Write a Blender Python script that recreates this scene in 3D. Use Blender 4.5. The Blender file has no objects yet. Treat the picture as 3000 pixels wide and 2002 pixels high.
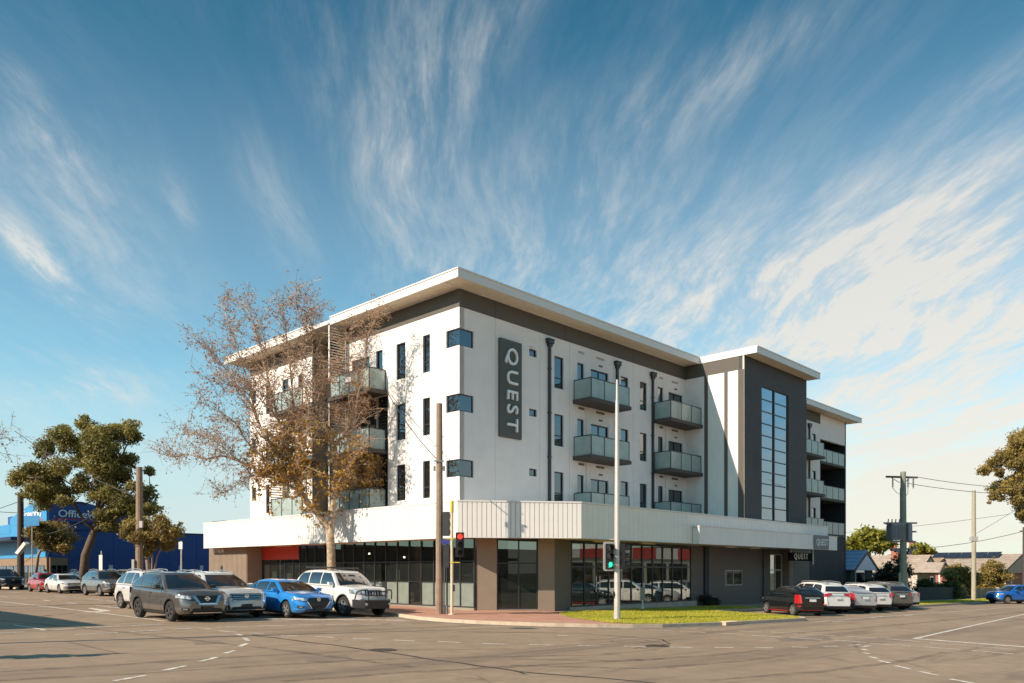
import bpy, bmesh, math, random
from mathutils import Vector, Matrix, Quaternion, noise

SC = bpy.context.scene
COL = SC.collection
PI = math.pi
R_ = math.radians

# ------------------------------------------------------------------ camera
CAMH = 1.95
cam_d = bpy.data.cameras.new('camera')
cam_d.sensor_width = 36.0
cam_d.lens = 27.98
cam_d.shift_y = 0.2240
cam_d.clip_start = 0.1
cam_d.clip_end = 6000
cam = bpy.data.objects.new('camera', cam_d)
cam.location = (0, 0, CAMH)
cam.rotation_euler = (R_(90), 0, 0)
COL.objects.link(cam)
SC.camera = cam

# ------------------------------------------------------------------ light
SUN_EL = R_(31.5)
SUN_TO = Vector((-0.825 * math.cos(SUN_EL), -0.565 * math.cos(SUN_EL), math.sin(SUN_EL))).normalized()
sd = bpy.data.lights.new('sun', 'SUN')
sd.energy = 3.1
sd.angle = R_(0.5)
sd.color = (1.0, 0.845, 0.69)
sun = bpy.data.objects.new('sun', sd)
sun.rotation_euler = (-SUN_TO).to_track_quat('-Z', 'Y').to_euler()
sun.location = (-30, -20, 40)
COL.objects.link(sun)

SC.view_settings.view_transform = 'Standard'
SC.view_settings.look = 'None'
SC.view_settings.exposure = 1.10
SC.view_settings.gamma = 1.0
SC.view_settings.use_curve_mapping = False
SC.cycles.use_denoising = True
try:
    SC.cycles.denoiser = 'OPENIMAGEDENOISE'
except Exception:
    pass
SC.cycles.max_bounces = 8
SC.cycles.transparent_max_bounces = 12
SC.cycles.caustics_reflective = False
SC.cycles.caustics_refractive = False


# ------------------------------------------------------------------ node helpers
class NT:
    def __init__(s, tree):
        s.t = tree
        s.n = tree.nodes
        s.l = tree.links

    def node(s, typ, **kw):
        nd = s.n.new(typ)
        for k, v in kw.items():
            setattr(nd, k, v)
        return nd

    def link(s, a, b):
        s.l.new(a, b)

    def val(s, sock, v):
        if hasattr(v, 'node'):
            s.l.new(v, sock)
        else:
            sock.default_value = v

    def math(s, op, a, b=None, c=None, clamp=False):
        nd = s.n.new('ShaderNodeMath')
        nd.operation = op
        nd.use_clamp = clamp
        s.val(nd.inputs[0], a)
        if b is not None:
            s.val(nd.inputs[1], b)
        if c is not None:
            s.val(nd.inputs[2], c)
        return nd.outputs[0]

    def vmath(s, op, a, b=None, scale=None):
        nd = s.n.new('ShaderNodeVectorMath')
        nd.operation = op
        s.val(nd.inputs[0], a)
        if b is not None:
            s.val(nd.inputs[1], b)
        if scale is not None:
            s.val(nd.inputs['Scale'], scale)
        return nd.outputs['Value'] if op in ('DOT_PRODUCT', 'LENGTH') else nd.outputs[0]

    def mix(s, f, a, b, mode='MIX'):
        nd = s.n.new('ShaderNodeMix')
        nd.data_type = 'RGBA'
        nd.blend_type = mode
        s.val(nd.inputs[0], f)
        s.val(nd.inputs[6], a)
        s.val(nd.inputs[7], b)
        return nd.outputs[2]

    def noise(s, vec, scale, detail=4, rough=.55, distort=0.0):
        nd = s.n.new('ShaderNodeTexNoise')
        s.l.new(vec, nd.inputs['Vector'])
        nd.inputs['Scale'].default_value = scale
        nd.inputs['Detail'].default_value = detail
        nd.inputs['Roughness'].default_value = rough
        nd.inputs['Distortion'].default_value = distort
        return nd.outputs[0]

    def ramp(s, f, stops):
        nd = s.n.new('ShaderNodeMapRange')
        nd.interpolation_type = 'SMOOTHSTEP'
        s.val(nd.inputs[0], f)
        nd.inputs[1].default_value, nd.inputs[2].default_value = stops[0], stops[1]
        nd.inputs[3].default_value, nd.inputs[4].default_value = stops[2], stops[3]
        return nd.outputs[0]


def c4(c):
    return (c[0], c[1], c[2], 1.0)


# ------------------------------------------------------------------ sky
world = bpy.data.worlds.new('World')
SC.world = world
world.use_nodes = True
world.cycles.sampling_method = 'MANUAL'
world.cycles.sample_map_resolution = 512
W = NT(world.node_tree)
W.n.clear()
wout = W.node('ShaderNodeOutputWorld')
bg = W.node('ShaderNodeBackground')
bg.inputs[1].default_value = 0.115
sky = W.node('ShaderNodeTexSky')
sky.sky_type = 'NISHITA'
sky.sun_disc = False
sky.sun_elevation = SUN_EL
sky.sun_rotation = math.atan2(SUN_TO.x, SUN_TO.y)
sky.altitude = 0
sky.air_density = 1.0
sky.dust_density = 0.6
sky.ozone_density = 1.6
tc = W.node('ShaderNodeTexCoord')
dirv = tc.outputs['Generated']
sep = W.node('ShaderNodeSeparateXYZ')
W.link(dirv, sep.inputs[0])
dz = W.math('MAXIMUM', sep.outputs[2], 0.02)
den = W.math('ADD', dz, 0.10)
cx_ = W.math('DIVIDE', sep.outputs[0], den)
cy_ = W.math('DIVIDE', sep.outputs[1], den)
# cirrus live on a high flat layer: streaks run away from the viewer, slightly to the left
ANG = R_(4)
sx = W.math('ADD', W.math('MULTIPLY', cx_, math.cos(ANG)), W.math('MULTIPLY', cy_, math.sin(ANG)))
sy = W.math('SUBTRACT', W.math('MULTIPLY', cy_, math.cos(ANG)), W.math('MULTIPLY', cx_, math.sin(ANG)))
comb = W.node('ShaderNodeCombineXYZ')
W.link(sx, comb.inputs[0]); W.link(sy, comb.inputs[1])
plane = comb.outputs[0]
warp = W.node('ShaderNodeTexNoise')
W.link(plane, warp.inputs['Vector'])
warp.inputs['Scale'].default_value = 0.55
warp.inputs['Detail'].default_value = 2
wv = W.vmath('SCALE', W.vmath('SUBTRACT', warp.outputs['Color'], (0.5, 0.5, 0.5)), scale=0.7)
pw = W.vmath('ADD', plane, wv)
streak = W.noise(W.vmath('MULTIPLY', pw, (3.4, 0.8, 1)), 1.0, 6, .62)
fine = W.noise(W.vmath('MULTIPLY', pw, (10.0, 2.0, 1)), 1.0, 5, .68)
broad = W.noise(W.vmath('ADD', plane, (3.7, 1.9, 0)), .55, 2, .5)
curl = W.noise(W.vmath('MULTIPLY', pw, (26.0, 7.0, 1)), 1.0, 4, .7)
tex = W.math('ADD', W.math('ADD', W.math('MULTIPLY', streak, .42), W.math('MULTIPLY', fine, .38)), W.math('MULTIPLY', curl, .20))


def PXDIR(px, py):
    return Vector(((px - 1500) / 2332, 1.0, (1673 - py) / 2332)).normalized()


def blob(pa, pb, width, amp):
    """an elongated patch of cloud between two directions of the sky"""
    a, b = PXDIR(*pa), PXDIR(*pb)
    c = (a + b).normalized()
    t = (b - a)
    ln = t.length / 2
    t = t.normalized()
    n = c.cross(t).normalized()
    e1 = W.math('DIVIDE', W.vmath('DOT_PRODUCT', W.vmath('SUBTRACT', wdir, tuple(c)), tuple(t)), ln)
    e2 = W.math('DIVIDE', W.vmath('DOT_PRODUCT', wdir, tuple(n)), width)
    r2 = W.math('ADD', W.math('MULTIPLY', e1, e1), W.math('MULTIPLY', e2, e2))
    g = W.math('EXPONENT', W.math('MULTIPLY', r2, -1.0))
    front = W.math('GREATER_THAN', W.vmath('DOT_PRODUCT', dirv, tuple(c)), 0.2)
    return W.math('MULTIPLY', W.math('MULTIPLY', g, front), amp)


wdir = W.vmath('ADD', dirv, W.vmath('SCALE', wv, scale=0.06))
D = 1.2766
masks = [
    blob((1640 * D, 850 * D), (2660 * D, 390 * D), .105, 1.15),
    blob((1300 * D, 870 * D), (2050 * D, 640 * D), .085, .80),
    blob((1900 * D, 1010 * D), (2700 * D, 860 * D), .10, .50),
    blob((900 * D, 600 * D), (1020 * D, -80 * D), .055, .62),
    blob((1060 * D, 200 * D), (1250 * D, -100 * D), .022, .34),
    blob((-40 * D, 470 * D), (215 * D, 720 * D), .014, 1.0),
    blob((-100 * D, 60 * D), (330 * D, 700 * D), .060, .40),
    blob((1380 * D, 330 * D), (1900 * D, 30 * D), .028, .42),
    blob((1000 * D, 760 * D), (1560 * D, 420 * D), .115, .58),
    blob((-200 * D, 950 * D), (420 * D, 850 * D), .030, .36),
    blob((2160 * D, 260 * D), (2560 * D, 40 * D), .024, .20),
    blob((385 * D, 400 * D), (430 * D, 510 * D), .012, .40),
    blob((0 * D, 150 * D), (180 * D, 420 * D), .016, .45),
    blob((40 * D, 800 * D), (360 * D, 930 * D), .014, .45),
    blob((560 * D, 330 * D), (700 * D, 620 * D), .030, .30),
    blob((690 * D, 60 * D), (840 * D, 420 * D), .035, .26),
    blob((930 * D, 580 * D), (1060 * D, 650 * D), .007, .30),
]
msum = masks[0]
for m_ in masks[1:]:
    msum = W.math('ADD', msum, m_)
base_c = W.math('MULTIPLY', W.ramp(broad, (.46, .74, 0.0, .12)), 1.0)
cov = W.math('ADD', msum, base_c)
dens = W.math('ADD', W.math('MULTIPLY', cov, W.ramp(tex, (.40, .70, .12, 1.45))), W.math('MULTIPLY', W.math('ADD', masks[0], masks[2]), .24))
low = W.ramp(sep.outputs[2], (.05, .25, 1.0, 0.0))
veil = W.math('MULTIPLY', W.ramp(sep.outputs[2], (.34, .60, .17, 0.0)), W.ramp(broad, (.25, .65, .45, 1.0)))
dens = W.math('ADD', dens, veil)
dens = W.math('ADD', dens, W.math('MULTIPLY', low, .78), clamp=True)
dens = W.math('MULTIPLY', dens, .93)
el = W.ramp(sep.outputs[2], (.15, .64, 0.0, 1.0))
tcol = W.mix(el, (.40, .76, .73, 1), (.085, .395, .415, 1))
tint = W.mix(1.0, sky.outputs[0], tcol, 'MULTIPLY')
# sunlit ice cloud: a little warmer towards the horizon
hazec = W.mix(W.ramp(sep.outputs[0], (-.5, .45, 0.0, 1.0)), (2.75, 3.15, 3.2, 1), (3.75, 3.48, 3.05, 1))
ccol = W.mix(W.ramp(sep.outputs[2], (.05, .50, 0.0, 1.0)), hazec, (3.1, 3.08, 2.96, 1))
final = W.mix(dens, tint, ccol)
W.link(final, bg.inputs[0])
W.link(bg.outputs[0], wout.inputs[0])


# ------------------------------------------------------------------ materials
MATS = {}


def mat(name, col, rough=.6, metal=0.0, var=.12, vscale=3.0, bump=0.0, bscale=40.0, spec=.5, coat=0.0, col2=None, vs2=None, dirt=0.0):
    """painted / natural surface: colour varies with two noises, optional fine relief"""
    if name in MATS:
        return MATS[name]
    m = bpy.data.materials.new(name)
    m.use_nodes = True
    T = NT(m.node_tree)
    b = T.n['Principled BSDF']
    co = T.node('ShaderNodeTexCoord').outputs['Object']
    n1 = T.noise(co, vscale, 6, .6)
    n2 = T.noise(co, vs2 or vscale * .17, 3, .5)
    dark = tuple(c * (1 - var) for c in col)
    lite = tuple(min(1, c * (1 + var)) for c in col)
    a = T.mix(T.ramp(n1, (.3, .7, 0, 1)), c4(dark), c4(lite))
    if col2 is not None:
        a = T.mix(T.ramp(n2, (.42, .62, 0, 1)), a, c4(col2))
    else:
        a = T.mix(T.ramp(n2, (.3, .7, 0, .5)), a, c4(tuple(c * (1 - var * .8) for c in col)))
    if dirt:
        st = T.noise(T.vmath('MULTIPLY', co, (9, 9, .35)), 1.0, 6, .65)
        a = T.mix(T.ramp(st, (.52, .75, 0, dirt)), a, c4((.18, .15, .12)))
    T.link(a, b.inputs['Base Color'])
    b.inputs['Roughness'].default_value = rough
    T.val(b.inputs['Roughness'], T.ramp(n1, (.2, .8, max(0.02, rough - .08), min(1, rough + .08))))
    b.inputs['Metallic'].default_value = metal
    b.inputs['Specular IOR Level'].default_value = spec
    b.inputs['Coat Weight'].default_value = coat
    b.inputs['Coat Roughness'].default_value = .05
    if bump:
        bn = T.node('ShaderNodeBump')
        bn.inputs['Strength'].default_value = bump
        bn.inputs['Distance'].default_value = .02
        T.link(T.noise(co, bscale, 5, .6), bn.inputs['Height'])
        T.link(bn.outputs[0], b.inputs['Normal'])
    MATS[name] = m
    return m


def emit(name, col, strength):
    if name in MATS:
        return MATS[name]
    m = bpy.data.materials.new(name)
    m.use_nodes = True
    T = NT(m.node_tree)
    b = T.n['Principled BSDF']
    b.inputs['Base Color'].default_value = c4(tuple(min(1, c * .5) for c in col))
    b.inputs['Emission Color'].default_value = c4(col)
    b.inputs['Emission Strength'].default_value = strength
    MATS[name] = m
    return m


def glassmat(name, tint, trans, rough=.02, gloss=(.9, .93, .95), f0=.06, wav=.0):
    """window glass: a tinted clear part and a mirror part that grows towards grazing angles"""
    if name in MATS:
        return MATS[name]
    m = bpy.data.materials.new(name)
    m.use_nodes = True
    T = NT(m.node_tree)
    T.n.clear()
    out = T.node('ShaderNodeOutputMaterial')
    tr = T.node('ShaderNodeBsdfTransparent')
    tr.inputs[0].default_value = c4(tuple(t * trans for t in tint))
    df = T.node('ShaderNodeBsdfDiffuse')
    df.inputs[0].default_value = c4(tuple(t * .022 for t in tint))
    ad = T.node('ShaderNodeAddShader')
    T.link(tr.outputs[0], ad.inputs[0]); T.link(df.outputs[0], ad.inputs[1])
    gl = T.node('ShaderNodeBsdfGlossy')
    gl.inputs['Color'].default_value = c4(gloss)
    gl.inputs['Roughness'].default_value = rough
    co = T.node('ShaderNodeTexCoord').outputs['Object']
    if wav:
        bn = T.node('ShaderNodeBump')
        bn.inputs['Strength'].default_value = wav
        bn.inputs['Distance'].default_value = .05
        T.link(T.noise(co, .7, 2, .4), bn.inputs['Height'])
        T.link(bn.outputs[0], gl.inputs['Normal'])
    lw = T.node('ShaderNodeLayerWeight')
    lw.inputs[0].default_value = .5
    f = T.math('ADD', T.math('MULTIPLY', T.math('POWER', lw.outputs['Facing'], 3.2), 1 - f0), f0)
    mx = T.node('ShaderNodeMixShader')
    T.link(f, mx.inputs[0])
    T.link(ad.outputs[0], mx.inputs[1])
    T.link(gl.outputs[0], mx.inputs[2])
    T.link(mx.outputs[0], out.inputs[0])
    MATS[name] = m
    return m


def frosted(name, col, clear=.2, rough=.35):
    if name in MATS:
        return MATS[name]
    m = bpy.data.materials.new(name)
    m.use_nodes = True
    T = NT(m.node_tree)
    b = T.n['Principled BSDF']
    out = T.n['Material Output']
    co = T.node('ShaderNodeTexCoord').outputs['Object']
    a = T.mix(T.ramp(T.noise(co, 2.0, 4, .6), (.3, .7, 0, 1)), c4(tuple(c * .85 for c in col)), c4(col))
    T.link(a, b.inputs['Base Color'])
    b.inputs['Roughness'].default_value = rough
    b.inputs['Coat Weight'].default_value = .8
    b.inputs['Coat Roughness'].default_value = .06
    tl = T.node('ShaderNodeBsdfTranslucent')
    T.link(a, tl.inputs[0])
    mx0 = T.node('ShaderNodeMixShader')
    mx0.inputs[0].default_value = .35
    T.link(b.outputs[0], mx0.inputs[1]); T.link(tl.outputs[0], mx0.inputs[2])
    tr = T.node('ShaderNodeBsdfTransparent')
    tr.inputs[0].default_value = (.75, .85, .84, 1)
    mx = T.node('ShaderNodeMixShader')
    mx.inputs[0].default_value = clear
    T.link(mx0.outputs[0], mx.inputs[1]); T.link(tr.outputs[0], mx.inputs[2])
    T.link(mx.outputs[0], out.inputs[0])
    MATS[name] = m
    return m


def leafmat(name, c1, c2, c3, trans=.35, rough=.55):
    """foliage: every leaf carries its own value in the attribute 'tone'"""
    if name in MATS:
        return MATS[name]
    m = bpy.data.materials.new(name)
    m.use_nodes = True
    T = NT(m.node_tree)
    b = T.n['Principled BSDF']
    out = T.n['Material Output']
    at = T.node('ShaderNodeAttribute')
    at.attribute_name = 'tone'
    f = at.outputs['Fac']
    a = T.mix(T.ramp(f, (0, .5, 0, 1)), c4(c1), c4(c2))
    a = T.mix(T.ramp(f, (.55, 1.0, 0, 1)), a, c4(c3))
    T.link(a, b.inputs['Base Color'])
    b.inputs['Roughness'].default_value = rough
    tl = T.node('ShaderNodeBsdfTranslucent')
    T.link(a, tl.inputs[0])
    mx = T.node('ShaderNodeMixShader')
    mx.inputs[0].default_value = trans
    T.link(b.outputs[0], mx.inputs[1]); T.link(tl.outputs[0], mx.inputs[2])
    T.link(mx.outputs[0], out.inputs[0])
    MATS[name] = m
    return m


# ------------------------------------------------------------------ mesh builder
class MB:
    def __init__(s):
        s.v, s.f, s.m, s.tone = [], [], [], None

    def add(s, vs, fs, m=0):
        o = len(s.v)
        s.v.extend([tuple(p) for p in vs])
        for f in fs:
            s.f.append(tuple(i + o for i in f))
            s.m.append(m)
        return s

    def hexa(s, p, m=0):
        return s.add(p, [(0, 3, 2, 1), (4, 5, 6, 7), (0, 1, 5, 4), (1, 2, 6, 5), (2, 3, 7, 6), (3, 0, 4, 7)], m)

    def box(s, x0, x1, y0, y1, z0, z1, m=0):
        return s.hexa([(x0, y0, z0), (x1, y0, z0), (x1, y1, z0), (x0, y1, z0), (x0, y0, z1), (x1, y0, z1), (x1, y1, z1), (x0, y1, z1)], m)

    def prism(s, poly, z0, z1, m=0):
        n = len(poly)
        vs = [(p[0], p[1], z0) for p in poly] + [(p[0], p[1], z1) for p in poly]
        fs = [tuple(range(n - 1, -1, -1)), tuple(range(n, 2 * n))] + [(i, (i + 1) % n, n + (i + 1) % n, n + i) for i in range(n)]
        return s.add(vs, fs, m)

    def extr(s, pts, vec, m=0):
        """polygon of 3-D points extruded along vec"""
        n = len(pts)
        v = Vector(vec)
        vs = [tuple(p) for p in pts] + [tuple(Vector(p) + v) for p in pts]
        fs = [tuple(range(n - 1, -1, -1)), tuple(range(n, 2 * n))] + [(i, (i + 1) % n, n + (i + 1) % n, n + i) for i in range(n)]
        return s.add(vs, fs, m)

    def tube(s, pts, rad, n=8, m=0, caps=True):
        pts = [Vector(p) for p in pts]
        if not isinstance(rad, (list, tuple)):
            rad = [rad] * len(pts)
        o = len(s.v)
        up = None
        for i, p in enumerate(pts):
            if i == 0:
                d = pts[1] - pts[0]
            elif i == len(pts) - 1:
                d = pts[-1] - pts[-2]
            else:
                d = pts[i + 1] - pts[i - 1]
            if d.length < 1e-9:
                d = Vector((0, 0, 1))
            d.normalize()
            if up is None:
                up = Vector((1, 0, 0)) if abs(d.x) < .8 else Vector((0, 1, 0))
            a = (up - d * up.dot(d))
            if a.length < 1e-6:
                a = d.orthogonal()
            a.normalize()
            up = a
            b = d.cross(a)
            for k in range(n):
                t = 2 * PI * k / n
                s.v.append(tuple(p + a * (math.cos(t) * rad[i]) + b * (math.sin(t) * rad[i])))
        for i in range(len(pts) - 1):
            for k in range(n):
                a0 = o + i * n + k
                a1 = o + i * n + (k + 1) % n
                s.f.append((a0, a1, a1 + n, a0 + n)); s.m.append(m)
        if caps:
            s.f.append(tuple(o + k for k in range(n - 1, -1, -1))); s.m.append(m)
            e = o + (len(pts) - 1) * n
            s.f.append(tuple(e + k for k in range(n))); s.m.append(m)
        return s

    def cyl(s, p0, p1, r, n=12, m=0, r2=None):
        return s.tube([p0, p1], [r, r if r2 is None else r2], n, m)

    def grid(s, fn, nu, nv, m=0):
        o = len(s.v)
        for j in range(nv + 1):
            for i in range(nu + 1):
                s.v.append(tuple(fn(i / nu, j / nv)))
        for j in range(nv):
            for i in range(nu):
                a = o + j * (nu + 1) + i
                s.f.append((a, a + 1, a + nu + 2, a + nu + 1)); s.m.append(m)
        return s

    def mesh(s, name, mats, smooth=False, recalc=True):
        me = bpy.data.meshes.new(name)
        me.from_pydata(s.v, [], s.f)
        if not isinstance(mats, (list, tuple)):
            mats = [mats]
        for m in mats:
            me.materials.append(m)
        if len(mats) > 1:
            me.polygons.foreach_set('material_index', s.m)
        if smooth:
            me.polygons.foreach_set('use_smooth', [True] * len(me.polygons))
        if recalc:
            bm = bmesh.new(); bm.from_mesh(me)
            bmesh.ops.recalc_face_normals(bm, faces=bm.faces)
            bm.to_mesh(me); bm.free()
        if s.tone is not None:
            at = me.attributes.new('tone', 'FLOAT', 'FACE')
            at.data.foreach_set('value', s.tone)
        me.update()
        return me

    def build(s, name, mats, parent=None, loc=None, smooth=False, recalc=True, **props):
        ob = bpy.data.objects.new(name, s.mesh(name, mats, smooth, recalc))
        COL.objects.link(ob)
        if parent is not None:
            ob.parent = parent
        if loc is not None:
            ob.location = loc
        for k, v in props.items():
            ob[k] = v
        return ob


def smooth_angle(ob, ang=35):
    me = ob.data
    me.polygons.foreach_set('use_smooth', [True] * len(me.polygons))
    try:
        me.set_sharp_from_angle(angle=R_(ang))
    except Exception:
        pass
    return ob


def thing(name, label, cat, loc=(0, 0, 0), rz=0.0, group=None, rx=0, ry=0):
    o = bpy.data.objects.new(name, None)
    o.empty_display_size = .3
    COL.objects.link(o)
    o.location = loc
    o.rotation_euler = (rx, ry, rz)
    o['label'] = label
    o['category'] = cat
    if group:
        o['group'] = group
    return o


def tag(o, label, cat, group=None):
    o['label'] = label
    o['category'] = cat
    if group:
        o['group'] = group
    return o


def inst(mesh, name, parent, loc=(0, 0, 0), rot=(0, 0, 0), scale=None):
    o = bpy.data.objects.new(name, mesh)
    COL.objects.link(o)
    if parent is not None:
        o.parent = parent
    o.location = loc
    o.rotation_euler = rot
    if scale:
        o.scale = scale
    return o


def text_mesh(txt, size, depth, spacing=1.0, align='CENTER', bold=0.0):
    cu = bpy.data.curves.new('lettering', 'FONT')
    cu.body = txt
    cu.size = size
    cu.extrude = depth
    cu.offset = bold
    cu.space_character = spacing
    cu.align_x = align
    cu.align_y = 'CENTER'
    cu.resolution_u = 3
    ob = bpy.data.objects.new('lettering', cu)
    COL.objects.link(ob)
    dg = bpy.context.evaluated_depsgraph_get()
    me = bpy.data.meshes.new_from_object(ob.evaluated_get(dg))
    bpy.data.objects.remove(ob)
    bpy.data.curves.remove(cu)
    return me


def text(txt, name, size, depth, m, parent, mtx, spacing=1.0, bold=0.0, stretch=1.0):
    """letters standing on a surface: mtx maps letter plane (x right, y up, z out) to the parent's space"""
    me = text_mesh(txt, size, depth, spacing, bold=bold)
    me.materials.clear()
    me.materials.append(m)
    me.transform(mtx @ Matrix.Diagonal((stretch, 1, 1, 1)))
    o = bpy.data.objects.new(name, me)
    COL.objects.link(o)
    o.parent = parent
    return o


def frame_mtx(org, ax, ay):
    ax, ay = Vector(ax).normalized(), Vector(ay).normalized()
    az = ax.cross(ay)
    M = Matrix.Identity(4)
    for i in range(3):
        M[i][0], M[i][1], M[i][2], M[i][3] = ax[i], ay[i], az[i], org[i]
    return M


# ------------------------------------------------------------------ place: street frame and ground
UX, UY = 0.68950005, 0.72428564          # along the side street (right)
VX, VY = -UY, UX                         # along the main street (left, away)
C0 = Vector((-2.437, 36.9, 0.0))         # corner of the hotel's upper walls
UROT = math.atan2(UY, UX)


def G(x, y=0):
    """height of the road: the whole crossing falls gently to the right"""
    if x < -10:
        return .2 + .13 * (1 - math.exp((x + 10) * .02 / .13))
    if x > 40:
        return -.8 - .4 * (1 - math.exp(-(x - 40) * .02 / .4))
    return -.02 * x


def UV(u, v, z=0.0):
    return Vector((C0.x + u * UX + v * VX, C0.y + u * UY + v * VY, z))


def UVG(u, v, h=0.0):
    p = UV(u, v)
    p.z = G(p.x) + h
    return p


def GP(px, py, h=0.0):
    """point of the ground that the photograph shows at a pixel (of 3000 x 2002)"""
    dx, dz_ = (px - 1500) / 2332, (1673 - py) / 2332
    t = 30.0
    for _ in range(40):
        z = G(dx * t) + h
        t = .5 * t + .5 * max(3, (z - CAMH) / dz_)
    return Vector((dx * t, t, G(dx * t) + h))


def sheet(name, poly, h, m, step=3.0, kind='structure', parent=None, z_of=None):
    """flat polygon laid on the sloping ground"""
    bm = bmesh.new()
    vs = [bm.verts.new((p[0], p[1], 0)) for p in poly]
    bm.faces.new(vs)
    xs = [p[0] for p in poly]
    x = math.floor(min(xs) / step) * step
    if max(xs) - min(xs) > 400:
        cuts = list(range(-60, 120, 4))
    else:
        cuts = []
        while x < max(xs):
            cuts.append(x); x += step
    for cx in cuts:
        bmesh.ops.bisect_plane(bm, geom=bm.verts[:] + bm.edges[:] + bm.faces[:], plane_co=(cx, 0, 0), plane_no=(1, 0, 0))
    bmesh.ops.triangulate(bm, faces=bm.faces)
    for v in bm.verts:
        v.co.z = G(v.co.x) + h
    bmesh.ops.recalc_face_normals(bm, faces=bm.faces)
    if bm.faces and sum(f.normal.z for f in bm.faces) < 0:
        bmesh.ops.reverse_faces(bm, faces=bm.faces)
    me = bpy.data.meshes.new(name)
    bm.to_mesh(me); bm.free()
    me.materials.append(m)
    o = bpy.data.objects.new(name, me)
    COL.objects.link(o)
    if parent is not None:
        o.parent = parent
    elif kind:
        o['kind'] = kind
    return o


def block(name, poly, h0, h1, m, kind='structure', parent=None):
    """raised slab on the sloping ground (kerbs, islands): top sheet and sides"""
    bm = bmesh.new()
    vs = [bm.verts.new((p[0], p[1], 0)) for p in poly]
    f = bm.faces.new(vs)
    if f.normal.z < 0 or True:
        pass
    xs = [p[0] for p in poly]
    x = math.floor(min(xs) / 3) * 3
    while x < min(max(xs), 150):
        if x > -110:
            bmesh.ops.bisect_plane(bm, geom=bm.verts[:] + bm.edges[:] + bm.faces[:], plane_co=(x, 0, 0), plane_no=(1, 0, 0))
        x += 3
    r = bmesh.ops.extrude_face_region(bm, geom=bm.faces[:])
    top = [e for e in r['geom'] if isinstance(e, bmesh.types.BMVert)]
    ts = set(top)
    for v in bm.verts:
        v.co.z = G(v.co.x) + (h1 if v in ts else h0)
    bmesh.ops.triangulate(bm, faces=bm.faces)
    bmesh.ops.recalc_face_normals(bm, faces=bm.faces)
    me = bpy.data.meshes.new(name)
    bm.to_mesh(me); bm.free()
    me.materials.append(m)
    o = bpy.data.objects.new(name, me)
    COL.objects.link(o)
    if parent is not None:
        o.parent = parent
    elif kind:
        o['kind'] = kind
    return o


def asphalt():
    m = bpy.data.materials.new('asphalt')
    m.use_nodes = True
    T = NT(m.node_tree)
    b = T.n['Principled BSDF']
    co = T.node('ShaderNodeTexCoord').outputs['Object']
    rot = T.node('ShaderNodeVectorRotate')
    rot.rotation_type = 'Z_AXIS'
    T.link(co, rot.inputs['Vector'])
    rot.inputs['Angle'].default_value = -UROT
    uvp = rot.outputs[0]
    agg = T.noise(co, 70, 3, .7)
    mid = T.noise(co, 1.6, 6, .65)
    big = T.noise(co, .13, 4, .55)
    a = T.mix(T.ramp(big, (.3, .7, 0, 1)), (.360, .252, .166, 1), (.475, .338, .225, 1))
    a = T.mix(T.ramp(mid, (.25, .8, 0, .55)), a, (.235, .170, .118, 1))
    # tyre-polished lanes along both streets
    la = T.noise(T.vmath('MULTIPLY', uvp, (.03, .62, 1)), 1.0, 5, .6)
    lb = T.noise(T.vmath('MULTIPLY', uvp, (.62, .03, 1)), 1.0, 5, .6)
    a = T.mix(T.ramp(la, (.50, .66, 0, .55)), a, (.190, .140, .100, 1))
    a = T.mix(T.ramp(lb, (.52, .70, 0, .45)), a, (.430, .318, .222, 1))
    # dark swept turning marks: warped bands
    wv_ = T.vmath('ADD', uvp, T.vmath('SCALE', T.n.new('ShaderNodeTexNoise').outputs['Color'], scale=0.0))
    wt = T.noise(T.vmath('MULTIPLY', T.vmath('ADD', wv_, (7, 3, 0)), (.10, .9, 1)), 1.0, 3, .5, 1.2)
    a = T.mix(T.ramp(wt, (.58, .66, 0, .45)), a, (.115, .090, .068, 1))
    # cracks
    vo = T.node('ShaderNodeTexVoronoi')
    vo.feature = 'DISTANCE_TO_EDGE'
    T.link(T.vmath('ADD', co, T.vmath('SCALE', T.node('ShaderNodeCombineXYZ').outputs[0], scale=1.0)), vo.inputs['Vector'])
    vo.inputs['Scale'].default_value = .22
    ck = T.math('MULTIPLY', T.ramp(vo.outputs['Distance'], (0.0, .010, 1, 0)), T.ramp(big, (.5, .62, 0, .7)))
    a = T.mix(ck, a, (.028, .026, .025, 1))
    grit = T.noise(co, 240, 2, .8)
    a = T.mix(T.ramp(grit, (.40, .62, 0, .35)), a, (.12, .09, .065, 1))
    st_n = T.noise(T.vmath('ADD', co, (13, 5, 0)), .9, 3, .5)
    a = T.mix(T.ramp(st_n, (.66, .74, 0, .45)), a, (.13, .10, .075, 1))
    a = T.mix(T.ramp(agg, (.35, .7, 0, .5)), a, T.mix(.5, a, (.32, .24, .17, 1)))
    T.link(a, b.inputs['Base Color'])
    T.val(b.inputs['Roughness'], T.ramp(mid, (.2, .8, .62, .9)))
    b.inputs['Specular IOR Level'].default_value = .35
    bn = T.node('ShaderNodeBump')
    bn.inputs['Strength'].default_value = .35
    bn.inputs['Distance'].default_value = .01
    T.link(agg, bn.inputs['Height'])
    T.link(bn.outputs[0], b.inputs['Normal'])
    return m


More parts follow.
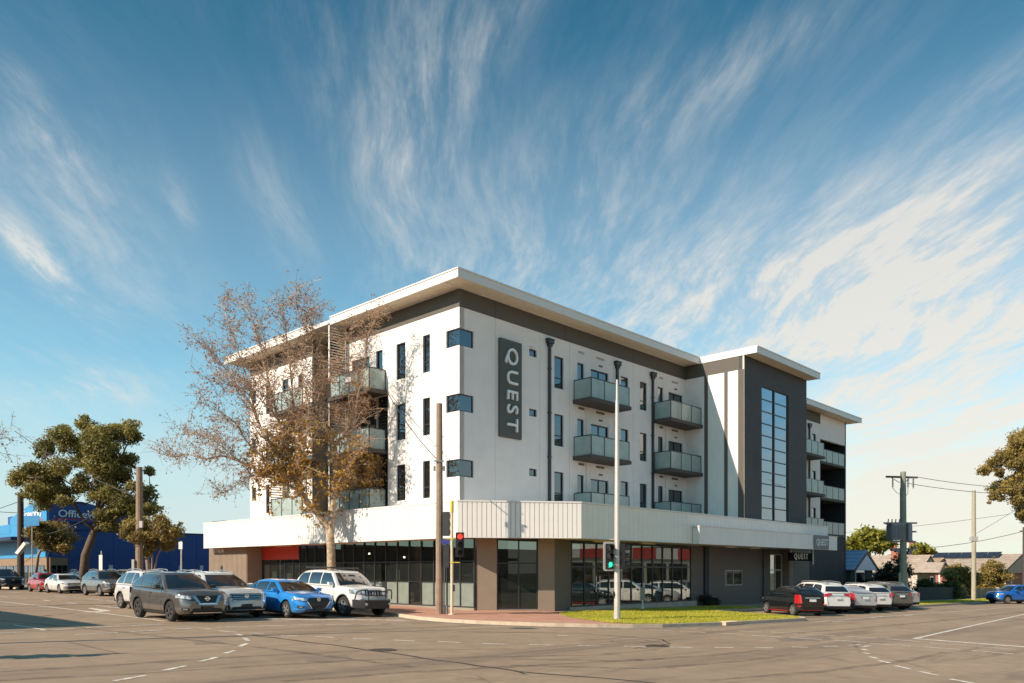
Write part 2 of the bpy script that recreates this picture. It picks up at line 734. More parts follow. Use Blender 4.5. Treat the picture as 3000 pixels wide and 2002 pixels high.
def brickpave():
    m = bpy.data.materials.new('red_paving')
    m.use_nodes = True
    T = NT(m.node_tree)
    b = T.n['Principled BSDF']
    co = T.node('ShaderNodeTexCoord').outputs['Object']
    br = T.node('ShaderNodeTexBrick')
    T.link(co, br.inputs['Vector'])
    br.inputs['Scale'].default_value = 4.0
    br.inputs['Mortar Size'].default_value = .015
    br.inputs['Color1'].default_value = (.56, .26, .165, 1)
    br.inputs['Color2'].default_value = (.46, .205, .14, 1)
    br.inputs['Mortar'].default_value = (.36, .22, .16, 1)
    n = T.noise(co, .8, 5, .6)
    a = T.mix(T.ramp(n, (.35, .75, 0, .6)), br.outputs[0], (.58, .36, .25, 1))
    T.link(a, b.inputs['Base Color'])
    b.inputs['Roughness'].default_value = .8
    return m


def lawnmat():
    m = bpy.data.materials.new('lawn')
    m.use_nodes = True
    T = NT(m.node_tree)
    b = T.n['Principled BSDF']
    co = T.node('ShaderNodeTexCoord').outputs['Object']
    n1 = T.noise(co, .8, 5, .6)
    n2 = T.noise(co, 22, 4, .7)
    a = T.mix(T.ramp(n1, (.35, .7, 0, 1)), (.38, .38, .03, 1), (.54, .47, .06, 1))
    a = T.mix(T.ramp(n2, (.35, .7, 0, .6)), a, (.22, .23, .02, 1))
    T.link(a, b.inputs['Base Color'])
    b.inputs['Roughness'].default_value = .9
    bn = T.node('ShaderNodeBump')
    bn.inputs['Strength'].default_value = .8
    bn.inputs['Distance'].default_value = .05
    T.link(n2, bn.inputs['Height'])
    T.link(bn.outputs[0], b.inputs['Normal'])
    return m


M_ASPH = asphalt()
M_PAVE = brickpave()
M_LAWN = lawnmat()
M_CONC = mat('concrete', (.46, .39, .32), .85, var=.14, vscale=2.0, bump=.15, bscale=30)
M_KERB = mat('kerb_stone', (.58, .45, .33), .85, var=.16, vscale=3.0, bump=.2, bscale=25, dirt=.3)
M_PAINT = mat('road_paint', (.78, .72, .63), .7, var=.14, vscale=14, col2=(.52, .45, .37), vs2=6.0)
M_EARTH = mat('far_ground', (.12, .115, .06), .95, var=.3, vscale=.4, col2=(.17, .15, .10))

base = sheet('ground', [(-900, -900), (900, -900), (900, 900), (-900, 900)], -.05, M_EARTH)


def uvpoly(pts):
    return [tuple(UV(*p).xy) for p in pts]


ROAD = uvpoly([(-24, -400), (-4.2, -400), (-4.2, -28), (400, -28), (400, -9.3), (33, -9.3), (33, -5.5), (10, -5.5), (-4.0, -5.5), (-4.0, 400), (-24, 400), (-24, -12), (-400, -12), (-400, -28), (-24, -28)])
road = sheet('road', ROAD, 0.0, M_ASPH)

# kerb line of the hotel corner, from far up the main street round to the side street
KERB = [(-4.1, 300), (-4.1, 60), (-4.1, 1.5), (-4.35, 0.2), (-5.2, -2.6), (-5.42, -3.6), (-5.44, -5.1), (-5.1, -6.4), (-4.47, -7.63), (-3.6, -8.9), (-2.57, -9.98), (-1.5, -10.75), (-.4, -11.28), (2.2, -11.8), (4.9, -12.05), (9.3, -12.35), (10.2, -12.0), (10.9, -10.6), (11.6, -7.2), (12.2, -6.3), (32.0, -6.2), (32.6, -8.6), (33.4, -9.5), (36, -9.6), (300, -9.6)]


def offset_line(pts, d):
    """line moved to its left-hand side (towards the block)"""
    out = []
    for i, p in enumerate(pts):
        a = Vector(pts[max(0, i - 1)]); b = Vector(pts[min(len(pts) - 1, i + 1)])
        t = (b - a).normalized()
        n = Vector((-t.y, t.x))
        out.append((p[0] + n.x * d, p[1] + n.y * d))
    return out


KIN = offset_line(KERB, .17)
kerb = block('kerb', uvpoly(KERB + KIN[::-1]), -.04, .13, M_KERB)
gutter = sheet('gutter', uvpoly(offset_line(KERB, -.30) + [(p[0], p[1]) for p in KERB[::-1]]), .006, mat('gutter_concrete', (.27, .235, .20), .85, var=.15, vscale=2.5, dirt=.4))
foot = sheet('footpath', uvpoly(KIN + [(300, 80), (80, 300)]), .115, M_CONC)
# red brick paving round the corner and under the canopy
LAWN = [(1.9, -4.35), (.1, -6.4), (-1.0, -8.4), (-1.45, -9.8), (-1.1, -10.55), (-.2, -11.02), (2.2, -11.58), (4.9, -11.85), (9.2, -12.12), (9.9, -11.85), (10.55, -10.5), (11.3, -7.1), (11.9, -6.1), (18.4, -6.0), (17.5, -4.3), (16.0, -3.9), (5.0, -3.9), (3.2, -4.0)]
pav = sheet('corner_paving', uvpoly([(-3.93, 24), (-3.93, 1.6), (-4.15, .3), (-5.02, -2.6), (-5.24, -3.7), (-5.25, -5.05), (-4.93, -6.3), (-4.3, -7.5), (-3.45, -8.75), (-2.45, -9.82), (-1.42, -10.58), (-1.12, -10.72), (-1.5, -9.8), (-1.05, -8.4), (.05, -6.4), (1.85, -4.3), (3.2, -3.95), (3.6, -3.0), (1.9, -1.8), (-.5, -.9), (-.5, 24)]), .121, M_PAVE)
lawn = sheet('lawn', uvpoly(LAWN), .128, M_LAWN)
verge = sheet('verge_lawn', uvpoly([(36.2, -9.25), (120, -9.25), (120, -6.6), (38, -6.6), (34.5, -7.6)]), .128, M_LAWN)
carpark = sheet('car_park', uvpoly([(-3.6, 26.5), (30, 26.5), (30, 59.5), (-3.6, 59.5)]), .122, mat('old_asphalt', (.10, .092, .085), .85, var=.2, vscale=1.2))
yard = sheet('front_gardens', uvpoly([(46.8, -5.2), (140, -5.2), (140, 30), (46.8, 30)]), .124, mat('garden_ground', (.10, .10, .04), .95, var=.3, vscale=.8))


# grass blades: one mass, nobody could count it
def grass(name, poly_uv, n, hmin, hmax, seed, label):
    rnd = random.Random(seed)
    us = [p[0] for p in poly_uv]; vs_ = [p[1] for p in poly_uv]

    def inside(u, v):
        c = False
        j = len(poly_uv) - 1
        for i in range(len(poly_uv)):
            a, b = poly_uv[i], poly_uv[j]
            if (a[1] > v) != (b[1] > v) and u < (b[0] - a[0]) * (v - a[1]) / (b[1] - a[1]) + a[0]:
                c = not c
            j = i
        return c
    mb = MB(); mb.tone = []
    k = 0
    while k < n:
        u, v = rnd.uniform(min(us), max(us)), rnd.uniform(min(vs_), max(vs_))
        if not inside(u, v):
            continue
        k += 1
        p = UVG(u, v, .12)
        h = rnd.uniform(hmin, hmax) * (.6 + .8 * noise.noise((u * .9, v * .9, seed)) ** 2 + .3)
        a = rnd.uniform(0, 2 * PI)
        w = rnd.uniform(.012, .03)
        dx, dy = math.cos(a) * w, math.sin(a) * w
        lx, ly = rnd.uniform(-.6, .6) * h, rnd.uniform(-.6, .6) * h
        mb.add([(p.x - dx, p.y - dy, p.z), (p.x + dx, p.y + dy, p.z), (p.x + lx, p.y + ly, p.z + h)], [(0, 1, 2)])
        mb.tone.append(min(1, max(0, rnd.gauss(.5 + .4 * noise.noise((u * .5, v * .5, 3)), .22))))
    o = mb.build(name, MATS['grass_blade'], recalc=False)
    o['kind'] = 'stuff'
    o['label'] = label
    o['category'] = 'grass'
    return o


leafmat('grass_blade', (.34, .36, .03), (.58, .53, .06), (.72, .62, .12), .5)
grass('grass', LAWN, 60000, .03, .085, 3, 'short bright green grass on the corner lawn')
grass('grass', [(36.5, -9.2), (75, -9.2), (75, -6.7), (38, -6.7), (35.2, -7.6)], 12000, .03, .09, 4, 'grass of the nature strip along the side street')

# ------------------------------------------------------------------ painted markings


def dash(a, b, w=.12, name='lane_dash', h=.006):
    a, b = GP(*a), GP(*b)
    d = (b - a); d.z = 0
    L = d.length
    if L < .02:
        return
    n = Vector((-d.y, d.x, 0)).normalized() * (w / 2)
    mb = MB()
    k = max(1, int(L / 3))
    for i in range(k + 1):
        p = a.lerp(b, i / k)
        for s_ in (-1, 1):
            q = p + n * s_
            mb.v.append((q.x, q.y, G(q.x) + h))
    for i in range(k):
        mb.f.append((2 * i, 2 * i + 2, 2 * i + 3, 2 * i + 1)); mb.m.append(0)
    mb.build(name, M_PAINT, road, recalc=False)


def FZ(x, y):
    return (x / 1.5667, 1650 + y / 1.5667)


def GZ(x, y):
    return (1500 + x / 1.5667, 1650 + y / 1.5667)


def LZ(x, y):
    return (x / 5.595, 1600 + y / 5.595)


seg = []
F_ = [((65, 285), (205, 307)), ((185, 311), (345, 302)), ((0, 322), (112, 317)), ((395, 298), (552, 290)), ((605, 288), (745, 281)), ((340, 330), (540, 320)), ((590, 317), (752, 308)), ((797, 305), (900, 298)), ((900, 298), (968, 303)), ((995, 296), (1135, 292)), ((1180, 290), (1315, 287)), ((1340, 286), (1465, 284)), ((1500, 283), (1615, 282)), ((1650, 282), (1750, 281)), ((1790, 281), (1890, 281)), ((870, 273), (985, 270)), ((1040, 269), (1160, 268)), ((1215, 268), (1330, 267)), ((1385, 267), (1490, 266)),
      ((1005, 312), (1090, 318)), ((1145, 322), (1215, 324)), ((1290, 332), (1368, 334)), ((1445, 338), (1530, 342)), ((1620, 346), (1708, 350)), ((1805, 354), (1905, 359)), ((2010, 361), (2112, 366)), ((2215, 370), (2318, 373)),
      ((1084, 326), (1110, 333)), ((1098, 384), (1135, 370)), ((1030, 416), (1080, 402)), ((918, 453), (997, 433)), ((750, 494), (852, 473)), ((525, 542), (665, 517)), ((1122, 345), (1140, 358))]
G_ = [((80, 375), (188, 378)), ((300, 379), (407, 382)), ((515, 382), (622, 387)), ((722, 386), (827, 389)), ((930, 388), (1018, 389)), ((1112, 389), (1197, 390)), ((1285, 386), (1358, 388)), ((1432, 384), (1495, 382)), ((1545, 378), (1600, 376)), ((205, 332), (255, 334)),
      ((490, 300), (595, 304)), ((630, 307), (738, 311)), ((770, 313), (890, 320)), ((932, 322), (1058, 329)), ((1098, 333), (1235, 340)), ((1275, 343), (1425, 352)), ((1465, 354), (1625, 365)), ((1640, 370), (1830, 382)), ((1885, 386), (2060, 398)), ((2110, 402), (2300, 418)),
      ((750, 296), (850, 302)), ((885, 304), (985, 309)), ((1040, 312), (1145, 318)), ((1188, 317), (1310, 325)), ((1350, 327), (1485, 335)), ((1530, 337), (1672, 347)), ((1720, 349), (1870, 361)), ((1915, 367), (2085, 380)), ((2140, 385), (2310, 397)),
      ((1612, 385), (1640, 380)), ((1608, 395), (1628, 401)), ((1612, 412), (1640, 418)), ((1642, 430), (1678, 440)), ((1685, 448), (1735, 460)), ((1762, 472), (1825, 487)), ((1865, 497), (1955, 517)), ((2010, 533), (2120, 553)), ((1470, 271), (1530, 266)), ((1645, 250), (1700, 246)), ((1800, 241), (1840, 238))]
L_ = [((0, 822), (110, 832)), ((140, 755), (330, 770)), ((350, 853), (430, 860)), ((700, 885), (820, 905)), ((1105, 930), (1250, 945)), ((900, 822), (1100, 838)), ((1430, 868), (1700, 893)), ((1740, 897), (2000, 920)), ((1570, 978), (2110, 1035))]
for a, b in F_:
    dash(FZ(*a), FZ(*b))
for a, b in G_:
    dash(GZ(*a), GZ(*b))
for a, b in L_:
    dash(LZ(*a), LZ(*b), .14)
dash(FZ(-400, 135), FZ(760, 268), .14, 'lane_line')
dash(FZ(1000, 256), FZ(1860, 263), .30, 'stop_line')
dash(GZ(1850, 347), GZ(2500, 202), .14, 'centre_line')
dash(GZ(1840, 347), GZ(2600, 404), .30, 'stop_line')
dash(GZ(1395, 270), GZ(2500, 186), .10, 'edge_line')
# right-turn arrow in the near queue lane
mb = MB()
arrow = [LZ(1340, 1085), LZ(1640, 1062), LZ(1430, 1022), LZ(1480, 1016), LZ(1840, 1058), LZ(1700, 1075), LZ(1440, 1090)]
ap = [GP(*p, .007) for p in arrow]
mb.add(ap, [tuple(range(len(ap)))])
mb.build('turn_arrow', M_PAINT, road, recalc=False)
# tar-sealed joint across the crossing
M_TAR = mat('tar_seal', (.030, .027, .025), .55, var=.2, vscale=6)


def wavy(pts, w, name, m, h=.004, seed=1, amp=.06):
    rnd = random.Random(seed)
    P = [GP(*p) for p in pts]
    out = []
    for a, b in zip(P[:-1], P[1:]):
        k = max(2, int((b - a).length / .5))
        for i in range(k):
            q = a.lerp(b, i / k)
            out.append(q + Vector((rnd.uniform(-amp, amp), rnd.uniform(-amp, amp), 0)))
    out.append(P[-1])
    mb = MB()
    for i, q in enumerate(out):
        d = (out[min(i + 1, len(out) - 1)] - out[max(0, i - 1)])
        n = Vector((-d.y, d.x, 0)).normalized() * (w / 2 * rnd.uniform(.5, 1.2))
        for s_ in (-1, 1):
            r = q + n * s_
            mb.v.append((r.x, r.y, G(r.x) + h))
    for i in range(len(out) - 1):
        mb.f.append((2 * i, 2 * i + 2, 2 * i + 3, 2 * i + 1)); mb.m.append(0)
    mb.build(name, m, road, recalc=False)


wavy([FZ(1150, 330), FZ(1700, 400), FZ(2350, 495), GZ(60, 510)], .10, 'tar_joint', M_TAR, seed=2)
wavy([FZ(2100, 316), GZ(300, 322), GZ(700, 352), GZ(720, 372), GZ(560, 392)], .07, 'tar_joint', M_TAR, seed=5)
wavy([GZ(0, 497), GZ(420, 530), GZ(700, 556)], .09, 'tar_joint', M_TAR, seed=6)
wavy([GZ(1400, 270), GZ(1600, 256), GZ(1760, 246)], .14, 'tar_joint', M_TAR, seed=8)
wavy([LZ(700, 1150), LZ(900, 1130), LZ(1200, 1108)], .10, 'tar_joint', M_TAR, seed=9)

# iron covers set in the road and the kerb
for i, (pp, lab) in enumerate((((1120, 1905), 'round iron cover in the middle of the crossing'), ((1925, 1893), 'round iron cover in the road in front of the lawn'))):
    c_ = GP(*pp)
    mb = MB()
    mb.cyl((0, 0, -.02), (0, 0, .008), .34, 24)
    for k_ in range(-2, 3):
        mb.box(-.24, .24, k_ * .1 - .015, k_ * .1 + .015, .0085, .013)
    o = mb.build('manhole_cover', mat('cast_iron', (.10, .08, .065), .6, .3, var=.2, vscale=8), loc=tuple(c_))
    tag(o, lab, 'manhole cover', 'covers in the road')
mb = MB(); mb.box(-.55, .55, -.10, .30, -.1, .035)
for k_ in range(9):
    mb.box(-.5 + k_ * .115, -.45 + k_ * .115, -.09, .29, .0355, .045)
pk = UVG(3.4, -11.98, .105)
o = mb.build('drain_pit', M_KERB, loc=tuple(pk)); o.rotation_euler = (0, 0, UROT - R_(4))
tag(o, 'concrete drain pit set in the kerb beside the lawn', 'drain')

# rubbed-in tyre marks of turning traffic
def tyre_mat():
    m = bpy.data.materials.new('tyre_rub')
    m.use_nodes = True
    T = NT(m.node_tree)
    b = T.n['Principled BSDF']
    b.inputs['Base Color'].default_value = (.15, .112, .082, 1)
    b.inputs['Roughness'].default_value = .75
    co = T.node('ShaderNodeTexCoord').outputs['Object']
    tr = T.node('ShaderNodeBsdfTransparent')
    mx = T.node('ShaderNodeMixShader')
    T.link(T.ramp(T.noise(co, 2.2, 6, .7), (.28, .70, .62, .97)), mx.inputs[0])
    T.link(b.outputs[0], mx.inputs[1]); T.link(tr.outputs[0], mx.inputs[2])
    T.link(mx.outputs[0], T.n['Material Output'].inputs[0])
    return m


M_RUB = tyre_mat()
for i, (path, w_) in enumerate((([FZ(0, 500), FZ(500, 470), FZ(1100, 430), FZ(1700, 400), FZ(2350, 395)], .30), ([FZ(0, 540), FZ(600, 510), FZ(1200, 470), FZ(1800, 440), GZ(0, 430), GZ(500, 420)], .28),
                                ([GZ(0, 440), GZ(500, 450), GZ(900, 425), GZ(1150, 400)], .30), ([GZ(0, 470), GZ(600, 485), GZ(1000, 455), GZ(1300, 420)], .26), ([GZ(300, 355), GZ(600, 352), GZ(715, 375), GZ(640, 400), GZ(420, 420)], .22),
                                ([GZ(330, 362), GZ(590, 362), GZ(680, 378), GZ(600, 396)], .18), ([GZ(900, 540), GZ(1400, 500), GZ(1800, 450), GZ(2000, 410)], .30), ([GZ(1200, 330), GZ(1600, 300), GZ(2000, 262), GZ(2350, 225)], .35),
                                ([FZ(0, 265), FZ(400, 300), FZ(800, 345), FZ(1300, 400), FZ(1900, 480)], .28), ([FZ(1300, 545), FZ(1900, 500), GZ(100, 470), GZ(700, 440)], .30))):
    wavy(path, w_, 'tyre_mark', M_RUB, h=.0025 + .0001 * i, seed=40 + i, amp=.03)
M_PATCH = mat('asphalt_patch', (.25, .185, .135), .85, var=.2, vscale=3, bump=.2, bscale=60)
for i, (a_, b_, c_, d_) in enumerate((((880, 1925), (1010, 1918), (1040, 1935), (900, 1943)), ((2270, 1870), (2420, 1866), (2450, 1876), (2290, 1881)), ((560, 1880), (640, 1876), (665, 1886), (575, 1890)))):
    P_ = [GP(*q_) for q_ in (a_, b_, c_, d_)]
    mb = MB(); mb.add([(q_.x, q_.y, G(q_.x) + .0022) for q_ in P_], [(0, 1, 2, 3)])
    mb.build('road_patch', M_PATCH, road, recalc=False)

# ================================================================== the hotel on the corner
M_WHITE = mat('white_render', (.82, .765, .73), .8, var=.045, vscale=1.2, bump=.06, bscale=60, dirt=.11)
M_TAUPE = mat('taupe_render', (.105, .090, .076), .75, var=.06, vscale=1.5, bump=.05, bscale=60)
M_CHAR = mat('charcoal_render', (.064, .063, .064), .75, var=.06, vscale=1.2, bump=.05, bscale=60, dirt=.08)
M_BLACKW = mat('black_wall', (.022, .024, .030), .7, var=.15, vscale=1.5)
M_FASC = mat('white_metal', (.74, .70, .66), .45, var=.03, vscale=2.0, dirt=.07)
M_SOFF = mat('soffit_board', (.80, .68, .52), .7, var=.05, vscale=3.0)
M_CLAD = mat('canopy_cladding', (.84, .795, .755), .5, var=.05, vscale=1.0, dirt=.10)
M_TAN = mat('tan_cladding', (.66, .53, .40), .75, var=.08, vscale=2.0)
M_SLAT = mat('cream_slat', (.66, .58, .48), .6, var=.08, vscale=6)
M_FRAME = mat('dark_frame', (.030, .032, .036), .4, var=.1, vscale=5)
M_PIPE = mat('dark_pipe', (.032, .032, .037), .45, var=.1, vscale=5)
M_SLAB = mat('balcony_slab', (.075, .062, .054), .75, var=.1, vscale=3, dirt=.2)
M_BROWN = mat('brown_panel', (.29, .225, .17), .65, var=.07, vscale=1.4, dirt=.08)
M_DBROWN = mat('dark_brown_wall', (.135, .112, .098), .7, var=.06, vscale=1.3, dirt=.06)
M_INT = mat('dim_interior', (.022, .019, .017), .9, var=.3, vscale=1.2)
M_CURT = mat('curtain', (.30, .27, .24), .9, var=.2, vscale=6)
M_SIGNG = mat('sign_green_grey', (.085, .088, .078), .6, var=.06, vscale=2)
M_LETTER = mat('white_letter', (.80, .80, .80), .45, var=.03, vscale=4)
M_VENT = mat('vent_grille', (.20, .16, .13), .7, var=.15, vscale=12)
G_WIN = glassmat('window_glass', (.30, .36, .38), .55, .015, (.80, .88, .96), .15, .02)
G_SHOP = glassmat('shop_glass', (.55, .62, .58), .8, .01, (.95, .97, .96), .038, .015)
G_FROST = frosted('frosted_balcony_glass', (.64, .74, .71), .26)
G_FROSTW = frosted('frosted_shop_film', (.42, .47, .41), .22)

hotel = thing('hotel_building', 'white and charcoal four storey hotel with metal corner canopy and QUEST signs', 'building', (C0.x, C0.y, 0), UROT)
# maps from wall coordinates (along, up, inwards) to the hotel's space
FR = lambda v0=0.0: (lambda a, z, d: (a, v0 + d, z))          # walls along the side street
FL = lambda u0=0.0: (lambda a, z, d: (u0 + d, a, z))          # walls along the main street
ST = 3.045                                                     # storey height
TOPZ = 14.22


def mbox(mb, F, a0, a1, z0, z1, d0, d1, m=0):
    return mb.hexa([F(a0, z0, d0), F(a1, z0, d0), F(a1, z0, d1), F(a0, z0, d1), F(a0, z1, d0), F(a1, z1, d0), F(a1, z1, d1), F(a0, z1, d1)], m)


def holed(name, F, a0, a1, z0, z1, holes, m, depth=.16, parent=hotel, thick=.3):
    """a wall of real thickness with window openings"""
    xs = sorted(set([a0, a1] + [min(max(h[0], a0), a1) for h in holes] + [min(max(h[1], a0), a1) for h in holes]))
    zs = sorted(set([z0, z1] + [min(max(h[2], z0), z1) for h in holes] + [min(max(h[3], z0), z1) for h in holes]))

    def solid(i, j):
        if i < 0 or j < 0 or i >= len(xs) - 1 or j >= len(zs) - 1:
            return False
        ca, cz = (xs[i] + xs[i + 1]) / 2, (zs[j] + zs[j + 1]) / 2
        return not any(h[0] < ca < h[1] and h[2] < cz < h[3] for h in holes)
    mb = MB()
    for i in range(len(xs) - 1):
        for j in range(len(zs) - 1):
            if not solid(i, j):
                continue
            A, B, Z0, Z1 = xs[i], xs[i + 1], zs[j], zs[j + 1]
            mb.add([F(A, Z0, 0), F(B, Z0, 0), F(B, Z1, 0), F(A, Z1, 0)], [(0, 1, 2, 3)])
            mb.add([F(A, Z0, thick), F(B, Z0, thick), F(B, Z1, thick), F(A, Z1, thick)], [(3, 2, 1, 0)])
            for (di, dj, P, Q) in ((-1, 0, (A, Z0), (A, Z1)), (1, 0, (B, Z0), (B, Z1)), (0, -1, (A, Z0), (B, Z0)), (0, 1, (A, Z1), (B, Z1))):
                if not solid(i + di, j + dj):
                    mb.add([F(P[0], P[1], 0), F(Q[0], Q[1], 0), F(Q[0], Q[1], thick), F(P[0], P[1], thick)], [(0, 1, 2, 3)])
    bm = bmesh.new()
    me = mb.mesh(name, m, recalc=False)
    bm.from_mesh(me)
    bmesh.ops.remove_doubles(bm, verts=bm.verts, dist=1e-4)
    bmesh.ops.recalc_face_normals(bm, faces=bm.faces)
    bm.to_mesh(me); bm.free()
    o = bpy.data.objects.new(name, me)
    COL.objects.link(o)
    o.parent = parent
    return o


def window(F, a0, a1, z0, z1, vs=(), hs=(), d=.10, fw=.05, parent=hotel, name='window', glass=None, curtain=0.0, fm=None):
    mb = MB()
    if a0 > a1:
        a0, a1 = a1, a0
    e = .004
    mbox(mb, F, a0 + e, a0 + fw, z0 + e, z1 - e, d - .03, d + .05)
    mbox(mb, F, a1 - fw, a1 - e, z0 + e, z1 - e, d - .03, d + .05)
    mbox(mb, F, a0 + fw, a1 - fw, z0 + e, z0 + fw, d - .03, d + .05)
    mbox(mb, F, a0 + fw, a1 - fw, z1 - fw, z1 - e, d - .03, d + .05)
    for v in vs:
        mbox(mb, F, v - fw / 2, v + fw / 2, z0 + fw, z1 - fw, d - .025, d + .045)
    for h in hs:
        mbox(mb, F, a0 + fw, a1 - fw, h - fw / 2, h + fw / 2, d - .02, d + .04)
    w = mb.build(name, fm or M_FRAME, parent)
    p = MB()
    xs = [a0 + fw] + list(vs) + [a1 - fw]
    zs = [z0 + fw] + list(hs) + [z1 - fw]
    for i in range(len(xs) - 1):
        for j in range(len(zs) - 1):
            q = MB()
            mbox(q, F, xs[i], xs[i + 1], zs[j], zs[j + 1], d + .012, d + .022)
            q.build('pane', glass or G_WIN, w)
    if curtain:
        q = MB()
        n = max(4, int((a1 - a0) / .09))
        for i in range(n):
            A = a0 + (a1 - a0) * i / n; B = a0 + (a1 - a0) * (i + 1) / n
            dd = .02 if i % 2 else 0
            mbox(q, F, A, B, z0 + .03, z0 + .03 + (z1 - z0 - .06) * curtain, d + .12 + dd, d + .16 + dd)
        q.build('curtain', M_CURT, w)
    return w


# ---- opening lists (along, z) for the wall towards the side street
W_SIDE, W_MAIN, W_MAIN2 = [], [], []
side_windows = [(4.80, 5.38, 12.87, 13.25, (), ()), (6.76, 7.52, 11.58, 13.27, (), (12.15,)), (8.68, 9.26, 11.45, 13.27, (), (12.3,)), (9.86, 11.48, 11.16, 13.14, (10.67,), ()), (12.67, 13.42, 12.10, 13.25, (), ()), (14.60, 15.34, 11.58, 13.27, (), (12.15,)), (16.55, 17.12, 11.45, 13.27, (), (12.3,)), (17.72, 19.37, 11.16, 13.14, (18.5,), ())]
for k in range(3):
    for (a, b, z0, z1, vs, hs) in side_windows:
        W_SIDE.append((a, b, z0 - k * ST, z1 - k * ST))
    W_SIDE.append((-.01, .91, 12.43 - k * ST, 13.24 - k * ST))
main_windows = [(2.09, 2.62, 11.56, 13.37, (), (12.1,)), (3.96, 4.68, 11.56, 13.36, (), (12.1,))]
for k in range(3):
    for (a, b, z0, z1, vs, hs) in main_windows:
        W_MAIN.append((a, b, z0 - k * ST, z1 - k * ST))
    W_MAIN.append((-.01, .92, 12.43 - k * ST, 13.24 - k * ST))
W_TOP = [(5.82, 6.37, 11.6, 13.33), (6.94, 8.5, 11.16, 13.2)]
main2 = [(13.4, 13.86, 12.3, 13.37, (), ()), (14.93, 15.63, 11.16, 13.37, (), ()), (16.98, 17.55, 11.58, 13.35, (), (12.1,)), (18.74, 19.28, 12.45, 13.27, (), ())]
for k in range(3):
    for (a, b, z0, z1, vs, hs) in main2:
        W_MAIN2.append((a, b, z0 - k * ST, z1 - k * ST))

FR0, FL0 = FR(), FL()
Z0U = 4.9
holed('wall', FR0, .30, 19.68, Z0U, TOPZ, [h for h in W_SIDE if h[0] > .3] + [(.0, .91, h[2], h[3]) for h in W_SIDE if h[0] < 0], M_WHITE)
holed('wall', FL0, 0.0, 5.38, Z0U, TOPZ, W_MAIN, M_WHITE)
holed('wall', FR(0.0), 0.0, .30, Z0U, TOPZ, [(-.1, .4, h[2], h[3]) for h in W_SIDE if h[0] < 0], M_WHITE, thick=.002)
holed('wall', FL0, 5.38, 9.05, 10.98, TOPZ, W_TOP, M_WHITE)
holed('wall', FL0, 12.4, 19.5, Z0U, TOPZ, W_MAIN2, M_WHITE)
# dark band under the eaves
mb = MB()
mb.box(-.02, 19.66, -.02, .25, TOPZ, 15.07)
mb.box(-.02, .25, .25, 9.05, TOPZ, 15.07)
mb.build('eave_band', M_TAUPE, hotel)
mb = MB(); mb.box(-.02, .25, 12.4, 19.5, TOPZ, 15.07)
mb.build('eave_band', M_TAUPE, hotel)
# control joints in the render: thin recessed lines
for a in (2.35, 5.6, 8.0, 11.98, 13.9, 16.4):
    mb = MB(); mb.box(a, a + .012, -.004, -.001, Z0U, TOPZ)
    mb.build('render_joint', mat('joint', (.42, .39, .37), .8), hotel)
for a in (2.35, 7.6, 13.9):
    mb = MB(); mb.box(a, a + .02, -.026, -.021, TOPZ, 15.06)
    mb.build('render_joint', mat('joint_dark', (.05, .045, .04), .8), hotel)

rc = random.Random(11)
for k in range(3):
    for (a, b, z0, z1, vs, hs) in side_windows:
        window(FR0, a, b, z0 - k * ST, z1 - k * ST, vs, [h - k * ST for h in hs], name='balcony_door' if vs else 'window', curtain=rc.choice([0, 0, .35, .98]))
    for (a, b, z0, z1, vs, hs) in main_windows:
        window(FL0, a, b, z0 - k * ST, z1 - k * ST, vs, [h - k * ST for h in hs], curtain=rc.choice([.35, .98, .98]))
    # glass corner window that wraps the building's edge
    z0, z1 = 12.43 - k * ST, 13.24 - k * ST
    mb = MB()
    for zz in (z0 + .004, z1 - .05):
        mb.box(.06, .90, .06, .12, zz, zz + .046)
        mb.box(.06, .12, .12, .91, zz, zz + .046)
    mb.box(.85, .90, .06, .12, z0 + .05, z1 - .05)
    mb.box(.06, .12, .86, .91, z0 + .05, z1 - .05)
    w = mb.build('corner_window', M_FRAME, hotel)
    q = MB(); q.box(.085, .85, .085, .095, z0 + .05, z1 - .05); q.build('pane', G_WIN, w)
    q = MB(); q.box(.085, .095, .095, .86, z0 + .05, z1 - .05); q.build('pane', G_WIN, w)
    for (a, b, z0, z1, vs, hs) in main2:
        window(FL0, a, b, z0 - k * ST, z1 - k * ST, vs, [h - k * ST for h in hs], curtain=.98)
window(FL0, 5.82, 6.37, 11.6, 13.33, (), (12.2,), curtain=.98)
window(FL0, 6.94, 8.5, 11.16, 13.2, (7.7,), (), name='balcony_door', curtain=.98)
# building core behind the outer walls, one room deep, keeps daylight out
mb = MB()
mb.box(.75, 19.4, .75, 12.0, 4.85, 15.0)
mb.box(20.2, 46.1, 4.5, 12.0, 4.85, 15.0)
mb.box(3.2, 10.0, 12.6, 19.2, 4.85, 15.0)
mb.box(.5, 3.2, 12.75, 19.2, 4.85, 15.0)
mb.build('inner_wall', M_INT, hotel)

# ---- recess with the balconies towards the main street
mb = MB()
mb.box(1.9, 2.2, 5.1, 12.4, 4.9, 10.98)
mb.box(2.0, 2.3, 9.05, 12.4, 10.98, 15.05)
mb.build('recess_wall', M_BROWN, hotel)
mb = MB(); mb.box(.30, 1.9, 5.08, 5.38, 4.9, 10.98); mb.build('recess_wall', M_CHAR, hotel)
# return wall of the second block, tan boards that face the corner
ret = MB(); ret.box(.30, 2.9, 12.43, 12.7, 4.9, 15.05)
ret = ret.build('return_wall', M_TAN, hotel)
zz = 4.95
bm_ = MB(); bm_.box(0, 2.9, -.03, 0, 0, .15)
bmesh_board = bm_.mesh('board', M_TAN)
while zz < 14.9:
    inst(bmesh_board, 'board', ret, (.0, 12.43, zz))
    zz += .185
mb = MB(); mb.box(-.02, .03, 12.36, 12.43, 4.9, 15.05); mb.build('corner_trim', M_FASC, hotel)

